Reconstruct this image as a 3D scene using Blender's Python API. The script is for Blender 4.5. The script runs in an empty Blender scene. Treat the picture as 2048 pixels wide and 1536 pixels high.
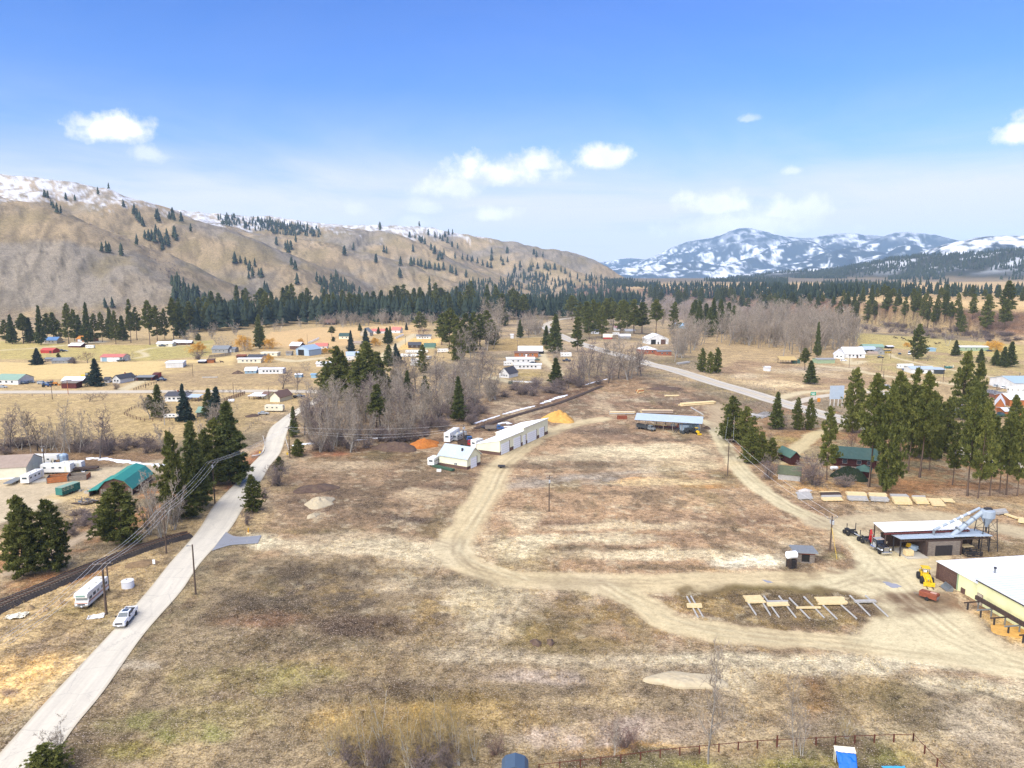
import bpy,bmesh,math,random
import numpy as np
from mathutils import Vector,Matrix
SC=bpy.context.scene
COL=SC.collection
rad=math.radians
PI=math.pi
CAM_H,PITCH,FOC=60.0,rad(8.5),1422.0
cam_d=bpy.data.cameras.new('camera')
cam_d.sensor_width=36.0
cam_d.lens=36.0*FOC/2048.0
cam_d.clip_start,cam_d.clip_end=1.0,60000.0
cam=bpy.data.objects.new('camera',cam_d)
cam.location=(0,0,CAM_H)
cam.rotation_euler=(PI/2-PITCH,0,0)
COL.objects.link(cam)
SC.camera=cam
SUN_EL,SUN_ROT=rad(42),rad(-140)
W=bpy.data.worlds.new('World')
SC.world=W
W.use_nodes=True
sun_d=bpy.data.lights.new('sun','SUN')
sun_d.energy=4.5
sun_d.angle=rad(95)
sun_d.color=(1.0,0.94,0.80)
sun=bpy.data.objects.new('sun',sun_d)
_sd=Vector((math.sin(SUN_ROT)*math.cos(SUN_EL),math.cos(SUN_ROT)*math.cos(SUN_EL),math.sin(SUN_EL)))
sun.rotation_euler=(-_sd).to_track_quat('-Z','Y').to_euler()
COL.objects.link(sun)
SC.view_settings.view_transform='Standard'
SC.view_settings.look='None'
SC.view_settings.gamma=1.0
SC.view_settings.use_curve_mapping=False
SC.view_settings.exposure=0.92
SC.render.engine='CYCLES'
SC.cycles.use_denoising=True
SC.cycles.denoising_prefilter='NONE'
SC.cycles.max_bounces=5
SC.cycles.diffuse_bounces=2
SC.cycles.glossy_bounces=2
SC.cycles.transmission_bounces=2
SC.cycles.transparent_max_bounces=4
SC.cycles.volume_bounces=1
class NT:
 """short node-tree writer"""
 def __init__(s,tree):
  s.t=tree
  s.n=tree.nodes
  s.l=tree.links
 def node(s,kind,**kw):
  n=s.n.new(kind)
  for k,v in kw.items():
   if k.startswith('_'):
    setattr(n,k[1:],v)
   else:
    sock=n.inputs[int(k[1:])]if k[0]=='i' and k[1:].isdigit()else n.inputs[k]
    if isinstance(v,bpy.types.NodeSocket):
     s.l.new(v,sock)
    else:
     sock.default_value=v
  return n
 def math(s,op,a,b=0.0,c=0.0,clamp=False):
  n=s.n.new('ShaderNodeMath')
  n.operation=op
  n.use_clamp=clamp
  for i,v in enumerate((a,b,c)):
   if isinstance(v,bpy.types.NodeSocket):
    s.l.new(v,n.inputs[i])
   else:
    n.inputs[i].default_value=v
  return n.outputs[0]
 def mix(s,fac,a,b,mode='MIX'):
  n=s.n.new('ShaderNodeMix')
  n.data_type='RGBA'
  n.blend_type=mode
  for sock,v in((n.inputs[0],fac),(n.inputs[6],a),(n.inputs[7],b)):
   if isinstance(v,bpy.types.NodeSocket):
    s.l.new(v,sock)
   else:
    sock.default_value=v if not isinstance(v,tuple)or len(v)==4 else(*v,1)
  return n.outputs[2]
 def ramp(s,fac,stops):
  n=s.n.new('ShaderNodeValToRGB')
  s.l.new(fac,n.inputs[0])
  e=n.color_ramp.elements
  while len(e)<len(stops):
   e.new(0.5)
  for k,(p,c)in zip(e,stops):
   k.position=p
   k.color=(c,c,c,1)if not isinstance(c,tuple)else(*c,1)
  return n.outputs[0]
 def noise(s,vec,scale,detail=3.0,rough=0.55,dist=0.0):
  n=s.node('ShaderNodeTexNoise',Scale=scale,Detail=detail,Roughness=rough,Distortion=dist)
  if vec is not None:
   s.l.new(vec,n.inputs['Vector'])
  return n.outputs[0]
def build_world():
 q=NT(W.node_tree)
 for n in list(q.n):
  q.n.remove(n)
 sky=q.node('ShaderNodeTexSky',_sky_type='NISHITA',_sun_disc=False,_sun_elevation=SUN_EL,_sun_rotation=SUN_ROT,_altitude=1000.0,_air_density=1.0,_dust_density=0.6,_ozone_density=2.2)
 tc=q.node('ShaderNodeTexCoord')
 d=tc.outputs['Generated']
 sep=q.node('ShaderNodeSeparateXYZ',Vector=d)
 z=sep.outputs[2]
 zc=q.math('MAXIMUM',z,0.0)
 grad=q.ramp(q.math('POWER',zc,0.75),[(0.0,(0.50,0.53,0.60)),(0.10,(0.56,0.60,0.68)),(0.19,(0.62,0.80,1.02)),(0.27,(0.56,0.88,1.30)),(0.36,(0.44,0.84,1.50)),(0.55,(0.35,0.76,1.60)),(1.0,(0.32,0.70,1.6))])
 base=q.mix(1.0,sky.outputs[0],grad,'MULTIPLY')
 den=q.math('ADD',zc,0.06)
 u=q.math('DIVIDE',sep.outputs[0],den)
 v=q.math('DIVIDE',sep.outputs[1],den)
 pl=q.node('ShaderNodeCombineXYZ',X=u,Y=v,Z=0.0).outputs[0]
 veil_n=q.noise(pl,0.42,5.0,0.6,0.6)
 veil=q.ramp(veil_n,[(0.36,0.0),(0.72,1.0)])
 low=q.ramp(zc,[(0.02,1.0),(0.125,0.86),(0.17,0.42),(0.24,0.10),(0.6,0.06)])
 veil=q.math('MULTIPLY',q.math('ADD',q.math('MULTIPLY',veil,0.75),q.ramp(zc,[(0.0,1.0),(0.10,0.72),(0.17,0.25),(0.24,0.0)])),low,clamp=True)
 c1=q.mix(veil,base,(6.6,6.7,7.0))
 az=q.math('ARCTAN2',sep.outputs[0],sep.outputs[1])
 puffs=None
 en=q.node('ShaderNodeTexNoise',Scale=30.0,Detail=5.0,Roughness=0.62)
 q.l.new(d,en.inputs['Vector'])
 edge=q.math('SUBTRACT',en.outputs[0],0.5)
 for(px,py,rx,ry,k)in CLOUDS:
  A,E=px_dir(px,py)
  sx,sy=rx/FOC,ry/FOC
  dx=q.math('DIVIDE',q.math('SUBTRACT',az,A),sx)
  dy=q.math('DIVIDE',q.math('SUBTRACT',q.math('ARCSINE',z),E),sy)
  dyn=q.math('MULTIPLY',q.math('MINIMUM',dy,0.0),1.5)
  dyy=q.math('ADD',q.math('MAXIMUM',dy,0.0),dyn)
  r2=q.math('SQRT',q.math('ADD',q.math('MULTIPLY',dx,dx),q.math('MULTIPLY',dyy,dyy)))
  g=q.math('SUBTRACT',1.0,r2)
  g=q.math('ADD',g,q.math('MULTIPLY',edge,2.1))
  g=q.math('MULTIPLY',q.math('MULTIPLY',g,1.7,clamp=True),k)
  puffs=g if puffs is None else q.math('MAXIMUM',puffs,g)
 puffs=q.math('POWER',puffs,1.15)
 body=q.noise(d,22.0,4.0,0.6)
 ccol=q.mix(q.ramp(body,[(0.3,0.0),(0.7,1.0)]),(7.6,7.7,7.9),(9.6,9.5,9.4))
 c2=q.mix(puffs,c1,ccol)
 bg=q.node('ShaderNodeBackground',Color=c2,Strength=0.075)
 out=q.node('ShaderNodeOutputWorld')
 q.l.new(bg.outputs[0],out.inputs['Surface'])
def px_dir(px,py):
 """azimuth (from +Y towards +X) and elevation of a photograph pixel"""
 x,y=(px-1024)/FOC,(768-py)/FOC
 cy,cz=math.cos(PITCH)+y*math.sin(PITCH),-math.sin(PITCH)+y*math.cos(PITCH)
 return math.atan2(x,cy),math.atan2(cz,math.hypot(x,cy))
CLOUDS=[(222,262,76,33,1.0),(168,246,34,20,0.8),(300,310,34,24,0.5),(1010,345,118,42,1.0),(1080,328,56,30,0.95),(1200,318,58,32,0.95),(905,378,74,26,0.8),(998,430,48,22,0.85),(1425,410,78,32,0.95),(1585,424,88,32,0.85),(2040,272,42,36,1.0),(1585,342,26,12,0.5),(1497,238,26,10,0.45),(845,415,40,18,0.5),(1490,455,190,34,0.75),(830,447,40,18,0.5),(710,420,30,20,0.4)]
build_world()
def ray(px,py):
 x,y=(px-1024)/FOC,(768-py)/FOC
 return Vector((x,math.cos(PITCH)+y*math.sin(PITCH),-math.sin(PITCH)+y*math.cos(PITCH)))
def at(px,py,z=0.0):
 """point of the plane at height z seen at a pixel"""
 d=ray(px,py)
 t=(z-CAM_H)/d.z
 return Vector((d.x*t,d.y*t,z))
def atd(px,py,dist):
 """point at a horizontal distance along a pixel's ray"""
 d=ray(px,py)
 t=dist/math.hypot(d.x,d.y)
 return Vector((d.x*t,d.y*t,CAM_H+d.z*t))
def metres(p,npx):
 """size in metres of npx photograph pixels at a point"""
 v=Vector((p[0],p[1],p[2]-CAM_H))
 depth=v.y*math.cos(PITCH)-v.z*math.sin(PITCH)
 return npx*depth/FOC
class Noise:
 def __init__(s,seed):
  s.g=np.random.RandomState(seed).rand(256,256).astype(np.float32)
 def v(s,x,y):
  xi,yi=np.floor(x).astype(np.int64),np.floor(y).astype(np.int64)
  fx,fy=x-xi,y-yi
  fx,fy=fx*fx*(3-2*fx),fy*fy*(3-2*fy)
  a,b=xi&255,(xi+1)&255
  c,d=yi&255,(yi+1)&255
  g=s.g
  return(g[a,c]*(1-fx)+g[b,c]*fx)*(1-fy)+(g[a,d]*(1-fx)+g[b,d]*fx)*fy
 def f(s,x,y,scale,octs=4,gain=0.5):
  """fractal value noise in 0..1; scale = metres per cell"""
  t,amp,tot=0.0,1.0,0.0
  for i in range(octs):
   k=2.03**i/scale
   t=t+amp*s.v(x*k+17.3*i,y*k+9.1*i)
   tot+=amp
   amp*=gain
  return t/tot
N1,N2,N3,N4=Noise(1),Noise(2),Noise(3),Noise(4)
def sstep(a,b,x):
 t=np.clip((x-a)/(b-a),0,1)
 return t*t*(3-2*t)
def seg_dist(x,y,pts):
 """distance to a polyline (list of (x, y, value)), value at the nearest point"""
 best=np.full(x.shape,1e9)
 val=np.zeros(x.shape)
 for a,b in zip(pts[:-1],pts[1:]):
  ex,ey=b[0]-a[0],b[1]-a[1]
  L=ex*ex+ey*ey+1e-9
  t=np.clip(((x-a[0])*ex+(y-a[1])*ey)/L,0,1)
  d=np.hypot(x-a[0]-t*ex,y-a[1]-t*ey)
  m=d<best
  best=np.where(m,d,best)
  val=np.where(m,a[2]+t*(b[2]-a[2]),val)
 return best,val
def catmull(pts,n=8):
 P=[np.array(p,float)for p in pts]
 P=[2*P[0]-P[1]]+P+[2*P[-1]-P[-2]]
 out=[]
 for i in range(1,len(P)-2):
  for k in range(n):
   t=k/n
   a,b,c,d=P[i-1:i+3]
   out.append(0.5*(2*b+(c-a)*t+(2*a-5*b+4*c-d)*t*t+(3*b-a-3*c+d)*t**3))
 out.append(P[-2])
 return out
def ridge(*p):
 return[(lambda v:(v.x,v.y,v.z))(atd(a,b,c*1.333))for a,b,c in p]
SPURS=[(ridge((-900,300,1350),(-420,330,1380),(-150,352,1330),(0,393,1260),(70,408,1230),(150,440,1170),(250,490,1090),(330,545,1020),(400,605,960)),0.42,45),(ridge((-900,230,2000),(-300,300,1850),(0,345,1750),(100,360,1700),(200,376,1650),(300,401,1580),(380,432,1520),(440,448,1480),(500,472,1400),(560,528,1300),(640,588,1170)),0.42,45),(ridge((330,418,2350),(430,425,2300),(560,433,2250),(640,444,2200),(700,456,2200)),0.40,60),(ridge((400,436,2150),(480,460,1850),(560,471,1790),(640,481,1720),(740,508,1650),(830,540,1560),(900,566,1480)),0.42,40),(ridge((560,440,2450),(680,456,2150),(759,461,2100),(817,480,2020),(858,500,1960),(905,522,1900),(950,545,1820),(985,566,1740)),0.42,40),(ridge((600,446,2950),(714,450,2700),(834,452,2600),(919,467,2560),(1005,482,2520),(1090,496,2500),(1148,504,2480),(1203,531,2420),(1240,552,2380),(1278,572,2330)),0.40,55),(ridge((880,478,2450),(905,508,2250),(925,527,2120),(975,542,1980),(1020,562,1850)),0.44,30),(ridge((985,489,2450),(1050,504,2330),(1124,532,2180),(1175,552,2080),(1215,572,2000)),0.44,30),]
SPURS=[([tuple(q)for q in catmull(p,5)],k,w)for p,k,w in SPURS]
BENCH=[(at(px,py).x,at(px,py).y)for px,py in[(1330,596),(1420,606),(1500,617),(1560,632),(1640,648),(1714,661),(1826,671),(1908,678),(2048,686),(2300,705),(2800,740)]]
FARHILLS=[(ridge((1560,546,3300),(1655,541,3200),(1724,533,3100),(1792,520,3000),(1895,512,2950),(1963,506,2900),(2048,500,2850),(2300,480,2800),(2700,470,2800)),0.24,60),(ridge((1500,548,4300),(1600,541,4200),(1724,524,4100),(1826,511,4000),(1878,502,3950),(1929,486,3900),(1980,474,3850),(2048,472,3800),(2200,460,3800),(2700,440,3800)),0.30,80),]
MOUNTS=[(ridge((1148,504,9500),(1186,502,9500),(1227,508,9400),(1268,505,9300),(1310,509,9200)),0.35,150),(ridge((1180,540,8300),(1250,528,8200),(1300,512,8100),(1348,496,8000),(1392,483,8000),(1440,473,8000),(1465,461,8000),(1491,457,8000),(1519,462,8000),(1553,470,8100),(1600,477,8200),(1680,480,8400)),0.42,90),(ridge((1400,536,6100),(1460,527,6300),(1519,510,6500),(1567,489,6700),(1601,480,6800),(1632,489,6900),(1660,500,7000)),0.42,70),(ridge((1600,486,7500),(1656,472,7400),(1707,469,7400),(1741,473,7400),(1775,472,7300),(1803,467,7200),(1833,468,7200),(1861,470,7200),(1895,479,7100),(1960,484,7000),(2100,470,7000),(2500,450,7000)),0.42,80),(ridge((1520,543,5500),(1567,534,5500),(1639,510,5600),(1690,498,5600),(1741,497,5600),(1775,507,5500),(1813,491,5600),(1861,499,5600),(1930,510,5600)),0.36,60),(ridge((1150,545,6600),(1220,538,6500),(1290,532,6300),(1340,530,6300),(1385,524,6400),(1430,532,6300),(1480,534,6200)),0.24,60),]
for L in(FARHILLS,MOUNTS):
 L[:]=[([tuple(q)for q in catmull(p,4)],k,w)for p,k,w in L]
def smax(a,b,k):
 h=np.clip(0.5+0.5*(a-b)/k,0,1)
 return b*(1-h)+a*h+k*h*(1-h)
def crest(x,y,pts,k,w,s=18.0,amp=0.16):
 wx=x+(N1.f(x,y,210,3)-0.5)*70
 wy=y+(N2.f(x,y,210,3)-0.5)*70
 d,z=seg_dist(wx,wy,pts)
 g=1+amp*2*(N3.f(x,y,260,3)-0.5)
 return z-k*g*(np.sqrt(d*d+w*w)-w)
def bench_h(x,y):
 d,_=seg_dist(x,y,[(a,b,0)for a,b in BENCH])
 yy=np.interp(x,[b[0]for b in BENCH],[b[1]for b in BENCH])
 sd=np.where(y>yy,d,-d)+(N1.f(x,y,55,3)-0.5)*26
 right=sstep(120,420,x)
 h1=sstep(-6,95,sd)*29
 h2=sstep(420,800,sd)*14+sstep(800,1700,sd)*14
 return right*(h1+h2)
def height(x,y):
 x,y=np.asarray(x,float),np.asarray(y,float)
 r=np.hypot(x,y)
 z=(N1.f(x,y,37,3)-0.5)*0.5*sstep(60,140,r)
 far=r>520
 if np.any(far):
  xf,yf=x[far],y[far]
  h=np.zeros(xf.shape)+bench_h(xf,yf)+z[far]
  hl=np.full(xf.shape,-400.0)
  m=(xf<1200)
  if np.any(m):
   t=np.full(xf[m].shape,-300.0)
   for p,k,w in SPURS:
    t=smax(t,crest(xf[m],yf[m],p,k,w),16)
   rg=1-np.abs(2*N1.f(xf[m]+0.4*yf[m],yf[m]*0.45,95,3)-1)
   t=t-(rg-0.5)*11*sstep(8,70,t)+(N2.f(xf[m],yf[m],90,4)-0.5)*14*sstep(5,60,t)+(N4.f(xf[m],yf[m],28,2)-0.5)*2.4*sstep(5,30,t)
   hl[m]=t
  for p,k,w in FARHILLS:
   hl=np.maximum(hl,crest(xf,yf,p,k,w)+(N2.f(xf,yf,160,4)-0.5)*22)
  h=smax(hl,h,10)-0.0
  z=z.copy()
  z[far]=h
 return z
def lin(c):
 return tuple((v/255/12.92)if v<=10 else((v/255+0.055)/1.055)**2.4 for v in c)
def A(r,g,b,k=1/1.38):
 """base colour of a surface that photographs as this sRGB value in the open"""
 return tuple(min(0.82,v*k)for v in lin((r,g,b)))
MATS={}
def mat(name,col,rough=0.7,var=0.12,scale=2.0,metal=0.0,bump=0.0,spec=0.3,streak=None,dirt=None):
 """painted, wooden or metal surface: base colour with grain, streaks and dirt of their own"""
 if name in MATS:
  return MATS[name]
 m=bpy.data.materials.new(name)
 m.use_nodes=True
 q=NT(m.node_tree)
 bs=q.n['Principled BSDF']
 tc=q.node('ShaderNodeTexCoord').outputs['Object']
 oi=q.node('ShaderNodeObjectInfo').outputs['Random']
 off=q.node('ShaderNodeVectorMath',_operation='ADD',i0=tc)
 q.l.new(q.math('MULTIPLY',oi,90.0),off.inputs[1])
 vec=off.outputs[0]
 n=q.noise(vec,scale,4.0,0.6)
 k=q.ramp(n,[(0.25,1-var),(0.75,1+var)])
 c=q.mix(1.0,(*col,1),k,'MULTIPLY')
 if streak:
  mp=q.node('ShaderNodeMapping',Vector=vec,Scale=streak)
  s=q.noise(mp.outputs[0],3.0,3.0,0.6)
  c=q.mix(1.0,c,q.ramp(s,[(0.3,1-var*1.6),(0.7,1+var)]),'MULTIPLY')
 if dirt:
  dn=q.noise(vec,dirt[1],5.0,0.65)
  c=q.mix(q.ramp(dn,[(0.48,0.0),(0.72,dirt[2])]),c,dirt[0])
 q.l.new(c,bs.inputs['Base Color'])
 bs.inputs['Roughness'].default_value=rough
 bs.inputs['Metallic'].default_value=metal
 bs.inputs['Specular IOR Level'].default_value=spec
 if bump:
  b=q.node('ShaderNodeBump',Strength=bump,Distance=0.05,Height=n)
  q.l.new(b.outputs[0],bs.inputs['Normal'])
 MATS[name]=m
 return m
def ground_material(name,grain,rough=0.95,bump=0.6,leaf=0.0):
 grain*=1.4
 m=bpy.data.materials.new(name)
 m.use_nodes=True
 q=NT(m.node_tree)
 bs=q.n['Principled BSDF']
 at_=q.node('ShaderNodeAttribute',_attribute_name='tint').outputs['Color']
 det=q.node('ShaderNodeAttribute',_attribute_name='detail').outputs['Fac']
 pos=q.node('ShaderNodeNewGeometry').outputs['Position']
 f1=q.noise(pos,3.1,3.0,0.7)
 f2=q.noise(pos,0.62,5.0,0.72,0.4)
 f3=q.noise(pos,0.15,5.0,0.7,0.8)
 t1=q.ramp(f1,[(0.30,1-grain),(0.5,1.0),(0.72,1+grain)])
 t2=q.ramp(f2,[(0.36,1-grain*0.8),(0.5,1.0),(0.66,1+grain*0.6)])
 t3=q.ramp(f3,[(0.36,1-grain*0.5),(0.5,1.0),(0.64,1+grain*0.4)])
 t=q.mix(1.0,q.mix(1.0,t1,t2,'MULTIPLY'),t3,'MULTIPLY')
 t=q.mix(det,(1,1,1),t)
 c=q.mix(1.0,at_,t,'MULTIPLY')
 sm=q.node('ShaderNodeMapping',Vector=pos,Scale=(0.75,1.5,1.0),Rotation=(0,0,0.35))
 w=q.noise(sm.outputs[0],1.5,5.0,0.72)
 c=q.mix(q.math('MULTIPLY',q.ramp(w,[(0.53,0.0),(0.62,0.8)]),det),c,q.mix(1.0,c,(0.46,0.41,0.37),'MULTIPLY'))
 if leaf:
  l=q.noise(pos,5.5,1.0,0.5)
  c=q.mix(q.math('MULTIPLY',q.ramp(l,[(0.63,0.0),(0.67,leaf)]),det),c,A(222,200,180))
 q.l.new(c,bs.inputs['Base Color'])
 bs.inputs['Roughness'].default_value=rough
 bs.inputs['Specular IOR Level'].default_value=0.1
 b=q.node('ShaderNodeBump',Strength=bump,Distance=0.22,Height=q.mix(0.5,f1,f2))
 q.l.new(b.outputs[0],bs.inputs['Normal'])
 return m
def grid_mesh(name,X,Y,Z,faces,tint,det,material,kind='structure'):
 """one object out of some faces of a grid"""
 used=np.unique(faces)
 remap=np.zeros(X.size,np.int32)
 remap[used]=np.arange(used.size)
 f=remap[faces]
 me=bpy.data.meshes.new(name)
 me.vertices.add(used.size)
 me.vertices.foreach_set('co',np.stack([X[used],Y[used],Z[used]],1).astype(np.float32).ravel())
 me.loops.add(f.size)
 me.loops.foreach_set('vertex_index',f.ravel().astype(np.int32))
 me.polygons.add(len(f))
 me.polygons.foreach_set('loop_start',np.arange(0,f.size,4,dtype=np.int32))
 me.polygons.foreach_set('use_smooth',np.ones(len(f),bool))
 a=me.attributes.new('tint','FLOAT_COLOR','POINT')
 a.data.foreach_set('color',np.concatenate([tint[used],np.ones((used.size,1))],1).astype(np.float32).ravel())
 b=me.attributes.new('detail','FLOAT','POINT')
 b.data.foreach_set('value',det[used].astype(np.float32))
 me.update()
 me.validate()
 me.materials.append(material)
 o=bpy.data.objects.new(name,me)
 o['kind']=kind
 COL.objects.link(o)
 return o
def polar(az,rr):
 a,r=np.meshgrid(az,rr,indexing='ij')
 n,m=a.shape
 i=np.arange(n*m).reshape(n,m)
 f=np.stack([i[:-1,:-1],i[1:,:-1],i[1:,1:],i[:-1,1:]],-1).reshape(-1,4)
 f=f[:,::-1]
 return(r*np.sin(a)).ravel(),(r*np.cos(a)).ravel(),f
_az=np.radians(np.concatenate([np.arange(-180,-44,8.0),np.linspace(-43,43,740),np.arange(48,181,8.0)]))
_rr=np.concatenate([[0.5,15,35,50,60,66],np.geomspace(71,330,370),np.geomspace(333,4700,330)])
GX,GY,GF=polar(_az,_rr)
GZ=height(GX,GY)
GR=np.hypot(GX,GY)
_GZ2=GZ.reshape(len(_az),len(_rr))
def hz(x,y):
 """height of the land sheet itself at a point"""
 a,r=math.atan2(x,y),math.hypot(x,y)
 i=float(np.interp(a,_az,np.arange(len(_az))))
 j=float(np.interp(r,_rr,np.arange(len(_rr))))
 i0,j0=min(int(i),len(_az)-2),min(int(j),len(_rr)-2)
 u,v=i-i0,j-j0
 return float((_GZ2[i0,j0]*(1-u)+_GZ2[i0+1,j0]*u)*(1-v)+(_GZ2[i0,j0+1]*(1-u)+_GZ2[i0+1,j0+1]*u)*v)
def gp(px,py):
 """ground point at a pixel: follows the ray until it meets the land"""
 d=ray(px,py)
 a,s=math.atan2(d.x,d.y),d.z/math.hypot(d.x,d.y)
 i=float(np.interp(a,_az,np.arange(len(_az))))
 i0=min(int(i),len(_az)-2)
 col=_GZ2[i0]*(1-i+i0)+_GZ2[i0+1]*(i-i0)
 gap=CAM_H+s*_rr-col
 hit=np.where(gap<=0)[0]
 k=hit[0]if len(hit)else len(_rr)-1
 t=gap[k-1]/(gap[k-1]-gap[k])if k and gap[k-1]>gap[k]else 0
 r=_rr[k-1]+(_rr[k]-_rr[k-1])*t
 x,y=r*math.sin(a),r*math.cos(a)
 return Vector((x,y,hz(x,y)))
TINT=np.zeros((GX.size,3))
DET=np.ones(GX.size)
CLS=np.zeros(GX.size,np.int8)
JX=GX+(N1.f(GX,GY,9,4,0.6)-0.5)*9
JY=GY+(N2.f(GX,GY,9,4,0.6)-0.5)*9
FINE=N3.f(GX,GY,3.2,4,0.65)
MED=N4.f(GX,GY,17,4,0.6)
BIG=N1.f(GX+500,GY,75,4)
def blend(mask,col,idx=None):
 global TINT
 c=np.array(col)
 if idx is None:
  TINT=TINT*(1-mask[:,None])+c*mask[:,None]
 else:
  TINT[idx]=TINT[idx]*(1-mask[:,None])+c*mask[:,None]
def near_box(pts,pad):
 x0,x1=min(p[0]for p in pts)-pad,max(p[0]for p in pts)+pad
 y0,y1=min(p[1]for p in pts)-pad,max(p[1]for p in pts)+pad
 return np.where((GX>x0)&(GX<x1)&(GY>y0)&(GY<y1))[0]
def poly_sd(x,y,pts):
 """signed distance to a polygon, positive inside"""
 d=np.full(x.shape,1e9)
 ins=np.zeros(x.shape,bool)
 for a,b in zip(pts,pts[1:]+pts[:1]):
  ex,ey=b[0]-a[0],b[1]-a[1]
  t=np.clip(((x-a[0])*ex+(y-a[1])*ey)/(ex*ex+ey*ey+1e-9),0,1)
  d=np.minimum(d,np.hypot(x-a[0]-t*ex,y-a[1]-t*ey))
  c=((a[1]>y)!=(b[1]>y))&(x<ex*(y-a[1])/(ey if abs(ey)>1e-9 else 1e-9)+a[0])
  ins^=c
 return np.where(ins,d,-d)
def area(px,col,soft=2.0,amt=1.0,warp=1.0,tex=0.0,det=None,cls=None):
 """a patch of ground bounded by a polygon of photograph pixels"""
 pts=[tuple(at(*p).xy)for p in px]
 i=near_box(pts,soft*2+6)
 if not len(i):
  return
 x,y=GX[i]+(JX[i]-GX[i])*warp,GY[i]+(JY[i]-GY[i])*warp
 sd=poly_sd(x,y,pts)
 m=sstep(-soft,soft,sd)*amt
 if tex:
  m=m*sstep(0.5-tex*0.28,0.5+tex*0.15,FINE[i]*0.45+MED[i]*0.55+0.02)
 blend(m,col,i)
 if det is not None:
  DET[i]=DET[i]*(1-m)+det*m
 if cls is not None:
  CLS[i]=np.where(m>0.5,cls,CLS[i])
def blob(px,py,rx,ry,col,amt=1.0,tex=0.6,soft=0.5,det=None,rot=0.0):
 """an irregular stain on the ground, its place and size read off the photograph"""
 c=at(px,py).xy
 ca,sa=math.cos(rot),math.sin(rot)
 u=at(px+rx*ca,py+rx*sa).xy-c
 v=at(px-ry*sa,py+ry*ca).xy-c
 R=max(u.length,v.length)*1.5+4
 i=np.where((np.abs(GX-c.x)<R)&(np.abs(GY-c.y)<R))[0]
 if not len(i):
  return
 M=np.linalg.inv(np.array([[u.x,v.x],[u.y,v.y]]))
 wk=min(1.0,min(u.length,v.length)/6)
 dx,dy=GX[i]+(JX[i]-GX[i])*wk*1.3-c.x,GY[i]+(JY[i]-GY[i])*wk*1.3-c.y
 r=np.hypot(M[0,0]*dx+M[0,1]*dy,M[1,0]*dx+M[1,1]*dy)
 m=sstep(1+soft,1-soft,r)
 if tex:
  m=m*(1-tex+tex*sstep(0.38,0.58,FINE[i]*0.5+MED[i]*0.5))
 blend(m*amt,col,i)
 if det is not None:
  DET[i]=DET[i]*(1-m*amt)+det*m*amt
def path(px,w,col,soft=1.2,amt=1.0,warp=0.25,det=None,cls=None,ruts=True,tex=0.0):
 """an unpaved track: centre line in photograph pixels, width in metres"""
 pts=[tuple(v)for v in catmull([(*at(*p[:2]).xy,(p[2]if len(p)>2 else w)/2)for p in px],6)]
 i=near_box(pts,w+8)
 if not len(i):
  return
 x,y=GX[i]+(JX[i]-GX[i])*warp,GY[i]+(JY[i]-GY[i])*warp
 d,hw=seg_dist(x,y,pts)
 sd=hw-d
 m=sstep(-soft,soft,sd)*amt
 if tex:
  m=m*(1-tex+tex*sstep(0.36,0.56,FINE[i]*0.5+MED[i]*0.5))
 blend(m,col,i)
 if ruts:
  rut=np.exp(-((d-hw*0.45)/0.35)**2)*m*0.35
  blend(rut,tuple(v*0.72 for v in col),i)
 if det is not None:
  DET[i]=DET[i]*(1-m)+det*m
 if cls is not None:
  CLS[i]=np.where(sd>0,cls,CLS[i])
PALE,TAN,BROWN,MUD=A(205,187,157),A(184,160,128),A(138,112,90),A(98,80,70)
OLIVE,STRAW,GOLD,PINK=A(140,124,76),A(204,174,124),A(220,186,122),A(184,164,146)
RUST,GREY,ROADC,DULL=A(168,112,66),A(160,150,138),A(216,200,164),A(146,130,104)
GREEN,SNOW,SAW,DARK=A(146,138,84),A(240,242,248),A(226,168,70),A(78,64,56)
TINT[:]=np.array(DULL)
blend(sstep(0.35,0.65,BIG),TAN)
blend(sstep(0.45,0.7,MED)*0.6,STRAW)
blend(sstep(0.55,0.75,N2.f(GX,GY,40,3))*0.5,OLIVE)
blend(sstep(0.54,0.70,FINE)*0.45,BROWN)
area([(-400,640),(-400,1000),(0,905),(330,880),(540,830),(700,790),(960,700),(1000,640),(600,640),(0,660)],A(196,168,120),8,0.9,det=0.75)
area([(-300,795),(0,795),(520,795),(520,860),(300,905),(-300,915)],A(186,161,112),4,0.8,tex=0.8)
area([(-200,720),(120,727),(330,722),(470,712),(470,735),(250,755),(-200,765)],A(214,186,130),2,1,0.3,det=0.5,cls=2)
area([(-200,672),(180,690),(330,690),(310,722),(-200,716)],A(192,172,104),4,0.9,0.5)
area([(290,690),(430,680),(420,712),(300,720)],A(184,168,100),2,0.9)
area([(330,728),(480,722),(620,735),(620,770),(330,775),(300,760)],A(176,150,112),3,0.85,tex=0.9)
area([(540,664),(640,655),(740,655),(700,690),(600,700),(520,690)],A(210,176,126),3,1,0.3,det=0.6,cls=2)
area([(660,655),(830,650),(840,668),(680,672)],A(212,178,126),3,1)
area([(795,676),(880,676),(880,690),(800,700)],A(226,186,110),3,1)
area([(980,680),(1110,672),(1115,700),(980,702)],A(186,156,98),3,0.9)
blob(1050,752,42,14,A(180,156,92),0.9)
area([(1300,660),(1480,760),(1600,790),(1720,800),(2048,860),(2300,900),(2300,700),(1714,672),(1450,650)],A(190,162,118),5,0.85)
area([(1690,664),(2048,690),(2048,720),(1720,690)],A(192,172,104),5,0.9,0.5)
area([(1700,700),(1960,715),(2048,730),(2048,770),(1760,740)],A(186,168,106),5,0.8,tex=0.6)
area([(1480,720),(1640,735),(1800,770),(1620,790),(1420,740)],A(170,140,108),4,0.9,tex=0.7)
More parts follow.
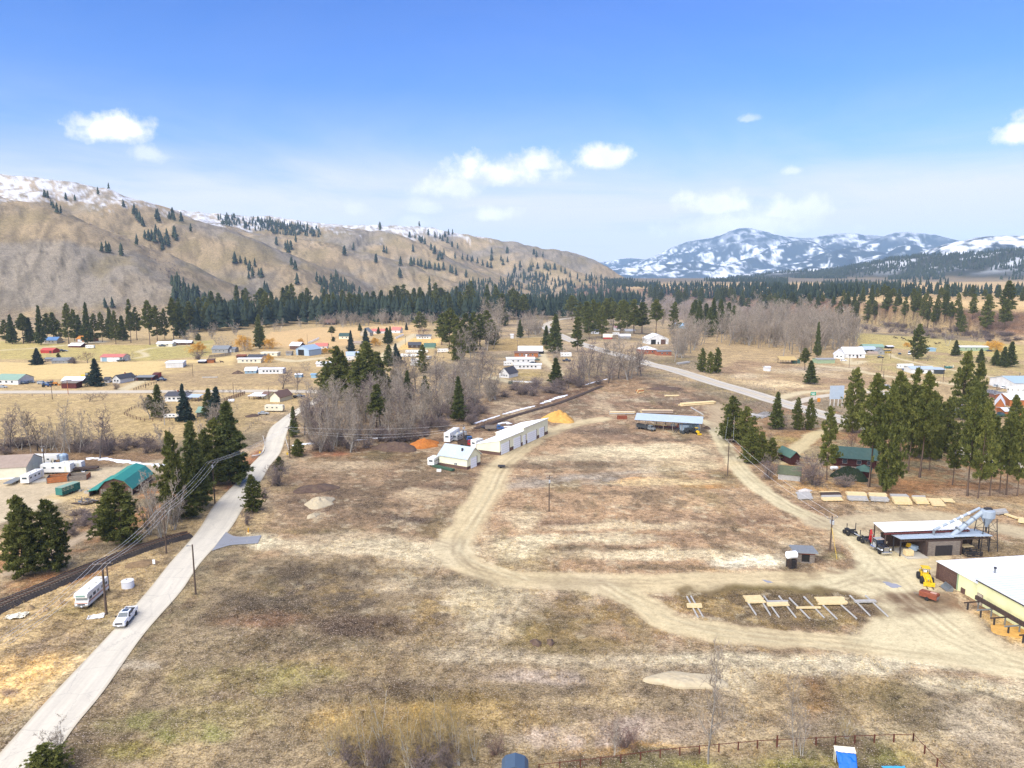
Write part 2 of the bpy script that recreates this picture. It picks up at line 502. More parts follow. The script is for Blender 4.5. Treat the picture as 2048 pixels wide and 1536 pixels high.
blob(1560,768,70,8,A(222,196,154),0.9,rot=0.05)
blob(1600,745,90,6,A(208,186,150),0.8,rot=0.08)
blob(1500,752,40,5,A(214,192,158),0.9)
blob(1660,738,70,6,A(200,182,160),0.8)
blob(1800,775,60,5,A(214,184,134),0.8)
YARD=[(600,900),(700,870),(960,800),(1120,765),(1280,752),(1420,790),(1560,850),(1500,880),(1640,1000),(2048,1010),(2300,1100),(2300,1420),(1700,1330),(1400,1300),(900,1280),(480,1190),(520,1080),(560,990)]
area(YARD,A(170,141,110),4,0.9,det=0.9)
area([(930,830),(1120,770),(1300,755),(1440,800),(1400,830),(1260,830),(1140,835),(980,870)],A(152,122,96),3,0.95,tex=0.3)
area([(1180,760),(1290,752),(1420,785),(1300,790),(1200,790)],A(172,140,104),3,0.8,tex=0.6)
blob(1330,775,50,6,MUD,0.9,rot=0.25)
blob(1290,800,60,5,PALE,0.7)
blob(1390,803,50,5,MUD,0.7)
blob(1160,790,50,6,BROWN,0.8)
blob(1010,850,60,8,A(112,92,80),0.8)
path([(620,905),(760,895),(880,880),(980,850),(1100,800),(1200,768)],7,A(120,90,68),2.5,0.85,0.8,ruts=True,tex=0.5)
area([(620,915),(760,900),(860,905),(860,925),(700,935),(620,930)],A(124,100,66),2,0.8)
blob(660,908,30,5,A(165,88,45),0.9)
area([(600,900),(870,930),(980,960),(940,1020),(890,1060),(620,1070),(540,1000)],A(160,134,104),3,0.85,tex=0.4)
for b in[(740,985,110,16,BROWN),(640,1010,60,14,MUD),(800,1045,40,10,MUD),(700,1035,70,12,BROWN),(880,970,60,10,BROWN),(620,960,60,14,A(150,120,92)),(760,1030,30,8,DARK),(830,1000,70,12,A(176,148,116)),(640,1060,90,8,OLIVE)]:
 blob(*b,amt=0.8)
path([(780,940),(800,1000),(830,1050),(900,1085)],4,BROWN,1.0,0.55,0.5,ruts=True,tex=0.5)
path([(870,930),(960,950),(1000,945)],4,A(120,96,80),1.5,0.6,0.8,tex=0.5)
area([(1010,930),(1100,870),(1250,850),(1420,880),(1500,960),(1640,1050),(1700,1120),(1640,1145),(1300,1150),(1040,1140),(950,1100),(970,1030)],A(182,150,116),3,0.9)
for b in[(1290,905,150,18,A(212,190,158)),(1150,925,130,8,A(138,116,96)),(1180,960,140,10,GREY),(1100,1000,110,16,A(170,140,108)),(1350,905,60,12,A(222,188,140)),(1290,962,60,7,A(214,160,92)),(1420,972,50,6,A(214,160,92)),(1330,1000,150,16,A(196,166,128)),(1250,1050,160,10,A(204,180,146)),(1150,1075,120,10,PALE),(1400,1040,120,14,A(160,132,104)),(1300,1110,170,12,PALE),(1040,1105,70,14,A(210,190,158)),(1200,1095,100,6,BROWN),(1450,1100,120,8,A(172,146,116)),(1500,1125,80,14,A(222,208,184)),(1560,1090,80,10,A(190,166,134)),(1620,1080,60,20,A(176,148,112)),(1420,920,70,10,A(150,122,96)),(1250,870,70,9,A(146,120,98)),(1190,858,60,8,A(150,126,104)),(1380,940,70,8,A(180,146,108)),(1230,935,100,6,PALE),(1100,1045,90,8,BROWN),(1480,1000,60,14,A(176,148,116)),(1320,1075,140,7,BROWN),(1460,960,40,16,A(150,128,92)),(1520,1040,50,12,BROWN)]:
 blob(*b,amt=0.85)
path([(1020,975),(1120,960),(1250,945),(1380,935)],4.5,A(178,164,148),1.5,0.7,0.8,ruts=False)
area([(470,1130),(560,1105),(760,1120),(900,1150),(1060,1200),(1240,1290),(1500,1310),(1800,1340),(2100,1400),(2300,1700),(-200,1700),(0,1536),(200,1390),(400,1200)],A(158,138,108),3,0.9,tex=0.0)
for b in[(620,1150,130,28,A(112,98,80)),(560,1220,150,34,A(112,96,78)),(660,1190,110,24,A(116,100,82)),(520,1240,90,14,A(146,108,80)),(720,1250,130,22,A(108,90,74)),(600,1290,160,20,A(140,124,96)),(840,1170,120,20,A(190,170,140)),(760,1100,150,18,A(206,186,154)),(960,1210,100,26,A(200,180,150)),(1010,1180,60,20,A(204,184,152)),(1150,1230,120,28,A(130,108,72)),(1130,1290,120,22,A(138,118,76)),(1060,1260,40,16,A(128,116,60)),(1190,1330,120,10,A(128,108,80)),(1290,1330,150,20,A(182,164,138)),(1100,1350,130,16,PINK),(1330,1380,120,14,A(150,130,104)),(940,1330,110,26,A(150,130,102)),(700,1330,150,26,A(162,138,96)),(560,1360,110,30,A(156,142,84)),(400,1350,90,30,A(160,142,96)),(320,1440,110,26,GREEN),(390,1470,70,20,A(146,140,82)),(250,1500,80,20,A(150,136,76)),(460,1430,100,30,A(158,140,96)),(820,1380,110,18,A(126,108,88)),(900,1420,160,40,A(150,124,70)),(760,1440,120,36,A(190,158,92)),(1010,1430,80,30,A(184,156,104)),(1130,1470,110,26,A(206,182,160)),(1270,1460,120,30,A(196,174,156)),(1400,1450,90,30,A(168,146,122)),(1300,1500,160,12,A(204,164,104)),(1560,1450,110,28,A(186,166,140)),(1620,1370,100,30,A(134,110,84)),(1660,1400,40,40,A(170,128,72)),(1740,1390,70,40,A(136,118,76)),(1850,1420,110,40,A(140,124,98)),(1960,1440,90,40,A(188,170,144)),(1950,1370,100,26,A(196,178,150)),(1900,1390,60,14,A(118,100,80)),(1780,1470,110,30,A(172,156,126)),(1980,1500,120,30,A(176,158,134)),(1760,1330,160,18,A(200,184,158)),(1700,1340,80,10,A(190,174,150)),(260,1330,70,12,A(176,160,138)),(1450,1340,60,30,A(196,178,148)),(1510,1390,40,40,A(186,166,136)),(1440,1310,120,9,A(190,176,152))]:
 blob(*b,amt=0.92,tex=0.5)
for k in range(9):
 path([(1040+k*4,1185+k*9),(1140+k*6,1190+k*9),(1250+k*8,1195+k*10.5)],0.5,A(196,176,146),0.4,0.55,0.5,ruts=False,tex=0.5)
area([(1040,1536),(1330,1505),(1740,1490),(1850,1495),(1860,1536),(1900,1700),(1000,1700)],A(126,116,80),1.0,0.9)
for b in[(1560,1530,60,14,A(150,146,60)),(1660,1525,60,10,A(160,146,76)),(1800,1520,50,14,A(140,134,66)),(1400,1530,60,10,A(160,150,70)),(1150,1536,60,8,A(206,178,116))]:
 blob(*b,amt=0.85)
path([(1080,1536),(1330,1506),(1740,1492)],1.0,A(116,98,80),0.7,0.8,0.4,ruts=False)
area([(-100,1560),(60,1400),(230,1240),(330,1130),(430,1020),(520,940),(490,900),(420,980),(330,1060),(180,1120),(0,1230),(-100,1300)],A(192,164,118),2.5,0.9)
blob(70,1340,130,34,A(226,186,120),0.95,0.3,rot=-0.2)
blob(40,1390,90,26,A(228,190,124),0.95,0.3)
blob(30,1385,26,10,A(150,122,100),0.9)
blob(100,1290,80,16,A(176,152,124),0.8,rot=-0.3)
blob(90,1405,70,10,A(170,130,90),0.6,rot=-0.5)
blob(130,1240,50,14,A(140,116,76),0.7)
blob(160,1225,60,14,OLIVE,0.7)
path([(-60,1545),(60,1425),(230,1250),(330,1145),(440,1020),(520,935)],2.2,A(206,182,140),0.8,0.6,0.5,ruts=False)
area([(-100,1180),(0,1140),(180,1095),(330,1040),(430,985),(500,920),(470,900),(300,960),(120,1080),(-100,1130)],A(176,126,76),2.5,0.85,tex=0.4)
blob(100,1160,110,14,A(170,112,62),0.8,rot=-0.2)
blob(160,1060,60,14,A(170,140,108),0.8)
area([(-100,955),(100,950),(330,920),(320,945),(200,980),(100,1010),(-60,1060),(-200,1060)],A(198,178,150),3,0.95,det=0.5,cls=1)
path([(-40,1050),(60,1020),(150,985),(240,960)],5,A(205,186,158),1.5,0.9,0.4,det=0.4,cls=1)
blob(330,935,60,8,A(176,158,140),0.8)
path([(20,1145),(100,1105),(200,1055),(260,1020)],3.5,A(190,168,144),0.8,0.9,0.4,det=0.4)
path([(150,985),(200,1000),(170,1030)],9,A(204,176,126),3,0.8,1,ruts=False)
area([(0,905),(130,900),(310,905),(330,920),(200,930),(0,930)],A(150,118,84),2,0.8)
blob(180,930,60,9,MUD,0.7)
path([(490,905),(520,900),(545,890)],12,A(186,160,130),2,0.8)
path([(470,975),(500,935),(525,905)],6,A(170,110,70),2,0.8,ruts=False,tex=0.4)
area([(1440,850),(1560,800),(1700,830),(2048,900),(2300,960),(2300,1000),(2048,1000),(1640,985),(1540,960),(1480,900)],A(166,128,84),3,0.9,tex=0.2)
area([(1570,985),(2048,1000),(2300,1020),(2300,1045),(2048,1030),(1640,1025)],A(178,146,104),2,0.85,tex=0.3)
for b in[(1460,900,26,36,A(164,108,74)),(1850,975,150,14,A(176,128,78)),(1640,960,90,10,A(190,150,92)),(1680,975,110,6,A(200,158,98)),(1960,985,100,10,A(184,156,126)),(1550,880,40,10,A(178,158,92)),(1730,930,60,12,A(170,120,76)),(1640,1010,60,8,BROWN),(1800,1015,80,6,A(196,170,134)),(1560,850,40,14,A(140,116,92)),(1520,815,60,10,A(150,122,98))]:
 blob(*b,amt=0.8)
path([(1720,845),(1640,865),(1590,900),(1560,925)],6,A(206,186,146),1.0,0.95,0.3,det=0.35,cls=1)
path([(1905,1000),(2000,1010),(2100,1025)],6,A(186,164,130),2,0.7)
TR=dict(det=0.42,cls=1)
path([(1200,838),(1140,850),(1090,868),(1050,888),(1015,918),(990,955),(965,1005),(925,1055),(905,1088),(920,1120),(985,1147),(1080,1160),(1200,1166),(1400,1166),(1560,1160),(1700,1152),(1800,1140),(1860,1118)],8.6,A(208,187,150),1.8,0.97,0.45,**TR)
path([(1190,1167),(1260,1195),(1320,1232),(1400,1258),(1500,1270),(1700,1288),(1900,1310),(2100,1345),(2400,1400)],6.8,A(210,190,153),1.4,0.96,0.45,**TR)
path([(1390,838),(1425,852),(1445,885),(1485,945),(1555,1002),(1640,1042),(1700,1066),(1735,1100),(1730,1135)],6,A(210,194,160),1.0,0.95,0.25,**TR)
path([(1425,852),(1436,830),(1425,805)],6,A(190,168,138),2,0.8,0.6,**TR)
path([(1640,1045),(1740,1040),(1880,1034),(2060,1070),(2300,1120)],9,A(196,178,148),2,0.9,0.5,**TR)
path([(1720,1075),(1780,1130),(1850,1200),(1930,1280),(2048,1330)],11,A(212,196,162),3,0.9,0.6,**TR)
area([(1690,1130),(1820,1135),(1850,1165),(1830,1220),(1930,1290),(2100,1350),(1700,1290),(1760,1225),(1700,1190),(1560,1180)],A(210,194,160),2,0.9,0.6,**TR)
path([(527,1080),(600,1085),(760,1092),(905,1092)],6,A(205,186,154),3,0.75,0.9,ruts=True)
path([(1180,1166),(1040,1200),(1000,1240)],8,A(198,178,148),4,0.6,1.0,ruts=False)
blob(525,1082,34,16,A(214,198,166),0.95,0.1)
blob(1800,1200,60,12,A(140,114,90),0.8)
blob(1870,1215,70,26,A(132,106,84),0.85)
blob(1760,1160,30,6,A(150,132,110),0.6)
area([(1370,1180),(1640,1172),(1730,1200),(1780,1235),(1660,1250),(1480,1248),(1390,1225),(1340,1195)],A(132,112,78),1.5,0.92,0.7)
for b in[(1550,1180,90,9,OLIVE),(1700,1225,60,14,A(120,100,82)),(1420,1210,40,10,A(160,140,112)),(1500,1240,90,5,A(176,156,120))]:
 blob(*b,amt=0.8)
area([(1540,1110),(1600,1092),(1660,1095),(1705,1120),(1680,1142),(1560,1148)],A(140,116,92),1.5,0.85,tex=0.4)
blob(1660,1112,22,7,GREEN,0.7)
area([(1440,1108),(1560,1105),(1560,1135),(1440,1132)],A(222,206,180),1.5,0.9)
blob(1990,1235,90,22,A(140,96,64),0.9,0.5,rot=0.45)
blob(2010,1258,60,14,A(228,176,70),0.98,0.2,rot=0.5)
blob(2050,1262,60,16,A(222,172,76),0.95,0.2,rot=0.5)
blob(1375,1362,80,11,A(226,208,172),0.2,0)
for p,w in[([(-20,702),(60,697),(130,690),(180,683)],7),([(272,716),(292,712),(285,705),(275,704),(300,697),(345,693),(420,688)],5),([(0,786),(-60,787)],6),([(735,742),(765,714),(790,695),(830,668)],8),([(240,782),(255,775),(275,765),(290,758)],7),([(1020,763),(1085,764),(1118,752),(1108,735),(1090,722),(1085,705),(1090,700)],6),([(985,755),(1020,764)],8),([(1128,674),(1060,674),(1025,676)],5),([(1140,668),(1145,666),(1160,664)],6),([(1725,722),(1700,728),(1690,712)],8),([(1640,732),(1700,738),(1760,750),(1900,768),(2048,790)],6),([(1545,800),(1600,786),(1660,782),(1760,780)],7),([(1780,708),(1800,718),(1880,735),(2048,765)],4),([(560,718),(590,722),(640,716)],10),([(1075,634),(1090,633),(1130,633)],8),([(1180,690),(1190,689)],6),([(1870,633),(1960,625),(2100,640)],6)]:
 path(p,w,A(208,190,156),1.5,0.9,0.2,det=0.4,cls=1,ruts=False)
blob(180,683,30,3,A(206,196,180),0.9,0)
inyard=np.zeros(GX.size)
_yp=[tuple(at(*p).xy)for p in YARD]
_yi=near_box(_yp,5)
inyard[_yi]=sstep(-6,6,poly_sd(GX[_yi],GY[_yi],_yp))
trk=(CLS==1)
free=np.where(trk,0.25,1.0)*inyard
F6=N1.f(GX,GY*0.55,6,5,0.68)
F7=N4.f(GX+90,GY*0.5,12,5,0.66)
F8=N2.f(GX+33,GY*0.6,3.6,4,0.66)
blend(free*sstep(0.54,0.66,N4.f(GX+90,GY*0.5,22,5,0.6))*0.5,A(200,180,148))
blend(free*sstep(0.58,0.67,N1.f(GX,GY*0.45,14,5,0.62))*0.55,A(116,98,76))
blend(free*sstep(0.60,0.69,N3.f(GX,GY*0.5,17,5,0.62))*0.5,A(136,120,80))
blend(free*sstep(0.61,0.69,F8)*0.42,A(104,88,70))
blend(free*sstep(0.62,0.70,N1.f(GX+70,GY,3.4,4,0.65))*0.4,A(206,190,160))
near=sstep(240,170,GR)*(1-inyard)*(CLS==0)
blend(near*sstep(0.56,0.63,F6)*0.45,A(120,100,78))
blend(near*sstep(0.58,0.64,F7)*0.4,A(196,170,124))
blend(sstep(170,120,GR)*(CLS==0)*inyard*sstep(0.56,0.66,N4.f(GX,GY,5,4,0.65))*0.5,A(176,146,86))
for b in[(760,1092,170,20,A(208,190,158)),(850,1112,90,26,A(206,188,156)),(970,1190,80,30,A(204,186,154)),(980,1250,60,36,A(196,178,148)),(960,1310,90,18,A(186,168,140)),(1290,903,150,16,A(218,200,164)),(1120,915,110,8,A(204,184,150)),(1390,930,90,12,A(206,184,146)),(1160,1078,150,11,A(212,194,160)),(1310,1112,190,11,A(210,190,156)),(1030,1090,54,20,A(214,196,162)),(1040,1040,40,22,A(206,184,150)),(1500,1124,70,12,A(226,212,184)),(1260,1052,150,7,A(206,184,150)),(1330,965,120,6,A(212,186,142)),(1210,1318,190,12,A(192,174,146)),(1440,1318,150,12,A(200,184,154)),(1700,1328,200,16,A(206,190,160)),(1950,1375,110,22,A(200,184,154)),(1450,1350,40,34,A(196,178,146)),(690,930,90,10,A(192,168,136)),(830,990,50,12,A(196,172,138)),(700,1070,80,10,A(200,180,148)),(1960,1450,70,34,A(194,176,150))]:
 blob(*b,amt=0.85,tex=0.35)
for b in[(560,1205,130,30,A(108,94,76)),(650,1150,120,20,A(112,97,78)),(740,1248,120,18,A(104,86,70)),(900,1165,90,14,A(120,104,82)),(1130,1235,110,30,A(122,106,72)),(1120,1290,110,16,A(130,114,78)),(1200,862,70,6,A(112,92,74)),(1340,880,60,5,A(104,86,70)),(1130,932,120,5,A(122,102,80)),(1250,985,120,5,A(132,110,86)),(1440,905,40,8,A(110,94,74)),(1200,1098,90,5,A(112,98,72)),(1330,1136,110,5,A(122,104,78)),(660,985,70,7,A(104,88,72)),(820,1040,50,6,A(88,74,64)),(740,1012,80,6,A(116,98,78)),(900,975,50,6,A(110,92,74)),(640,1045,70,6,A(118,104,76)),(1680,1400,90,18,A(118,98,72)),(1780,1400,80,26,A(122,108,76)),(1880,1440,90,24,A(116,102,80)),(1560,1440,70,16,A(140,118,92)),(1200,1375,120,12,A(130,112,88)),(800,1395,130,16,A(124,108,84)),(430,1300,80,26,A(140,122,92)),(1340,1372,120,6,A(132,114,86)),(1150,1420,90,14,A(140,120,96))]:
 blob(*b,amt=0.75,tex=0.7)
def tyre(px,amt=0.27,gauge=1.7,col=A(132,112,88)):
 pts=[tuple(at(*p).xy)for p in px]
 a_,b_=offset_pts(pts,gauge)
 for ln in(a_,b_):
  i=near_box(ln,3)
  if len(i):
   d,_=seg_dist(GX[i]+(JX[i]-GX[i])*0.12,GY[i]+(JY[i]-GY[i])*0.12,[(x,y,0)for x,y in ln])
   blend(np.exp(-(d/0.42)**2)*amt*(0.55+0.45*sstep(0.35,0.6,FINE[i])),col,i)
def offset_pts(c,w):
 c=[np.array(p)for p in catmull(c,5)]
 L,R=[],[]
 for i in range(len(c)):
  t=c[min(i+1,len(c)-1)]-c[max(i-1,0)]
  t=t/np.linalg.norm(t)
  n_=np.array([-t[1],t[0]])*w/2
  L.append(tuple(c[i]+n_))
  R.append(tuple(c[i]-n_))
 return L,R
for px in[[(1190,842),(1090,872),(1015,922),(968,1005),(912,1085),(985,1143),(1200,1163),(1560,1157),(1720,1145)],[(1100,872),(1022,930),(985,1000),(940,1060),(915,1110),(1010,1155),(1300,1170)],[(1200,1170),(1330,1238),(1500,1274),(1900,1316),(2048,1345)],[(1260,1190),(1420,1258),(1700,1284),(2048,1332)],[(1430,856),(1490,945),(1640,1042),(1735,1100),(1740,1140),(1680,1170)],[(1560,1005),(1700,1070),(1760,1120),(1830,1190),(1930,1275),(2048,1325)],[(1640,1180),(1760,1150),(1850,1130),(1960,1120)],[(1700,1160),(1790,1200),(1880,1270),(1990,1320)],[(780,950),(795,1000),(850,1060),(910,1090)],[(770,965),(900,935),(985,945)],[(760,900),(720,950),(745,1010),(830,1070),(905,1092)],[(530,1080),(640,1088),(780,1100),(900,1095)],[(530,1085),(620,1120),(760,1140),(900,1120)],[(930,1110),(1000,1180),(1000,1240),(960,1290)],[(640,900),(760,893),(880,878),(985,846),(1110,798)],[(1230,940),(1330,900),(1420,880)],[(1010,1080),(1150,1120),(1400,1130),(1600,1140)],[(1050,960),(1200,990),(1400,980),(1500,1010)],[(1490,1330),(1540,1380),(1600,1420)],[(1460,1320),(1500,1400),(1600,1470)],[(820,1000),(760,1040),(640,1085)],[(1150,870),(1260,880),(1400,868)],[(1440,835),(1400,812),(1300,800),(1200,810)]]:
 tyre(px)
for px in[[(1210,1170),(1350,1245),(1600,1285),(2048,1350)],[(1000,950),(950,1040),(930,1100),(1050,1160)],[(1690,1085),(1770,1160),(1900,1260)]]:
 tyre(px,0.3,1.8,A(226,212,178))
area([(600,830),(720,800),(860,790),(1000,780),(1150,740),(1290,730),(1290,752),(1130,775),(960,830),(780,880),(620,890)],A(146,122,98),4,0.8,tex=0.3)
area([(0,880),(330,880),(330,905),(0,905)],A(150,124,96),4,0.8)
area([(1280,560),(1600,575),(1900,590),(1740,640),(1560,640),(1330,640),(1290,600)],A(150,130,112),20,0.9,1)
hill=sstep(4,22,GZ-bench_h(GX,GY))*sstep(700,950,GR)*(GX<900)
S1=N2.f(GX,GY,120,5,0.55)
S2=N3.f(GX,GY,34,4,0.6)
hc=np.array(A(176,154,120))[None]*(0.74+0.34*S1+0.28*S2)[:,None]
hgre=np.array(A(150,141,128))[None]*(0.85+0.3*S2)[:,None]
gm=sstep(0.44,0.66,N4.f(GX,GY,150,4))[:,None]*0.75
hc=hc*(1-gm)+hgre*gm
gyx,gxx=np.gradient(GZ.reshape(len(_az),len(_rr)))
rill=1-np.abs(2*N1.f(GX+0.35*GY,GY*0.32-GX*0.12,34,4,0.6)-1)
hc=hc*(1-0.34*sstep(0.80,0.96,rill))[:,None]
olv=sstep(0.5,0.66,N3.f(GX,GY,62,4))[:,None]*0.55
hc=hc*(1-olv)+np.array(A(146,130,92))[None]*olv
dots=sstep(0.70,0.78,N1.f(GX,GY,6,2))*sstep(0.45,0.65,S1)
hc=hc*(1-0.45*dots)[:,None]
TINT=TINT*(1-hill)[:,None]+hc*hill[:,None]
snow=sstep(-24,18,GZ-250-0.018*(GX+500)+(S1-0.5)*120+(S2-0.5)*120+(FINE-0.5)*50)*hill
snow=snow*(0.12+0.88*sstep(0.36,0.58,N1.f(GX,GY,15,4,0.65)))
blend(snow*0.88,SNOW)
DET=np.where(hill>0.5,0.8,DET)
CLS=np.where(hill>0.5,3,CLS)
bz=bench_h(GX,GY)
bank=sstep(2,8,bz)*sstep(29,22,bz)*(GX>120)*(1-hill)
blend(bank*0.95,A(142,106,78))
blend(bank*sstep(0.5,0.62,MED)*0.7,A(116,96,84))
top=sstep(25,29,bz)*(GX>120)*(1-hill)
blend(top,A(216,184,134))
blend(top*sstep(0.42,0.62,N2.f(GX,GY*3,160,3))*0.5,A(200,164,112))
CLS=np.where(top>0.5,2,CLS)
fz=np.maximum.reduce([crest(GX,GY,p,k,w)for p,k,w in FARHILLS])*(GX>300)
fh=sstep(30,70,fz)*(GR>2300)
blend(fh,A(64,66,58))
blend(fh*sstep(0.52,0.62,S1)*sstep(60,120,fz),A(214,216,220))
DET=np.where(fh>0.5,0.5,DET)
CLS=np.where(fh>0.5,3,CLS)
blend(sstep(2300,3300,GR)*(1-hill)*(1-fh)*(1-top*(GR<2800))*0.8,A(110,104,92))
_sel=(GR<1200)&(CLS!=3)
_m=np.array(A(168,146,112))
TINT[_sel]=np.clip(_m*(TINT[_sel]/_m)**1.28,0.02,0.8)
_l=(TINT[_sel]@np.array([0.32,0.58,0.10]))[:,None]
TINT[_sel]=(TINT[_sel]*0.84+_l*0.16)*np.array([1.10,1.06,0.89])
M_GROUND=ground_material('dry_ground',0.42,leaf=0.7)
M_DIRT=ground_material('packed_dirt',0.22,bump=0.25)
M_FIELD=ground_material('stubble',0.24,bump=0.4)
M_HILL=ground_material('hill_grass',0.36,bump=0.9)
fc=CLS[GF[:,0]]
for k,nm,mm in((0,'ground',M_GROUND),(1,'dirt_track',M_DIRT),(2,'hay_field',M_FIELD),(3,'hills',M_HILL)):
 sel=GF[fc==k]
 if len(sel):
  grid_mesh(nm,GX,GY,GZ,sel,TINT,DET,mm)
def mountains():
 az=np.radians(np.concatenate([np.arange(-50,0,2.0),np.linspace(1,41,420),np.arange(42,56,1.0)]))
 rr=np.geomspace(4550,12000,230)
 X,Y,F=polar(az,rr)
 h=np.full(X.shape,-60.0)
 for p,k,w in MOUNTS+FARHILLS[1:]:
  h=smax(h,crest(X,Y,p,k,w,amp=0.3),30)
 g=sstep(0,120,h)
 rg=1-np.abs(2*N2.f(X,Y,420,5)-1)
 h=h+g*((rg-0.75)*62+(N3.f(X,Y,150,4)-0.5)*34)
 h=np.maximum(h,-6+(N1.f(X,Y,300,2))*4+sstep(6200,9000,np.hypot(X,Y))*70)
 n=N4.f(X,Y,240,5,0.6)
 rgn=1-np.abs(2*N1.f(X+2*Y*0.2,Y,330,5,0.6)-1)
 open_=sstep(0.55,0.66,n*0.55+rgn*0.35+(N3.f(X,Y,60,3)-0.5)*0.30-sstep(180,420,h)*0.03+(N1.f(X,Y,75,5,0.7)-0.5)*0.42-sstep(110,40,h)*0.06)
 low=sstep(25,60,h)
 high=sstep(420,560,h)
 sn=open_*low
 sn=sn*(0.85-0.45*high)+high*0.22*sstep(0.45,0.6,N2.f(X,Y,90,3))
 t=np.zeros((X.size,3))+np.array((0.034,0.052,0.066))
 speck=sstep(0.60,0.72,N1.f(X,Y,45,2))
 sn=sn*(1-0.6*speck)
 t=t*(1-sn)[:,None]+np.array((0.78,0.80,0.84))*sn[:,None]
 flat=(1-low)*sstep(0.5,0.6,N2.f(X,Y*2,400,3))*0.5
 t=t*(1-flat)[:,None]+np.array(A(190,176,156))*flat[:,None]
 grid_mesh('mountains',X,Y,h,F,t,np.full(X.size,0.35),M_HILL)
mountains()
def haze():
 bm=bmesh.new()
 bmesh.ops.create_cube(bm,size=1.0)
 me=bpy.data.meshes.new('haze')
 bm.to_mesh(me)
 bm.free()
 o=bpy.data.objects.new('haze',me)
 o.scale=(26000,17000,960)
 o.location=(0,5200,960/2-480+405)
 m=bpy.data.materials.new('haze')
 m.use_nodes=True
 q=NT(m.node_tree)
 q.n.clear()
 v=q.node('ShaderNodeVolumePrincipled',Color=(0.50,0.72,1.0,1),Density=HAZE_DENSITY,Anisotropy=0.0)
 out=q.node('ShaderNodeOutputMaterial')
 q.l.new(v.outputs[0],out.inputs['Volume'])
 me.materials.append(m)
 o['kind']='stuff'
 COL.objects.link(o)
HAZE_DENSITY=0.000058
haze()
class MB:
 """collects shapes and links them as one mesh object"""
 def __init__(s):
  s.v,s.f,s.mi=[],[],[]
 def add(s,verts,faces,mi=0):
  k=len(s.v)
  s.v.extend(tuple(v)for v in verts)
  s.f.extend(tuple(i+k for i in f)for f in faces)
  s.mi.extend([mi]*len(faces))
  return s
 def box(s,c,d,rz=0.0,mi=0,top=None):
  """box: centre of base, size; top = (sx, sy) scale of the upper face"""
  x,y,z=d[0]/2,d[1]/2,d[2]
  tx,ty=top or(1,1)
  p=[(-x,-y,0),(x,-y,0),(x,y,0),(-x,y,0),(-x*tx,-y*ty,z),(x*tx,-y*ty,z),(x*tx,y*ty,z),(-x*tx,y*ty,z)]
  ca,sa=math.cos(rz),math.sin(rz)
  p=[(c[0]+a*ca-b*sa,c[1]+a*sa+b*ca,c[2]+h)for a,b,h in p]
  return s.add(p,[(3,2,1,0),(4,5,6,7),(0,1,5,4),(1,2,6,5),(2,3,7,6),(3,0,4,7)],mi)
 def tube(s,a,b,r0,r1=None,n=8,mi=0,caps=True):
  a,b=Vector(a),Vector(b)
  r1=r0 if r1 is None else r1
  d=(b-a)
  if d.length<1e-6:
   return s
  u=d.normalized().orthogonal().normalized()
  w=d.normalized().cross(u)
  p=[]
  for c,r in((a,r0),(b,r1)):
   for i in range(n):
    t=2*PI*i/n
    p.append(c+u*(r*math.cos(t))+w*(r*math.sin(t)))
  f=[(i,(i+1)%n,n+(i+1)%n,n+i)for i in range(n)]
  if caps:
   f+=[tuple(range(n-1,-1,-1)),tuple(range(n,2*n))]
  return s.add(p,f,mi)
 def poly(s,pts,mi=0):
  return s.add(pts,[tuple(range(len(pts)))],mi)
 def prism(s,prof,x0,x1,mi=0,axis='x'):
  """profile in (y, z) swept from x0 to x1 (or (x, z) along y)"""
  n=len(prof)
  if axis=='x':
   p=[(x0,a,b)for a,b in prof]+[(x1,a,b)for a,b in prof]
  else:
   p=[(a,x0,b)for a,b in prof]+[(a,x1,b)for a,b in prof]
  f=[(i,(i+1)%n,n+(i+1)%n,n+i)for i in range(n)]+[tuple(range(n-1,-1,-1)),tuple(range(n,2*n))]
  return s.add(p,f,mi)
 def lathe(s,prof,c=(0,0,0),n=16,mi=0,axis='z'):
  p=[]
  for r,h in prof:
   for i in range(n):
    t=2*PI*i/n
    a,b=r*math.cos(t),r*math.sin(t)
    p.append((c[0]+a,c[1]+b,c[2]+h)if axis=='z' else((c[0]+h,c[1]+a,c[2]+b)if axis=='x' else(c[0]+a,c[1]+h,c[2]+b)))
  f=[]
  for k in range(len(prof)-1):
   for i in range(n):
    f.append((k*n+i,k*n+(i+1)%n,(k+1)*n+(i+1)%n,(k+1)*n+i))
  f+=[tuple(range(n-1,-1,-1)),tuple(range((len(prof)-1)*n,len(prof)*n))]
  return s.add(p,f,mi)
 def mesh(s,name,mats,smooth=False,fix=True):
  me=bpy.data.meshes.new(name)
  me.from_pydata(s.v,[],s.f)
  for m in(mats if isinstance(mats,(list,tuple))else[mats]):
   me.materials.append(m)
  if any(s.mi):
   me.polygons.foreach_set('material_index',s.mi)
  if fix:
   bm=bmesh.new()
   bm.from_mesh(me)
   bmesh.ops.recalc_face_normals(bm,faces=bm.faces)
   bm.to_mesh(me)
   bm.free()
  if smooth:
   me.polygons.foreach_set('use_smooth',[True]*len(me.polygons))
  return me
 def build(s,name,mats,parent=None,loc=(0,0,0),rz=0.0,smooth=False,bevel=0.0):
  o=bpy.data.objects.new(name,s.mesh(name,mats,smooth))
  o.location=loc
  o.rotation_euler=(0,0,rz)
  if parent:
   o.parent=parent
  if bevel:
   b=o.modifiers.new('bevel','BEVEL')
   b.width,b.segments,b.limit_method=bevel,2,'ANGLE'
  COL.objects.link(o)
  return o
def tag(o,label,cat,group=None):
 o['label'],o['category']=label,cat
 if group:
  o['group']=group
 return o
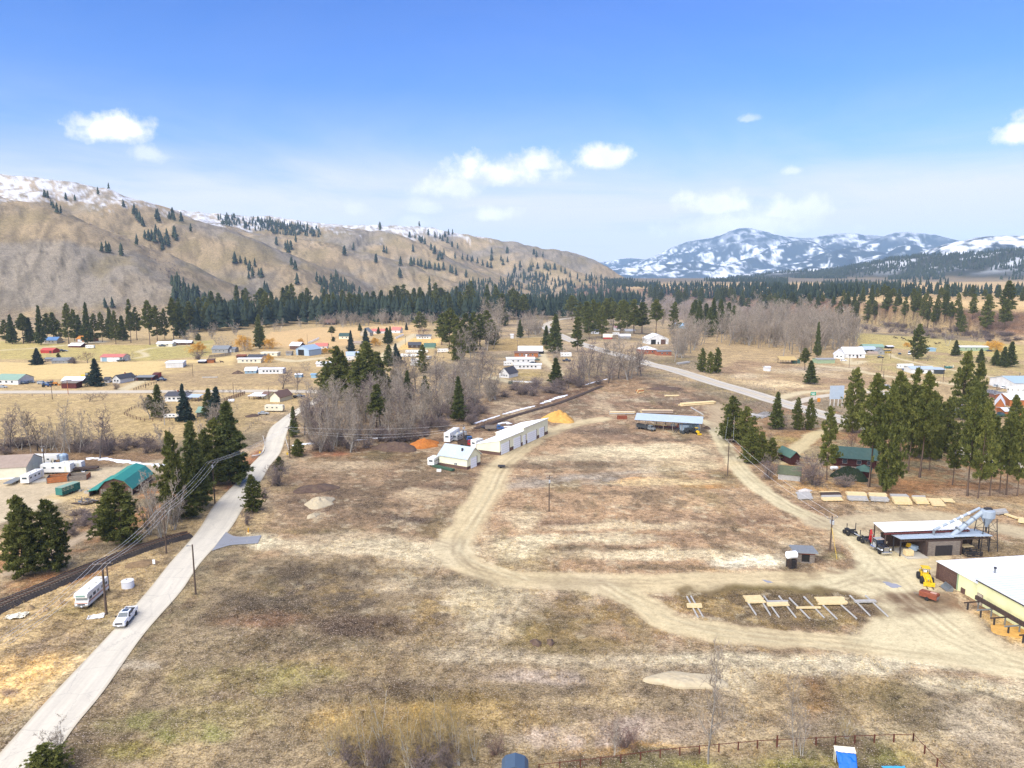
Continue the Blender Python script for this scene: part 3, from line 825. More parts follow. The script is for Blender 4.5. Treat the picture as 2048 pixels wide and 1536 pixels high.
def thing(name,label,cat,loc,rz=0.0,group=None,scale=1.0):
 o=bpy.data.objects.new(name,None)
 o.empty_display_size=0.5
 o.location=loc
 o.rotation_euler=(0,0,rz)
 o.scale=(scale,)*3 if not isinstance(scale,tuple)else scale
 COL.objects.link(o)
 return tag(o,label,cat,group)
def dup(root,loc,rz=None,label=None,group=None,scale=None):
 """a copy of a thing with copies of its parts and sub-parts; meshes are shared"""
 r=root.copy()
 COL.objects.link(r)
 r.location=loc
 if rz is not None:
  r.rotation_euler=(0,0,rz)
 if scale:
  r.scale=scale if isinstance(scale,tuple)else(scale,)*3
 if label:
  r['label']=label
 if group:
  r['group']=group
 for ch in root.children:
  c=ch.copy()
  COL.objects.link(c)
  c.parent=r
  for g in ch.children:
   d=g.copy()
   COL.objects.link(d)
   d.parent=c
 return r
def struct(o):
 o['kind']='structure'
 return o
def road_material(name,col,wear,edge):
 m=bpy.data.materials.new(name)
 m.use_nodes=True
 q=NT(m.node_tree)
 bs=q.n['Principled BSDF']
 uv=q.node('ShaderNodeUVMap').outputs[0]
 sp=q.node('ShaderNodeSeparateXYZ',Vector=uv)
 u=sp.outputs[0]
 pos=q.node('ShaderNodeNewGeometry').outputs['Position']
 st=q.node('ShaderNodeMapping',Vector=uv,Scale=(9.0,0.06,1.0))
 s=q.noise(st.outputs[0],1.6,4.0,0.6)
 g=q.noise(pos,2.4,4.0,0.7)
 b=q.noise(pos,0.13,3.0,0.6)
 c=q.mix(1.0,(*col,1),q.ramp(s,[(0.3,0.93),(0.7,1.05)]),'MULTIPLY')
 c=q.mix(1.0,c,q.ramp(g,[(0.3,0.95),(0.7,1.05)]),'MULTIPLY')
 c=q.mix(1.0,c,q.ramp(b,[(0.3,0.95),(0.7,1.03)]),'MULTIPLY')
 d=q.math('ABSOLUTE',q.math('SUBTRACT',u,0.5))
 wh=q.math('ABSOLUTE',q.math('SUBTRACT',d,0.24))
 c=q.mix(q.ramp(wh,[(0.02,wear),(0.16,0.0)]),c,q.mix(1.0,c,(0.80,0.80,0.82),'MULTIPLY'))
 e=q.math('ADD',d,q.math('MULTIPLY',q.math('SUBTRACT',g,0.5),0.05))
 c=q.mix(q.ramp(e,[(0.42,0.0),(0.485,edge)]),c,A(200,184,152))
 k=q.node('ShaderNodeTexVoronoi',_feature='DISTANCE_TO_EDGE',Scale=0.16)
 wv=q.node('ShaderNodeVectorMath',_operation='ADD',i0=pos)
 q.l.new(q.math('MULTIPLY',g,1.2),wv.inputs[1])
 q.l.new(wv.outputs[0],k.inputs['Vector'])
 c=q.mix(q.ramp(k.outputs['Distance'],[(0.0,0.35),(0.012,0.0)]),c,(0.16,0.15,0.15))
 q.l.new(c,bs.inputs['Base Color'])
 bs.inputs['Roughness'].default_value=0.9
 bs.inputs['Specular IOR Level'].default_value=0.15
 bp=q.node('ShaderNodeBump',Strength=0.2,Distance=0.02,Height=g)
 q.l.new(bp.outputs[0],bs.inputs['Normal'])
 return m
def ribbon(name,L,R,material,lift=0.06,cross=4,step=4.0):
 """surface between two edge lines given in ground metres"""
 L,R=[np.array(p)for p in catmull(L,6)],[np.array(p)for p in catmull(R,6)]
 V,F,UV=[],[],[]
 run=0.0
 n=cross+1
 for k,(a,b)in enumerate(zip(L,R)):
  if k:
   run+=float(np.hypot(*((a+b)/2-(L[k-1]+R[k-1])/2)))
  for j in range(n):
   t=j/cross
   V.append((*(a*(1-t)+b*t),0))
   UV.append((t,run))
 V=np.array(V)
 V[:,2]=np.max([height(V[:,0]+ox,V[:,1]+oy)for ox,oy in((0,0),(.7,0),(-.7,0),(0,.9),(0,-.9))],0)+lift
 for k in range(len(L)-1):
  for j in range(cross):
   i=k*n+j
   F.append((i,i+1,i+n+1,i+n))
 me=bpy.data.meshes.new(name)
 me.from_pydata([tuple(v)for v in V],[],F)
 me.materials.append(material)
 uvl=me.uv_layers.new(name='UVMap')
 for l in me.loops:
  uvl.data[l.index].uv=UV[l.vertex_index]
 me.update()
 if me.polygons[0].normal.z<0:
  me.flip_normals()
 o=bpy.data.objects.new(name,me)
 COL.objects.link(o)
 return o
def xy(pts):
 return[tuple(at(*p).xy)for p in pts]
def offset(c,w):
 """edge lines of a band of width w about a centre line in metres"""
 c=[np.array(p)for p in catmull(c,4)]
 L,R=[],[]
 for i in range(len(c)):
  t=c[min(i+1,len(c)-1)]-c[max(i-1,0)]
  t=t/np.linalg.norm(t)
  nrm=np.array([-t[1],t[0]])
  L.append(tuple(c[i]+nrm*w/2))
  R.append(tuple(c[i]-nrm*w/2))
 return L,R
M_CHIP=road_material('chip_seal',A(234,224,203),0.35,0.55)
M_LANE=road_material('worn_asphalt',A(220,209,190),0.75,0.7)
M_ASPH=road_material('new_asphalt',A(156,158,164),0.2,0.2)
M_GRAV=road_material('white_gravel',A(222,208,184),0.3,0.4)
cl=[(-25,1536),(48,1455),(112,1384),(219,1270),(294,1185),(339,1128),(396,1062),(430,1010),(480,958),(500,932),(523,906),(534,870),(543,854),(560,841),(578,828),(606,811),(636,795),(655,787)]
cr=[(95,1536),(150,1455),(207,1384),(287,1270),(361,1185),(400,1128),(458,1062),(491,1010),(525,958),(540,932),(561,906),(573,870),(578,854),(585,841),(598,828),(626,812),(654,797),(676,788)]
ext=lambda pts:[tuple(2*np.array(pts[0])-np.array(pts[1]))]+pts
struct(ribbon('county_road',[tuple(3*np.array(xy(cl)[0])-2*np.array(xy(cl)[1]))]+xy(cl),[tuple(3*np.array(xy(cr)[0])-2*np.array(xy(cr)[1]))]+xy(cr),M_CHIP,0.09))
struct(ribbon('driveway_apron',xy([(452,1065),(468,1073),(490,1074.5),(523,1071.5)]),xy([(423,1103),(443,1096.5),(466,1091),(515.5,1088)]),M_ASPH,0.13))
struct(ribbon('gravel_road',xy([(-300,781.5),(0,781.8),(200,781.5),(350,780.8),(480,780),(560,780),(700,781)]),xy([(-300,788.5),(0,787.8),(200,787.5),(350,786),(480,785),(560,786),(700,788)]),M_GRAV,0.1,2))
hu=xy([(1297,724.5),(1351.6,735),(1439.5,758),(1498,775),(1571,799),(1700,836),(1931,896),(2048,922),(2400,1000)])
hl=xy([(1302,733),(1337,743.6),(1410,770),(1498,797),(1557,813),(1700,852),(1931,914),(2048,945),(2400,1035)])
hc_=[tuple((np.array(a)+np.array(b))/2)for a,b in zip(hu,hl)]
up=xy([(1090,652),(1096,658),(1112,667),(1131,676),(1150,684),(1172,691),(1215,704),(1253,714),(1280,722)])
hc_=up+hc_
hL,hR=offset(hc_,13.0)
struct(ribbon('highway',hL,hR,M_LANE,0.12))
for dd,nm,c_,w_ in((0.12,'centre_line',A(206,176,96),0.22),(-0.12,'centre_line',A(206,176,96),0.22),(4.2,'edge_line',A(236,236,232),0.26),(-4.2,'edge_line',A(236,236,232),0.26)):
 cc=[np.array(p)for p in catmull(hc_,4)]
 ln=[]
 for i in range(len(cc)):
  t=cc[min(i+1,len(cc)-1)]-cc[max(i-1,0)]
  t=t/np.linalg.norm(t)
  ln.append(tuple(cc[i]+np.array([-t[1],t[0]])*dd*(2.2 if nm=='centre_line' else 1)))
 a_,b_=offset(ln[::3],w_)
 struct(ribbon(nm,a_,b_,mat('paint_'+nm,c_,0.7,0.2,0.8),0.15,1))
ul,ur=offset(xy([(1092,654),(1094,648),(1103,643.5),(1116,640),(1131,637),(1160,634)]),9)
struct(ribbon('village_road',ul,ur,M_GRAV,0.1,2))
sl,sr=offset(xy([(1590,806),(1622,797),(1660,791),(1720,786),(1800,783)]),6)
struct(ribbon('side_road',sl,sr,M_GRAV,0.08,2))
def railway():
 c=[at(*p)for p in[(-120,1275),(0,1214),(86,1177),(167,1142),(221,1121),(273,1101),(336,1080),(378,1069)]]
 pts=[np.array(p)for p in catmull([(p.x,p.y)for p in c],10)]
 L,R=offset([tuple(p)for p in pts],6.2)
 bed=MB()
 n=len(L)
 rows=[]
 rng=random.Random(4)
 for(a,b)in zip(L,R):
  row=[]
  for t,h in((0,-0.05),(0.22,0.38),(0.5,0.42),(0.78,0.38),(1,-0.05)):
   j=rng.uniform(-0.05,0.05)
   row.append((a[0]+(b[0]-a[0])*(t+j*0.6),a[1]+(b[1]-a[1])*(t+j*0.6),h+rng.uniform(-0.05,0.07)))
  rows.append(row)
 V=[p for r in rows for p in r]
 F=[(k*5+j,k*5+j+1,k*5+j+6,k*5+j+5)for k in range(len(rows)-1)for j in range(4)]
 bed.add(V,F)
 o=bed.build('railway_ballast',mat('ballast',A(58,52,50),0.95,0.5,4.0,bump=1.0,dirt=(A(96,82,68),0.4,0.4)))
 struct(o)
 base=c[3]
 t=thing('railway_track','disused single railway track on dark ballast beside the county road','railway track',(base.x,base.y,0))
 tie=MB().box((0,0,0),(2.6,0.26,0.16)).mesh('tie',mat('tie_wood',A(118,106,94),0.95,0.3,3.0,streak=(0.5,6,6)))
 run=[0.0]
 for a,b in zip(pts[:-1],pts[1:]):
  run.append(run[-1]+float(np.hypot(*(b-a))))
 s,k=0.3,0
 P=np.array(pts)
 while s<run[-1]-2 and k<299:
  x,y=np.interp(s,run,P[:,0]),np.interp(s,run,P[:,1])
  x2,y2=np.interp(s+0.5,run,P[:,0]),np.interp(s+0.5,run,P[:,1])
  o=bpy.data.objects.new('tie',tie)
  o.parent=t
  o.location=(x-base.x,y-base.y,0.40+rng.uniform(-0.03,0.03))
  o.rotation_euler=(0,0,math.atan2(y2-y,x2-x)+PI/2+rng.uniform(-0.05,0.05))
  COL.objects.link(o)
  s+=0.62
  k+=1
 rust=mat('rail_steel',A(150,112,88),0.6,0.25,1.0,metal=0.3)
 for off in(-0.72,0.72):
  rl,rr=offset([tuple(p)for p in pts[::2]],2*abs(off))
  line=rl if off<0 else rr
  m=MB()
  for a,b in zip(line[:-1],line[1:]):
   d=math.hypot(b[0]-a[0],b[1]-a[1])
   m.box(((a[0]+b[0])/2-base.x,(a[1]+b[1])/2-base.y,0.55),(d+0.05,0.09,0.16),math.atan2(b[1]-a[1],b[0]-a[0]))
  m.build('rail',rust,t)
railway()
def leaf_material(name,cols,rough=0.75):
 m=bpy.data.materials.new(name)
 m.use_nodes=True
 q=NT(m.node_tree)
 bs=q.n['Principled BSDF']
 oi=q.node('ShaderNodeObjectInfo').outputs['Random']
 at_=q.node('ShaderNodeAttribute',_attribute_name='shade').outputs['Fac']
 f=q.math('ADD',q.math('MULTIPLY',at_,0.75),q.math('MULTIPLY',oi,0.25))
 c=q.ramp(f,[(i/(len(cols)-1),c)for i,c in enumerate(cols)])
 q.l.new(c,bs.inputs['Base Color'])
 bs.inputs['Roughness'].default_value=rough
 bs.inputs['Specular IOR Level'].default_value=0.12
 return m
M_NEEDLE=leaf_material('pine_needles',[(0.040,0.048,0.014),(0.088,0.098,0.024),(0.145,0.150,0.036),(0.21,0.20,0.05)])
M_FIR=leaf_material('fir_needles',[(0.034,0.044,0.015),(0.070,0.084,0.025),(0.112,0.124,0.036),(0.16,0.165,0.05)])
M_SPRUCE=leaf_material('spruce_needles',[(0.018,0.032,0.030),(0.032,0.052,0.044),(0.052,0.074,0.060),(0.08,0.10,0.08)])
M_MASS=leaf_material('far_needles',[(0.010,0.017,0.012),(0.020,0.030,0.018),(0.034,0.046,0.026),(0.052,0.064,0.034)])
M_YEW=leaf_material('dark_shrub_leaves',[(0.012,0.018,0.010),(0.020,0.028,0.014),(0.034,0.042,0.020)])
M_TWIG=leaf_material('grey_twigs',[(0.17,0.132,0.10),(0.30,0.245,0.19),(0.46,0.395,0.315)])
M_TWIG2=leaf_material('purple_twigs',[(0.12,0.088,0.080),(0.20,0.155,0.14),(0.28,0.225,0.20)])
M_WILLOW=leaf_material('golden_willow_twigs',[(0.40,0.19,0.03),(0.60,0.32,0.055),(0.72,0.44,0.10)])
M_OCHRE=leaf_material('ochre_twigs',[(0.26,0.19,0.08),(0.40,0.29,0.12),(0.52,0.42,0.22)])
M_REDTWIG=leaf_material('red_twigs',[(0.12,0.065,0.055),(0.19,0.11,0.09),(0.28,0.18,0.14)])
M_BARK=mat('pine_bark',(0.14,0.095,0.068),0.95,0.35,3.0,streak=(4,4,0.6))
M_GREYBARK=mat('grey_bark',(0.30,0.27,0.235),0.95,0.3,3.0,streak=(4,4,0.6))
M_DARKBARK=mat('dark_bark',(0.13,0.11,0.10),0.95,0.3,3.0,streak=(4,4,0.6))
M_PALEBARK=mat('pale_bark',(0.46,0.43,0.38),0.9,0.3,3.0,streak=(4,4,0.8))
def faces_mesh(name,V,F,shade,material):
 """mesh from quads/triangles with one shade value per face corner point"""
 me=bpy.data.meshes.new(name)
 V=np.asarray(V,np.float32)
 F=np.asarray(F,np.int32)
 k=F.shape[1]
 me.vertices.add(len(V))
 me.vertices.foreach_set('co',V.ravel())
 me.loops.add(F.size)
 me.loops.foreach_set('vertex_index',F.ravel())
 me.polygons.add(len(F))
 me.polygons.foreach_set('loop_start',np.arange(0,F.size,k,dtype=np.int32))
 if shade is not None:
  a=me.attributes.new('shade','FLOAT','POINT')
  a.data.foreach_set('value',np.asarray(shade,np.float32))
 me.update()
 me.validate()
 for m in(material if isinstance(material,list)else[material]):
  me.materials.append(m)
 return me
def prisms(segs):
 """segments (p0, p1, r0, r1) to three-sided prisms"""
 S=np.array([(*a,*b,r0,r1)for a,b,r0,r1 in segs],float)
 p0,p1,r0,r1=S[:,:3],S[:,3:6],S[:,6:7],S[:,7:8]
 d=p1-p0
 d/=np.linalg.norm(d,axis=1,keepdims=True)+1e-9
 ref=np.where(np.abs(d[:,2:3])>0.9,np.array([[1.0,0,0]]),np.array([[0,0,1.0]]))
 u=np.cross(d,ref)
 u/=np.linalg.norm(u,axis=1,keepdims=True)+1e-9
 w=np.cross(d,u)
 V=[]
 for c,r in((p0,r0),(p1,r1)):
  for i in range(3):
   t=2*PI*i/3
   V.append(c+r*(math.cos(t)*u+math.sin(t)*w))
 V=np.stack(V,1)
 n=len(S)
 base=(np.arange(n)*6)[:,None]
 F=np.concatenate([base+np.array([[i,(i+1)%3,3+(i+1)%3,3+i]])for i in range(3)])
 return V.reshape(-1,3),F
def tufts(rng,P,D,n,ln,wd,spread=0.9):
 """n needle blades about every point P, leaning towards D"""
 m=len(P)
 c=np.repeat(P,n,0)+rng.normal(0,ln*0.22,(m*n,3))
 d=np.repeat(D,n,0)+rng.normal(0,spread,(m*n,3))
 d/=np.linalg.norm(d,axis=1,keepdims=True)+1e-9
 L=ln*rng.uniform(0.6,1.25,(m*n,1))
 s=np.cross(d,rng.normal(0,1,(m*n,3)))
 s/=np.linalg.norm(s,axis=1,keepdims=True)+1e-9
 Wd=wd*rng.uniform(0.6,1.2,(m*n,1))
 a,b=c-s*Wd,c+s*Wd
 e=c+d*L
 V=np.stack([a,b,e+s*Wd*0.3,e-s*Wd*0.3],1)
 F=np.arange(m*n*4).reshape(-1,4)
 return V.reshape(-1,3),F
def make_pine(seed,H=20.0,bare=0.3,spread=0.19,top=0.55,dens=1.0,kind='pine'):
 """trunk and crown meshes of one conifer of height H"""
 rng=np.random.RandomState(seed)
 lean=rng.normal(0,0.012,2)
 segs,P,D=[],[],[]
 z=0.0
 N=9
 r_b=H*0.0125
 ax=lambda h:np.array([lean[0]*h+0.10*math.sin(h*0.5+seed),lean[1]*h+0.10*math.cos(h*0.43+seed),h])
 for i in range(N):
  a,b=H*i/N,H*(i+1)/N*(0.985 if i==N-1 else 1)
  segs.append((ax(a),ax(b),r_b*(1-i/N*0.92)*(1.5 if i==0 else 1),r_b*(1-(i+1)/N*0.92)))
 nb=int((46 if kind=='pine' else 62)*dens)
 lob=rng.uniform(0.65,1.2,7)
 for k in range(nb):
  t=bare+(1-bare)*((k+rng.uniform(0,1))/nb)
  rel=(t-bare)/(1-bare)
  h=t*H
  if kind=='pine':
   prof=min(1.0,0.50+rel*2.2)*(1-rel**1.5)**0.75+0.07
  elif kind=='fir':
   prof=(1-rel)**0.85*min(1,0.75+rel*3)+0.03
  else:
   prof=(1-rel)**0.95+0.02
  phi=k*2.4+rng.uniform(-0.5,0.5)
  R=H*spread*prof*rng.uniform(0.68,1.15)*(lob[int((phi%(2*PI))/(2*PI)*7)]if kind=='pine' else 1)
  if kind=='pine' and rng.rand()<0.08:
   continue
  rise={'pine':0.22-0.35*(1-rel),'fir':0.15-0.25*(1-rel),'spruce':-0.25}[kind]
  base=ax(h)
  tip=base+np.array([math.cos(phi)*R,math.sin(phi)*R,R*rise])
  segs.append((base,base*0.35+tip*0.65+np.array([0,0,-0.02*R]),0.013*R+0.02,0.02))
  nt=max(5,int(R*(5.2 if kind=='pine' else 5.6)*20/H))
  for j in range(nt):
   f=0.28+0.75*(j+rng.rand())/nt
   q=base+(tip-base)*f
   side=rng.normal(0,0.14*R*f+0.06,3)
   side[2]=side[2]*0.55+0.10*R*f*f
   P.append(q+side)
   D.append(np.array([math.cos(phi)*0.6,math.sin(phi)*0.6,0.55 if kind=='pine' else-0.12]))
 for j in range(8):
  P.append(ax(H*(0.955+0.05*j/8))+rng.normal(0,0.05,3))
  D.append(np.array([0,0,1.2]))
 P,D=np.array(P),np.array(D)
 n=22
 V,F=tufts(rng,P,D,n,H*0.030,H*0.0068,0.75 if kind=='pine' else 0.6)
 sh=np.clip(np.repeat(rng.uniform(0.05,0.75,len(P)),n*4)+rng.uniform(-0.2,0.3,len(P)*n).repeat(4),0,1)
 TV,TF=prisms(segs)
 return TV,TF,V,F,sh
class Proto:
 """meshes shared by every tree of one shape; height 1 metre, scaled per tree"""
 def __init__(s,name,H,TV,TF,V,F,sh,bark,leaf,tn='trunk',cn='crown'):
  s.tn,s.cn=tn,cn
  TV,V=np.asarray(TV)/H,np.asarray(V)/H
  s.t=faces_mesh(name+'_trunk',TV,TF,np.full(len(TV),0.3),bark)
  s.c=faces_mesh(name+'_crown',V,F,sh,leaf)
  s.hull=float(np.percentile(np.hypot(V[:,0],V[:,1]),97))
  AV=np.concatenate([TV,V])
  AF=np.concatenate([TF,F+len(TV)])
  s.j=faces_mesh(name,AV,AF,np.concatenate([np.full(len(TV),0.3),sh]),[bark,leaf])
  s.j.polygons.foreach_set('material_index',np.concatenate([np.zeros(len(TF)),np.ones(len(F))]).astype(np.int32))
 def place(s,name,label,cat,loc,h,w=None,rz=0.0,group=None,far=False):
  """h height, w crown width in metres"""
  k=h if w is None else w/(2*s.hull)
  sc=(k,k,h)
  if far:
   o=bpy.data.objects.new(name,s.j)
   COL.objects.link(o)
   o.location,o.scale,o.rotation_euler=loc,sc,(0,0,rz)
   return tag(o,label,cat,group)
  t=thing(name,label,cat,loc,rz,group,sc)
  for n,me in((s.tn,s.t),(s.cn,s.c)):
   o=bpy.data.objects.new(n,me)
   o.parent=t
   COL.objects.link(o)
  return t
PINES=[]
for i,(b,sp)in enumerate([(0.30,0.17),(0.22,0.19),(0.38,0.16),(0.15,0.20),(0.46,0.17),(0.27,0.15)]):
 PINES.append(Proto('ponderosa_pine',20,*make_pine(10+i,20,b,sp,dens=1.15),M_BARK,M_NEEDLE))
FULL=[]
for i,sp in enumerate([0.26,0.30,0.24]):
 FULL.append(Proto('full_pine',14,*make_pine(30+i,14,0.05,sp,dens=1.7),M_BARK,M_NEEDLE))
FIRS=[]
for i,sp in enumerate([0.17,0.20,0.15]):
 FIRS.append(Proto('fir',20,*make_pine(40+i,20,0.07,sp,dens=1.5,kind='fir'),M_BARK,M_FIR))
SPRUCES=[]
for i,sp in enumerate([0.24,0.20]):
 SPRUCES.append(Proto('spruce',12,*make_pine(50+i,12,0.04,sp,dens=1.5,kind='spruce'),M_BARK,M_SPRUCE))
def make_bare(seed,H=14.0,kind='cottonwood',tk=1.0):
 """leafless tree: limbs (trunk mesh) and twigs (crown mesh)"""
 rng=np.random.RandomState(seed)
 limb,twig=[],[]
 cfg=dict(cottonwood=(1,0.15,0.62,16,0.34),clump=(5,0.02,0.42,9,0.22),round=(1,0.12,1.05,15,0.50),shrub=(13,0.0,0.62,5,0.42),willow=(1,0.12,0.95,16,0.46),slim=(2,0.08,0.40,12,0.24))[kind]
 stems,bare,flare,nbr,_=cfg
 def branch(p,d,L,r,lvl,nseg):
  pts=[np.array(p)]
  d=np.array(d)/np.linalg.norm(d)
  for i in range(nseg):
   d=d+rng.normal(0,0.13 if lvl else 0.06,3)
   if kind in('cottonwood','clump','slim'):
    d[2]+=0.10 if lvl else 0.02
   if kind=='willow' and lvl>=2:
    d[2]-=0.30
   d/=np.linalg.norm(d)
   pts.append(pts[-1]+d*L/nseg)
  for i in range(nseg):
   a,b=i/nseg,(i+1)/nseg
   (limb if lvl<2 else twig).append((pts[i],pts[i+1],r*(1-0.85*a),max(r*(1-0.85*b),0.009*tk)))
  return pts,d
 for s in range(stems):
  ang=rng.uniform(0,2*PI)
  tilt=(0.05 if stems==1 else 0.30 if kind!='shrub' else 0.62)*rng.uniform(0.4,1.2)
  off=np.array([math.cos(ang),math.sin(ang),0])*(0 if stems==1 else rng.uniform(0.1,0.5)*H*0.06)
  hs=H*(0.92 if kind not in('round','willow')else 0.62)*(1 if stems==1 else rng.uniform(0.65,1.0))
  r0=H*(0.014 if stems==1 else 0.007)
  if kind in('round','willow'):
   r0=H*0.024
  if kind=='shrub':
   r0=H*0.011
  tp,_=branch(off,(math.cos(ang)*tilt,math.sin(ang)*tilt,1),hs,r0,0,7)
  for k in range(nbr):
   f=bare+(0.97-bare)*(k+rng.rand())/nbr
   i=min(int(f*7),6)
   p=tp[i]+(tp[i+1]-tp[i])*(f*7-i)
   a=k*2.4+rng.uniform(-0.6,0.6)
   up=1.0 if kind in('cottonwood','clump','slim')else 0.55
   L1=H*flare*0.5*(1-0.65*f)*rng.uniform(0.75,1.2)
   if kind=='shrub':
    L1=H*0.34*rng.uniform(0.6,1.1)
   b1,d1=branch(p,(math.cos(a),math.sin(a),up*rng.uniform(0.6,1.3)),L1,r0*0.42*(1-0.5*f),1,4)
   for m in range(7 if kind!='shrub' else 5):
    j=1+int(rng.rand()*3.99)
    p2=b1[j]
    d2=d1*0.6+rng.normal(0,0.55,3)+np.array([0,0,0.25])
    b2,e2=branch(p2,d2,L1*rng.uniform(0.35,0.6),max(0.0034*H,0.024)*tk,2,2)
    for m2 in range(5):
     q=b2[1+int(rng.rand()*1.99)]
     d3=e2*0.7+rng.normal(0,0.5,3)
     if kind=='willow':
      d3[2]-=0.5
     branch(q,d3,L1*rng.uniform(0.2,0.38),max(0.0026*H,0.018)*tk,3,1)
 TV,TF=prisms(limb)
 V,F=prisms(twig)
 sh=rng.uniform(0,1,len(twig)).repeat(6)
 if kind=='willow':
  T=np.array([t[1]for t in twig])
  T=T[rng.rand(len(T))<0.75]
  W_,G_=tufts(rng,T,np.tile([0,0,-0.5],(len(T),1)),7,H*0.075,H*0.0042,0.55)
  F=np.concatenate([F,G_+len(V)])
  V=np.concatenate([V,W_])
  sh=np.concatenate([sh,rng.uniform(0,1,len(W_)//4).repeat(4)])
 return TV,TF,V,F,sh
BARE={}
for kd,seeds,H,bark,tw in(('cottonwood',(1,2,3,4),16,M_GREYBARK,M_TWIG),('clump',(5,6,7),13,M_PALEBARK,M_TWIG),('round',(8,9),9,M_DARKBARK,M_TWIG2),('shrub',(11,12,13),4,M_DARKBARK,M_TWIG2),('willow',(14,15),10,M_GREYBARK,M_WILLOW),('slim',(16,17),9,M_PALEBARK,M_TWIG)):
 BARE[kd]=[Proto('bare_'+kd,H,*make_bare(s,H,kd,0.55 if kd=='slim' else 1.0),bark,tw,cn='twigs')for s in seeds]
BARE['ochre']=[Proto('ochre_shrub',4,*make_bare(21,4,'shrub',0.45),M_GREYBARK,M_OCHRE,cn='twigs'),Proto('ochre_clump',7,*make_bare(22,7,'clump',0.42),M_PALEBARK,M_OCHRE,cn='twigs')]
BARE['red']=[Proto('red_shrub',4,*make_bare(23,4,'shrub',0.5),M_DARKBARK,M_REDTWIG,cn='twigs')]
BARE['redtree']=[Proto('red_tree',9,*make_bare(24,9,'round'),M_DARKBARK,M_REDTWIG,cn='twigs')]
BARE['dark']=[Proto('dark_tree',12,*make_bare(25+i,12,'cottonwood'),M_DARKBARK,M_TWIG2,cn='twigs')for i in range(2)]
KINDS=dict(pine=PINES,full=FULL,fir=FIRS,spruce=SPRUCES,**BARE)
NAMES=dict(pine=('pine_tree','pine tree'),full=('pine_tree','pine tree'),fir=('fir_tree','fir tree'),spruce=('spruce_tree','spruce tree'),cottonwood=('bare_tree','bare tree'),clump=('bare_tree','bare tree'),round=('bare_tree','bare tree'),shrub=('bare_shrub','shrub'),willow=('willow_tree','willow'),slim=('bare_tree','bare tree'),ochre=('bare_shrub','shrub'),red=('bare_shrub','shrub'),redtree=('bare_tree','bare tree'),dark=('bare_tree','bare tree'))
RT=random.Random(77)
COUNT={}
def plant(kind,px,py,top,wpx,label,group=None,far=None,i=None,sink=0.1):
 """one tree standing where its foot is seen at (px, py), as tall as the photograph shows it, wpx wide"""
 p=gp(px,py)
 d=math.hypot(p.x,p.y)
 ev=ray(px,top)
 h=CAM_H+ev.z*d/math.hypot(ev.x,ev.y)-p.z
 w=metres(p,wpx)if wpx else None
 pr=KINDS[kind]
 k=pr[RT.randrange(len(pr))]if i is None else pr[i%len(pr)]
 nm,cat=NAMES[kind]
 far=d>420 if far is None else far
 COUNT[nm]=COUNT.get(nm,0)+1
 p.z-=sink
 return k.place(nm,label,cat,p,h+sink,w,RT.uniform(0,6.28),group,far)
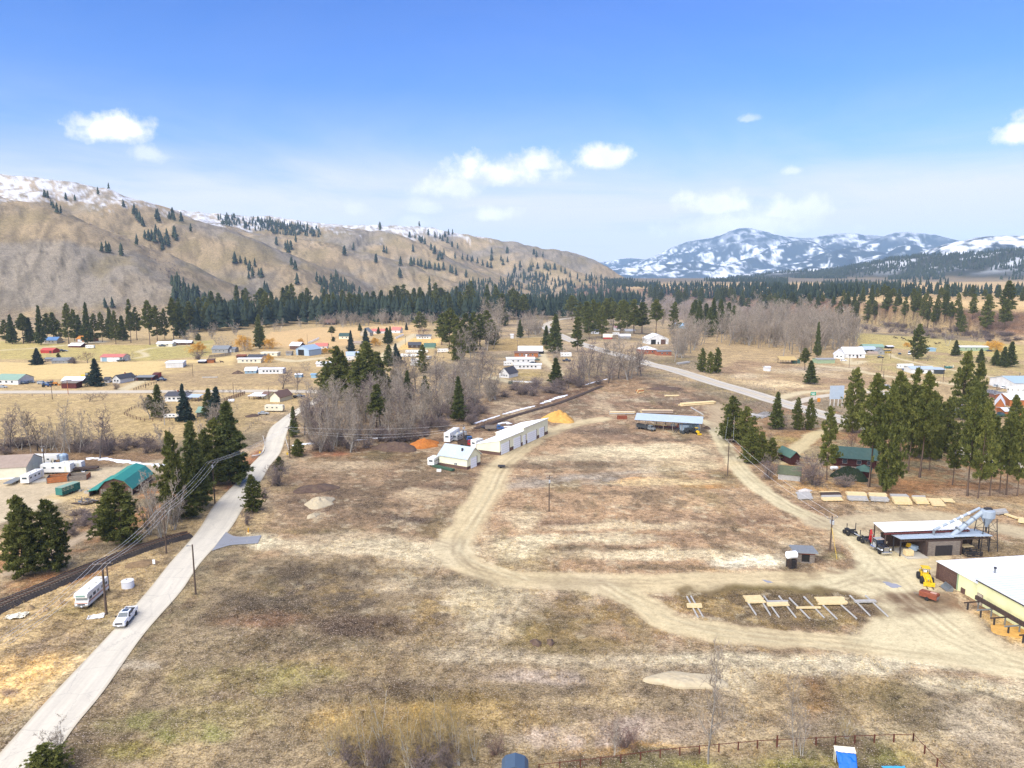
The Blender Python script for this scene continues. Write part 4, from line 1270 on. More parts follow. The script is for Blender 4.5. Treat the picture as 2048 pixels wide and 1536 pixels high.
PL=[('full',48,1152,993,92,'broad pine left of its joined twin beside the railway, left edge'),('full',108,1140,1000,88,'broad pine right of its joined twin beside the railway'),('full',246,1088,964,96,'bushy pine in front of the green barn'),('full',218,1078,985,60,'smaller pine half hidden behind the bushy pine by the green barn'),('full',352,1040,866,64,'pine with forked top, first of the row left of the county road'),('full',374,1036,945,60,'low broad pine under the pines left of the county road'),('fir',391,1016,845,62,'slender tall pine second in the row left of the county road'),('full',432,968,840,72,'wide dark pine in the row left of the county road'),('fir',462,968,806,74,'tallest pine at the far end of the row left of the county road'),('full',412,985,862,50,'pine squeezed between taller pines left of the county road'),('full',505,1024,951,44,'single small pine on the right edge of the county road'),('full',90,1562,1490,84,'pine top cut by the bottom edge beside the road'),('fir',588,874,814,20,'thin young pine where the road bends behind the bare trees'),('full',597,912,878,34,'short pine beside the guardrail right of the road'),('full',560,940,913,24,'little pine rising out of the bare bush on the road edge'),('spruce',75,729,697,27,'blue spruce in the meadow beside the grey house'),('spruce',192,772,718,34,'big dark spruce beside the white farmhouse'),('full',117,716,706,10,'small round conifer behind the grey house'),('fir',318,834,770,32,'grey-green fir behind the farmhouse with the bare trees'),('full',300,818,790,22,'small pine on the left flank of the farmstead grove'),('spruce',370,842,769,34,'dark brown-green spruce in the farmstead grove'),('spruce',434,842,775,40,'ragged spruce right in the farmstead grove'),('fir',418,836,778,30,'loose fir behind the green roofed shed'),('full',676,800,695,62,'large dense pine left in the creek grove'),('full',733,800,686,70,'tallest dense pine of the creek grove'),('full',705,790,738,46,'pine between the two dense pines of the creek grove'),('pine',753,856,770,44,'pine with long dark trunk among the bare creek trees'),('fir',815,800,742,22,'pointed young fir among the grey creek trees'),('fir',918,842,755,30,'slim fir near the long pale shed'),('full',792,768,738,28,'low pine among the bare trees by the white tents'),('fir',850,790,752,20,'small fir hidden among grey cottonwoods'),('fir',778,732,690,28,'fir beside the lane to the hamlet'),('spruce',793,727,688,26,'bluish spruce beside the lane to the hamlet'),('spruce',702,706,662,18,'dark narrow spruce by the blue roofed house'),('spruce',732,695,658,20,'dark spruce behind the dense creek pine'),('pine',664,676,653,16,'round topped pine at the hay field edge'),('full',667,683,673,10,'small fir below the round topped pine'),('fir',775,688,656,19,'fir pair member right of the orange willow'),('fir',781,684,653,10,'narrow fir behind the fir right of the orange willow'),('fir',757,668,654,8,'tiny dark fir by the red roofed houses'),('fir',720,662,647,10,'small fir left of the grey gabled house'),('spruce',813,660,646,8,'tiny spruce beside the village lane'),('pine',899,698,618,44,'massive dark pine in the middle of the valley'),('pine',930,696,628,34,'dense pine right of the massive dark pine'),('pine',948,694,626,32,'olive pine in the middle grove'),('pine',972,688,622,36,'broad pine at the right end of the middle grove'),('full',1008,652,618,24,'round pine beyond the middle grove'),('full',915,722,655,34,'lower pine in front of the middle grove'),('pine',840,662,624,30,'pine over the hamlet with bare lower trunk'),('pine',884,690,628,34,'pine at the left end of the middle grove'),('pine',912,700,632,40,'dark pine in front of the massive dark pine'),('full',940,706,650,40,'broad dark pine low in the middle grove'),('pine',960,700,630,40,'bushy pine in the right half of the middle grove'),('full',985,690,640,34,'dark pine right behind the middle grove'),('full',655,795,728,50,'dark pine at the left foot of the creek grove'),('full',722,806,715,64,'wide pine in the heart of the creek grove'),('full',752,790,705,54,'dark pine on the right flank of the creek grove'),('full',690,792,712,56,'dense pine between the two tall creek pines'),('full',768,800,742,40,'lower pine right of the creek grove'),('full',845,745,690,26,'small pine by the storage meadow'),('full',1890,905,800,46,'bushy pine deep behind the leaning pine'),('full',1945,890,770,54,'bushy pine in front of the log buildings'),('full',1972,900,800,44,'young bushy pine before the log buildings'),('full',2022,905,792,48,'bushy pine right before the log buildings'),('full',1830,915,775,52,'bushy pine at the back of the knoll'),('full',1868,920,790,46,'second bushy pine at the back of the knoll'),('fir',1110,706,630,34,'tall fir left of the highway'),('fir',1092,692,652,18,'short fir left of the tall fir by the highway'),('pine',1155,704,634,27,'tall narrow pine right beside the highway'),('fir',1112,769,717,30,'dark fir below the mobile homes'),('fir',1040,676,640,14,'fir behind the grey cottonwoods of the village'),('pine',1312,672,600,32,'tall pine behind the white barn with two dark doors'),('pine',1348,668,605,24,'pine standing alone right of the white barn'),('pine',1283,668,606,30,'pine left behind the white barn'),('full',1404,744,697,22,'left pine of three beside the highway'),('full',1420,747,704,22,'middle pine of three beside the highway'),('full',1434,746,696,24,'right pine of three beside the highway'),('fir',1634,714,645,14,'very slim fir before the grey cottonwood wood'),('pine',1609,740,697,22,'pine beside the tan roofed pavilion'),('fir',1621,768,722,26,'small fir on the bare ground by the pavilion'),('full',1833,718,649,36,'big dark pine behind the blue roofed house on the right'),('fir',1911,712,681,18,'fir by the green mobile home'),('fir',1961,726,698,18,'low fir by the orange trees on the right'),('fir',1991,731,700,20,'left fir of the group at the right meadow'),('fir',2006,735,694,20,'middle fir of the group at the right meadow'),('fir',2020,733,684,24,'right fir of the group at the right meadow'),('full',1463,884,793,54,'tall pine at the top of the drive by the pole shed'),('full',1457,880,838,34,'pale green young pine under the tall pine by the pole shed'),('full',1490,892,815,46,'dark pine behind the pole with the transformer'),('full',1502,928,857,46,'bushy pine on the drive above the red shed'),('full',1521,925,864,32,'middle pine on the drive above the red shed'),('full',1542,922,876,30,'right pine on the drive above the red shed'),('fir',1552,858,785,30,'spiky pine left of the log deck'),('full',1594,860,796,26,'pine left of its neighbour below the highway'),('full',1618,860,797,26,'pine right of its neighbour below the highway'),('pine',1653,960,816,44,'open crowned pine before the dark red house'),('full',1703,866,738,54,'tall bushy pine left on the knoll'),('pine',1738,974,752,58,'great pine with long trunk in front of the red house'),('full',1770,984,775,60,'leafy pine close right of the great long trunked pine'),('pine',1785,930,746,44,'pine behind the great pine on the knoll'),('pine',1817,942,740,42,'straight pine in the middle of the knoll'),('pine',1840,955,748,52,'dark thick pine at the centre of the knoll'),('pine',1858,940,790,36,'lower pine right of the dark thick pine'),('pine',1800,925,772,34,'pine deep in the knoll grove'),('full',1880,900,805,40,'short pine at the right of the knoll grove'),('full',1922,840,704,56,'large far pine left of the log cabins'),('full',1952,838,724,44,'large far pine nearest the log cabins'),('full',1752,905,788,40,'young pine behind the great pine trunk'),('pine',1934,992,785,46,'leaning pine with bare trunk at the timber yard edge'),('pine',1956,997,808,50,'light green pine with tall bare trunk at the timber yard edge'),('pine',1980,992,835,32,'slim pine right of the light green pine'),('pine',1998,985,846,30,'slim dark trunked pine among those on the right edge'),('pine',2012,990,826,32,'pine with straight bare trunk close to the right edge'),('pine',2034,992,818,38,'pine second from the right edge'),('pine',2056,988,806,44,'pine on the right edge of the picture'),('pine',1905,970,850,30,'thin low pine left of the leaning pine'),('pine',2008,660,600,26,'pine on the bank at the far right, lower'),('pine',2012,640,563,30,'tall pine on the terrace at the far right'),('pine',1970,676,590,27,'pine with long crown on the terrace bank'),('clump',118,1516,1427,66,'bare grey bush tree on the near road edge'),('clump',325,1080,915,80,'pale bare cottonwood beside the green barn'),('clump',348,1060,955,70,'grey bare tree behind the power line'),('clump',300,1070,960,50,'thin bare tree next to the bushy pine'),('shrub',556,972,920,50,'dense bare bush on the right road edge'),('shrub',527,996,972,28,'small bare bush below the road side pine'),('shrub',494,1050,1020,22,'twiggy little bush below the single small pine'),('cottonwood',300,838,785,54,'bare white tree in front of the farmstead'),('cottonwood',330,850,790,50,'tall bare tree before the farmhouse'),('clump',425,850,788,54,'bare tree before the green roofed shed'),('cottonwood',460,852,790,44,'bare tree right of the farmstead grove'),('clump',330,905,835,40,'wispy bare tree on the meadow slope'),('clump',408,880,830,36,'wispy bare tree behind the road side pines'),('dark',565,778,738,56,'wide bare tree behind the cream house'),('dark',594,782,742,30,'bare tree right of the cream house'),('slim',612,742,712,28,'lone bare tree in front of the metal barn'),('round',180,803,781,34,'left bare apple tree in the meadow'),('round',206,800,779,26,'right bare apple tree in the meadow'),('redtree',175,726,694,32,'bare tree left of the red roofed garage'),('slim',258,723,695,22,'birch right of the red roofed garage'),('shrub',148,727,713,26,'bushes right of the grey house'),('shrub',234,779,763,16,'round bare bush before the white farmhouse'),('willow',395,706,676,38,'orange willow in front of the grey house'),('shrub',398,719,700,30,'bare grey thicket under the orange willow'),('willow',490,701,658,42,'large golden willow behind the cream trailer home'),('willow',540,698,667,36,'golden willow right of the dark pine'),('willow',600,689,672,18,'small golden willow behind the brown barn'),('fir',519,697,630,24,'dark pine between the two golden willows'),('full',397,681,667,14,'little fir behind the orange willow'),('willow',537,725,702,22,'golden bush beside the cream trailer home'),('willow',653,707,690,26,'orange willow beside the red roofed cottage'),('willow',752,692,668,24,'orange willow beside the village lane'),('willow',670,705,694,20,'orange bush right of the red roofed cottage'),('slim',455,700,664,30,'white birch in front of the grey house'),('slim',438,698,662,26,'second white birch in front of the grey house'),('slim',492,704,668,24,'grey birch against the golden willow'),('cottonwood',815,658,636,18,'bare tree beside the red roofed village house'),('redtree',846,678,645,36,'reddish bare tree behind the white trailer home'),('redtree',876,672,650,30,'reddish bare tree right of the white trailer home'),('clump',1112,728,685,36,'bare round tree below the tall fir'),('cottonwood',1255,760,668,76,'big spreading bare tree before the highway'),('dark',1282,752,700,44,'bare tree right in the thicket before the highway'),('cottonwood',1180,768,706,50,'grey bare tree in the thicket left of the big one'),('willow',1815,694,681,17,'orange round topped tree by the blue roofed house'),('willow',1799,701,686,0,''),('willow',1977,701,674,26,'left pale orange tree by the green mobile home'),('willow',1994,703,673,34,'right pale orange tree by the green mobile home'),('slim',1895,692,645,26,'tall bare tree at the meadow edge below the bank'),('round',1855,722,706,20,'bare bush right of the big dark pine'),('shrub',1538,958,908,42,'grey round bush left of the long white shed'),('shrub',1625,970,912,74,'large grey bush in front of the red shed'),('shrub',1690,975,948,50,'low brush before the dark evergreen shrub'),('round',1541,882,862,30,'crooked bare apple tree on the drive'),('redtree',1700,905,845,42,'reddish bare tree behind the dark red house'),('round',1990,800,765,56,'bare tree leaning over the white log house roof'),('round',1568,858,820,20,'bare shrub beside the spiky pine'),('slim',1228,1512,1398,44,'white stemmed bare tree at the garden fence'),('red',1252,1495,1440,78,'reddish bush behind the white stemmed tree'),('cottonwood',1416,1528,1292,108,'tall bare cottonwood at the garden fence'),('cottonwood',1588,1510,1330,70,'bare grey tree beside the blue tarp, left stem'),('slim',1604,1512,1385,50,'bare grey tree beside the blue tarp, right stem'),('ochre',1692,1478,1425,40,'small brown leafless tree behind the fence'),('slim',900,908,887,22,'bare sapling in front of the cream garage'),('red',992,1510,1462,48,'dark bare shrub left of the blue hut'),]
for r in PL:
 if r[4]:
  plant(*r)
for i,(px,py,top,w)in enumerate([(690,1520,1405,70),(735,1530,1395,80),(775,1528,1372,90),(815,1535,1380,70),(850,1530,1385,76),(888,1522,1375,84),(920,1530,1400,70),(760,1500,1385,60),(905,1505,1380,60),(660,1512,1440,60),(950,1520,1425,60),(830,1545,1430,80)]):
 plant('ochre',px,py,top,w,'clump of ochre leafless willow in the foreground thicket','ochre willow thicket',i=1 if i%4 else 0)
for px,py,top,w in[(700,1530,1468,70),(760,1540,1470,70),(850,1545,1480,80),(900,1540,1470,60)]:
 plant('shrub',px,py,top,w,'dark brush under the ochre willow thicket','dark brush in the foreground thicket')
def inside(px,py,poly):
 c=False
 for(ax,ay),(bx,by)in zip(poly,poly[1:]+poly[:1]):
  if(ay>py)!=(by>py)and px<(bx-ax)*(py-ay)/(by-ay)+ax:
   c=not c
 return c
def scatter(n,poly,seed,gap=0.0):
 """n spots inside a pixel polygon, evenly spread over the ground"""
 r=random.Random(seed)
 x0,x1=min(p[0]for p in poly),max(p[0]for p in poly)
 y0,y1=min(p[1]for p in poly),max(p[1]for p in poly)
 out,tries=[],0
 while len(out)<n and tries<n*60:
  tries+=1
  x,y=r.uniform(x0,x1),r.uniform(y0,y1)
  if inside(x,y,poly)and all(abs(x-a)>gap or abs(y-b)>gap*0.35 for a,b in out):
   out.append((x,y))
 return sorted(out,key=lambda p:p[1])
RS=random.Random(5)
row=[(25,688,630),(47,687,628),(60,686,636),(82,690,612),(95,684,628),(108,684,626),(118,680,640),(138,688,608),(150,682,620),(160,682,630),(176,688,606),(190,684,628),(205,684,625),(232,688,622),(246,682,632),(262,686,600),(274,680,616),(300,690,603),(315,682,612),(330,680,618),(348,680,598),(360,676,606),(12,686,640),(222,680,616)]
for px,py,t in row:
 plant(RS.choice(['pine','pine','fir']),px,py,t,RS.uniform(19,26),'tall pine in the row along the foot of the bare hill','pines along the foot of the hill',far=True)
belt=scatter(74,[(350,672),(430,660),(560,652),(740,644),(880,644),(1080,640),(1080,622),(880,620),(600,628),(450,640),(350,655)],3,9)
for px,py in belt:
 plant(RS.choice(['pine','fir','pine']),px,py,py-RS.uniform(50,70)*(1.0 if px<600 else 0.86),RS.uniform(19,28),'dark pine in the belt of forest under the hill','pines in the belt under the hill',far=True)
for px,py,t in[(1172,664,604),(1186,668,600),(1198,660,606),(1212,666,598),(1226,660,604),(1240,668,602),(1254,662,606),(1268,668,600),(1204,676,612),(1246,655,600),(1160,656,606),(1178,678,616),(1144,640,592),(1222,650,596)]:
 plant('pine',px,py,t,RS.uniform(24,30),'tall dark pine in the village grove beyond the highway','pines of the village grove',far=True)
for px,py,t in[(1384,662,606),(1398,666,602),(1412,660,608),(1426,664,598),(1440,668,600),(1455,664,606),(1466,670,612),(1418,674,616),(1390,655,600)]:
 plant('fir',px,py,t,RS.uniform(20,26),'dark fir in the clump left of the grey wood','firs left of the grey wood',far=True)
for px,py,t in[(1808,644,595),(1826,640,592),(1834,634,588),(1846,640,590),(1858,690-50,594),(1872,650,590),(1888,645,600),(1866,656,612),(1925,672,630),(1918,660,612),(1900,655,604),(1855,655,618),(1735,646,600),(1748,640,602),(1770,636,596),(1790,630,596),(1710,640,604),(1680,636,602),(1944,640,590),(1890,628,584),(1915,630,586)]:
 plant('pine',px,py,t,RS.uniform(15,20),'slender pine on the brown bank of the terrace','pines on the terrace bank',far=True)
ter=scatter(72,[(1300,606),(1420,616),(1600,622),(1720,616),(1900,606),(2060,603),(2060,592),(1900,594),(1720,600),(1560,600),(1400,596),(1300,590)],11,7)
for px,py in ter:
 plant(RS.choice(['pine','fir']),px,py,py-RS.uniform(20,32),RS.uniform(11,16),'pine in the long dark row across the terrace','pines across the terrace',far=True)
creek=scatter(98,[(596,880),(640,800),(700,775),(800,770),(930,752),(985,745),(1000,800),(930,850),(880,868),(760,890),(640,900)],21,6)
for px,py in creek:
 plant(RS.choice(['cottonwood','clump','clump','cottonwood','dark']),px,py,py-RS.uniform(70,108)*(0.66+0.34*(py-740)/150),RS.uniform(36,58),'grey leafless cottonwood in the grove along the creek','leafless trees along the creek')
for px,py,t,w in[(812,880,790,56),(800,884,795,50),(640,905,800,50),(625,890,790,44),(700,905,800,48),(665,900,780,48)]:
 plant('clump',px,py,t,w,'pale many stemmed bare tree in front of the creek grove','pale bare trees before the creek grove')
for px,py in scatter(14,[(930,740),(1000,690),(1000,640),(960,660),(915,720)],22,8):
 plant('cottonwood',px,py,py-RS.uniform(50,66),RS.uniform(34,44),'tall grey leafless tree beside the middle pines','leafless trees by the middle pines',far=True)
for px,py in scatter(10,[(1035,678),(1080,676),(1080,660),(1040,660)],23,7):
 plant('clump',px,py,py-RS.uniform(34,46),RS.uniform(24,32),'grey leafless tree in the village centre','leafless trees in the village',far=True)
for px,py in scatter(17,[(1120,790),(1200,770),(1300,752),(1290,735),(1200,745),(1130,765)],24,9):
 plant(RS.choice(['dark','cottonwood','clump']),px,py,py-RS.uniform(46,78),RS.uniform(32,50),'leafless tree in the thicket beside the highway','leafless thicket by the highway')
left=[(20,905,812),(40,900,818),(62,905,806),(75,902,820),(88,906,815),(104,900,828),(118,904,822),(140,905,810),(160,906,818),(175,902,812),(200,918,815),(215,908,840),(8,900,830),(150,898,840),(128,906,800)]
for px,py,t in left:
 plant(RS.choice(['cottonwood','dark','slim']),px,py,t,RS.uniform(34,60),'leafless dark stemmed tree behind the cream shed','leafless trees behind the cream shed')
wood=scatter(126,[(1340,728),(1400,700),(1480,690),(1560,720),(1640,716),(1712,700),(1712,668),(1640,652),(1560,640),(1480,640),(1440,680),(1360,690)],25,5)
for px,py in wood:
 plant(RS.choice(['cottonwood','clump','cottonwood']),px,py,py-RS.uniform(56,84)*(0.72+0.28*(py-640)/80),RS.uniform(28,46),'grey leafless cottonwood in the wood between highway and meadow','grey cottonwood wood',far=True)
for px,py in scatter(26,[(360,690),(560,664),(720,655),(900,660),(900,640),(700,646),(540,655),(360,678)],26,8):
 plant(RS.choice(['slim','clump']),px,py,py-RS.uniform(24,40),RS.uniform(16,26),'pale leafless tree at the edge of the pine belt','pale leafless trees under the hill',far=True)
for px,py in scatter(40,[(620,905),(700,905),(860,880),(960,845),(1000,815),(960,800),(800,860),(640,880)],31,8):
 plant('shrub',px,py,py-RS.uniform(18,32),RS.uniform(30,46),'brown leafless bush in the creek bottom','bushes along the creek')
for px,py in scatter(20,[(1010,795),(1120,790),(1200,768),(1140,765),(1020,775)],32,8):
 plant('shrub',px,py,py-RS.uniform(12,22),RS.uniform(26,40),'purplish leafless bush along the ditch','bushes along the ditch')
for px,py in scatter(26,[(0,912),(150,908),(310,912),(330,890),(230,888),(0,890)],33,9):
 plant('shrub',px,py,py-RS.uniform(16,30),RS.uniform(28,46),'purplish leafless bush on the ditch behind the cream shed','bushes behind the cream shed')
for px,py in scatter(9,[(120,1030),(200,1020),(215,1045),(140,1075)],34,12):
 plant('shrub',px,py,py-RS.uniform(14,24),RS.uniform(34,50),'low leafless bush between the two side pines','low bushes by the railway')
for px,py in scatter(30,[(1715,662),(1900,680),(2048,690),(2048,672),(1900,662),(1720,648)],35,8):
 plant('shrub',px,py,py-RS.uniform(8,14),RS.uniform(16,28),'brown leafless bush at the foot of the bank','bushes at the foot of the bank',far=True)
for px in(350,376,384,433,447,459,472,480):
 plant('round',px+RS.uniform(-2,2),786,775,13,'small round bare tree in the hedge along the gravel road','hedge trees along the gravel road')
def low_pine(seed):
 r=np.random.RandomState(seed)
 V,F=[],[]
 for k in range(6):
  z0,R=0.14+0.135*k,0.165*(1-(k/6.0)**1.2)+0.02
  n=7
  b=len(V)
  V.append((0,0,min(1.0,z0+0.30)))
  for i in range(n):
   t=2*PI*i/n+k
   rr=R*r.uniform(0.55,1.25)
   V.append((rr*math.cos(t),rr*math.sin(t),z0+r.uniform(-0.05,0.04)))
  F+=[(b,b+1+i,b+1+(i+1)%n)for i in range(n)]
 return np.array(V),np.array(F)
def mass(name,label,spots,protos,material,kind='stuff',hide=None):
 """spots: (x, y, z, height, width)"""
 S=np.array(spots)
 r=np.random.RandomState(len(S))
 Vs,Fs,Sh=[],[],[]
 off=0
 which=r.randint(0,len(protos),len(S))
 for k,(V,F)in enumerate(protos):
  idx=np.where(which==k)[0]
  if not len(idx):
   continue
  a=r.uniform(0,2*PI,len(idx))
  ca,sa=np.cos(a)[:,None],np.sin(a)[:,None]
  w,h=S[idx,4:5],S[idx,3:4]
  X=(V[None,:,0]*ca-V[None,:,1]*sa)*w+S[idx,0:1]
  Y=(V[None,:,0]*sa+V[None,:,1]*ca)*w+S[idx,1:2]
  Z=V[None,:,2]*h+S[idx,2:3]
  Vs.append(np.stack([X,Y,Z],-1).reshape(-1,3))
  Fs.append((F[None]+(np.arange(len(idx))*len(V))[:,None,None]+off).reshape(-1,F.shape[1]))
  Sh.append(np.clip(np.repeat(r.uniform(0,0.6,len(idx)),len(V))+r.uniform(-0.1,0.35,len(idx)*len(V)),0,1))
  off+=len(idx)*len(V)
 me=faces_mesh(name,np.concatenate(Vs),np.concatenate(Fs),np.concatenate(Sh),material)
 o=bpy.data.objects.new(name,me)
 o['kind']=kind
 COL.objects.link(o)
 o['label']=label
 return o
def spots_from_px(pts,hmin,hmax,r,asp=1.0):
 out=[]
 for px,py in pts:
  p=gp(px,py)
  h=r.uniform(hmin,hmax)
  out.append((p.x,p.y,p.z-0.4,h,h*asp*r.uniform(0.8,1.25)))
 return out
LOWP=[low_pine(s)for s in range(5)]
rh=random.Random(91)
hill_spots=[]
HT=[(3,342),(20,346),(87,352),(100,352),(116,354),(146,362),(220,378),(253,386),(258,388),(298,400),(332,408),(348,410),(345,409),(91,395),(96,396),(133,400),(150,402),(247,414),(107,418),(103,412),(115,427),(122,428),(196,390),(268,430),(275,440),(280,446),(286,452),(318,446),(316,440),(339,440),(348,442),(363,446),(382,464),(274,492),(290,478),(298,482),(304,480),(310,486),(318,478),(312,470),(322,486),(330,490),(334,478),(326,500),(338,495),(352,482),(350,474),(204,504),(213,506),(219,506),(243,510),(345,438),(470,528),(481,526),(491,530),(500,542),(510,534),(518,552),(524,554),(498,558),(506,556),(593,570),(535,590),(529,585),(352,570),(360,575),(366,585),(372,588),(378,592),(385,598),(355,560),(390,600),(405,604),(395,596),(368,575),(410,606),(212,616),(225,616),(424,605),(552,490),(571,500),(577,508),(575,496),(581,500),(592,486),(582,532),(590,540),(640,570),(634,566),(650,576),(660,585),(676,568),(682,575),(690,580),(672,560),(700,586),(648,572),(665,580),(706,580),(698,590),(690,510),(707,500),(753,526),(760,462),(759,455),(745,446),(764,446),(836,452),(826,504),(801,532),(799,555),(859,572),(768,505),(773,508),(822,531),(828,530),(836,532),(843,534),(851,538),(858,536),(870,540),(878,542),(887,540),(900,545),(905,548),(912,550),(932,555),(946,570),(984,520),(1014,505),(1002,522),(1015,525),(1006,530),(983,508),(1013,508),(1086,515),(1068,510),(1073,514),(820,475),(830,478),(845,486),(857,470),(870,475),(880,478),(890,474),(897,470),(885,482),(895,486),(905,470),(862,500),(870,505),(880,515),(888,512),(876,522),(868,508),(884,520),(905,495),(915,498),(910,518),(925,520),(935,522),(945,524),(955,528),(965,532),(975,535),(982,536),(850,490),(838,482),(1030,540),(1040,534),(1060,540),(1075,538),(1092,536),(1110,540),(1122,545),(1130,548),(1140,555),(1155,560)]
for px,py in HT:
 for k in range(1 if rh.random()<0.62 else 2):
  p=gp(px+rh.uniform(-3,3)*k,py+rh.uniform(-1,2)*k)
  h=metres(p,rh.uniform(17,28))*(0.75 if py<420 else 1.0)
  h=min(max(h,10),30)
  hill_spots.append((p.x,p.y,p.z-0.6,h,h*rh.uniform(0.95,1.4)))
for n,poly in((210,[(432,440),(470,436),(520,444),(600,452),(640,462),(640,476),(560,470),(480,458),(440,450)]),(420,[(880,606),(920,575),(1000,560),(1060,548),(1150,572),(1200,582),(1260,592),(1270,610),(1150,612),(1000,612),(900,614)]),(60,[(1160,560),(1180,548),(1210,560),(1260,580),(1270,592),(1200,590)]),(60,[(1010,560),(1040,530),(1110,540),(1090,570),(1020,575)]),(50,[(640,590),(660,560),(710,580),(740,610),(650,610)]),(40,[(340,560),(372,575),(420,605),(430,622),(350,610)])):
 hill_spots+=spots_from_px(scatter(n,poly,n,0),15,27,rh,1.15)
HP=[low_pine(20+s)for s in range(3)]
hs=sorted(hill_spots,key=lambda s:math.hypot(s[0],s[1]))
mass('pine_forest','dark pines scattered and in stands over the bare hill',hs,LOWP,M_MASS)
fs=[]
fs+=spots_from_px(scatter(760,[(350,655),(480,640),(600,628),(880,618),(1100,615),(1280,600),(1290,612),(1130,636),(880,645),(600,650),(420,664),(350,668)],41),24,36,rh,1.15)
fs+=spots_from_px(scatter(560,[(1270,570),(1480,575),(1640,580),(1800,576),(1800,592),(1600,606),(1420,600),(1290,590)],42),18,27,rh,1.05)
fs+=spots_from_px(scatter(150,[(1640,566),(1720,570),(1800,572),(1800,580),(1640,580)],43),16,24,rh,1.1)
fs+=spots_from_px(scatter(90,[(1800,598),(2060,594),(2060,586),(1800,588)],45),18,26,rh,1.05)
fs+=spots_from_px([(1830,574),(1840,572),(1856,571),(1890,574),(1800,569),(1812,572),(1826,566),(1852,576),(1880,572),(1895,570),(1770,568)],20,26,rh,1.1)
mass('valley_forest','dark forest across the valley floor far off',fs,LOWP,M_MASS)
r2=np.random.RandomState(8)
n=15000
ang,dist=r2.uniform(rad(8),rad(40),n),r2.uniform(2300,4500,n)
X,Y=dist*np.sin(ang),dist*np.cos(ang)
Z=height(X,Y)
cl_=N2.f(X,Y,260,4)
dens=sstep(0.34,0.50,cl_+0.10*sstep(60,120,Z))
fzz=np.maximum.reduce([crest(X,Y,p,k,w)for p,k,w in FARHILLS])
keep=(fzz>34)&(r2.rand(n)<dens)
ff=np.stack([X,Y,Z-1,r2.uniform(14,24,n),r2.uniform(17,30,n)],1)[keep]
mass('far_forest','dark forest on the hills beyond the terrace',ff,[low_pine(60),low_pine(61)],M_MASS)
n=5200
ang,dist=r2.uniform(rad(4),rad(21),n),r2.uniform(2400,4600,n)
X,Y=dist*np.sin(ang),dist*np.cos(ang)
Z=height(X,Y)
keep=(Z<48)&(r2.rand(n)<sstep(0.42,0.58,N3.f(X,Y*0.6,330,3)))
ff=np.stack([X,Y,Z-1,r2.uniform(14,22,n),r2.uniform(16,26,n)],1)[keep]
mass('plain_forest','bands of dark wood on the plain below the mountains',ff,[low_pine(62),low_pine(63)],M_MASS)
def low_bare(seed):
 r=np.random.RandomState(seed)
 segs=[((0,0,0),(0,0,0.55),0.016,0.010)]
 for k in range(15):
  h=r.uniform(0.12,0.6)
  a=r.uniform(0,2*PI)
  L=r.uniform(0.25,0.42)
  q=np.array([math.cos(a)*L*0.55,math.sin(a)*L*0.55,h+L])
  segs.append(((0,0,h),q,0.008,0.004))
  for m in range(3):
   e=q*0.8+r.normal(0,0.07,3)+np.array([0,0,0.10])
   segs.append((np.array([0,0,h])*0.4+q*0.6,e,0.005,0.003))
 V,F=prisms(segs)
 return V,F
LB=[low_bare(s)for s in range(4)]
bs_=spots_from_px(scatter(110,[(1300,650),(1400,640),(1500,640),(1640,650),(1712,668),(1712,690),(1640,710),(1560,712),(1480,690),(1400,690)],51),14,30,rh,1.0)
bs_+=spots_from_px(scatter(140,[(1280,596),(1400,606),(1480,622),(1400,636),(1300,640)],52),13,19,rh,1.1)
bs_+=spots_from_px(scatter(120,[(900,650),(640,655),(640,645),(880,640)],59),12,18,rh,1.1)
bs_+=spots_from_px(scatter(70,[(900,640),(1150,628),(1150,645),(900,655)],53),12,18,rh,1.1)
mass('grey_wood','grey leafless wood on the valley floor',bs_,LB,M_TWIG)
sb=spots_from_px(scatter(160,[(1560,650),(1714,664),(1830,674),(1980,684),(1980,668),(1830,652),(1700,636),(1560,636)],54),3,7,rh,1.6)
sb+=spots_from_px(scatter(110,[(100,420),(280,500),(345,570),(400,600),(350,530),(250,470)],55),2.5,5,rh,1.8)
sb+=spots_from_px(scatter(26,[(410,452),(460,448),(498,472),(470,468)],56),3,6,rh,1.8)
sb+=spots_from_px(scatter(60,[(470,480),(560,540),(640,590),(560,600),(480,560)],57),2,4,rh,1.6)
mass('hill_scrub','purplish leafless scrub on the slopes',sb,LB,M_TWIG2)
B={}
def bm_(k,col,rough=0.6,var=0.06,scale=0.8,**kw):
 B[k]=mat(k,col,rough,var,scale,**kw)
RIB=(5.0,5.0,0.25)
bm_('white_siding',A(240,240,238,0.78),0.55,0.05,0.6,streak=(0.3,0.3,5),dirt=(A(190,180,165),0.5,0.35))
bm_('white_metal_roof',A(250,250,252,0.8),0.4,0.05,0.7,streak=(4,0.3,0.3),dirt=(A(205,205,205),0.35,0.35))
bm_('cream_siding',A(238,232,206,0.8),0.6,0.05,0.5,dirt=(A(205,195,168),0.4,0.3))
bm_('pale_yellow_metal',A(243,241,208,0.85),0.5,0.04,0.5,streak=(6,6,0.2),dirt=(A(214,206,176),0.35,0.3))
bm_('green_yellow_block',A(232,232,178,0.95),0.8,0.06,0.8,dirt=(A(180,176,132),0.4,0.4))
bm_('brown_wainscot',A(110,84,74),0.7,0.08)
bm_('grey_metal_roof',A(186,200,214,0.8),0.4,0.07,0.5,streak=(4,0.4,0.4),dirt=(A(206,210,212),0.3,0.4))
bm_('blue_grey_metal',A(172,192,210,0.8),0.45,0.06,0.4,streak=(4,4,0.3))
bm_('dark_roof',A(84,84,90),0.85,0.2,2.0)
bm_('grey_roof',A(138,142,146),0.85,0.15,2.0)
bm_('brown_roof',A(134,106,94),0.85,0.15,2.5)
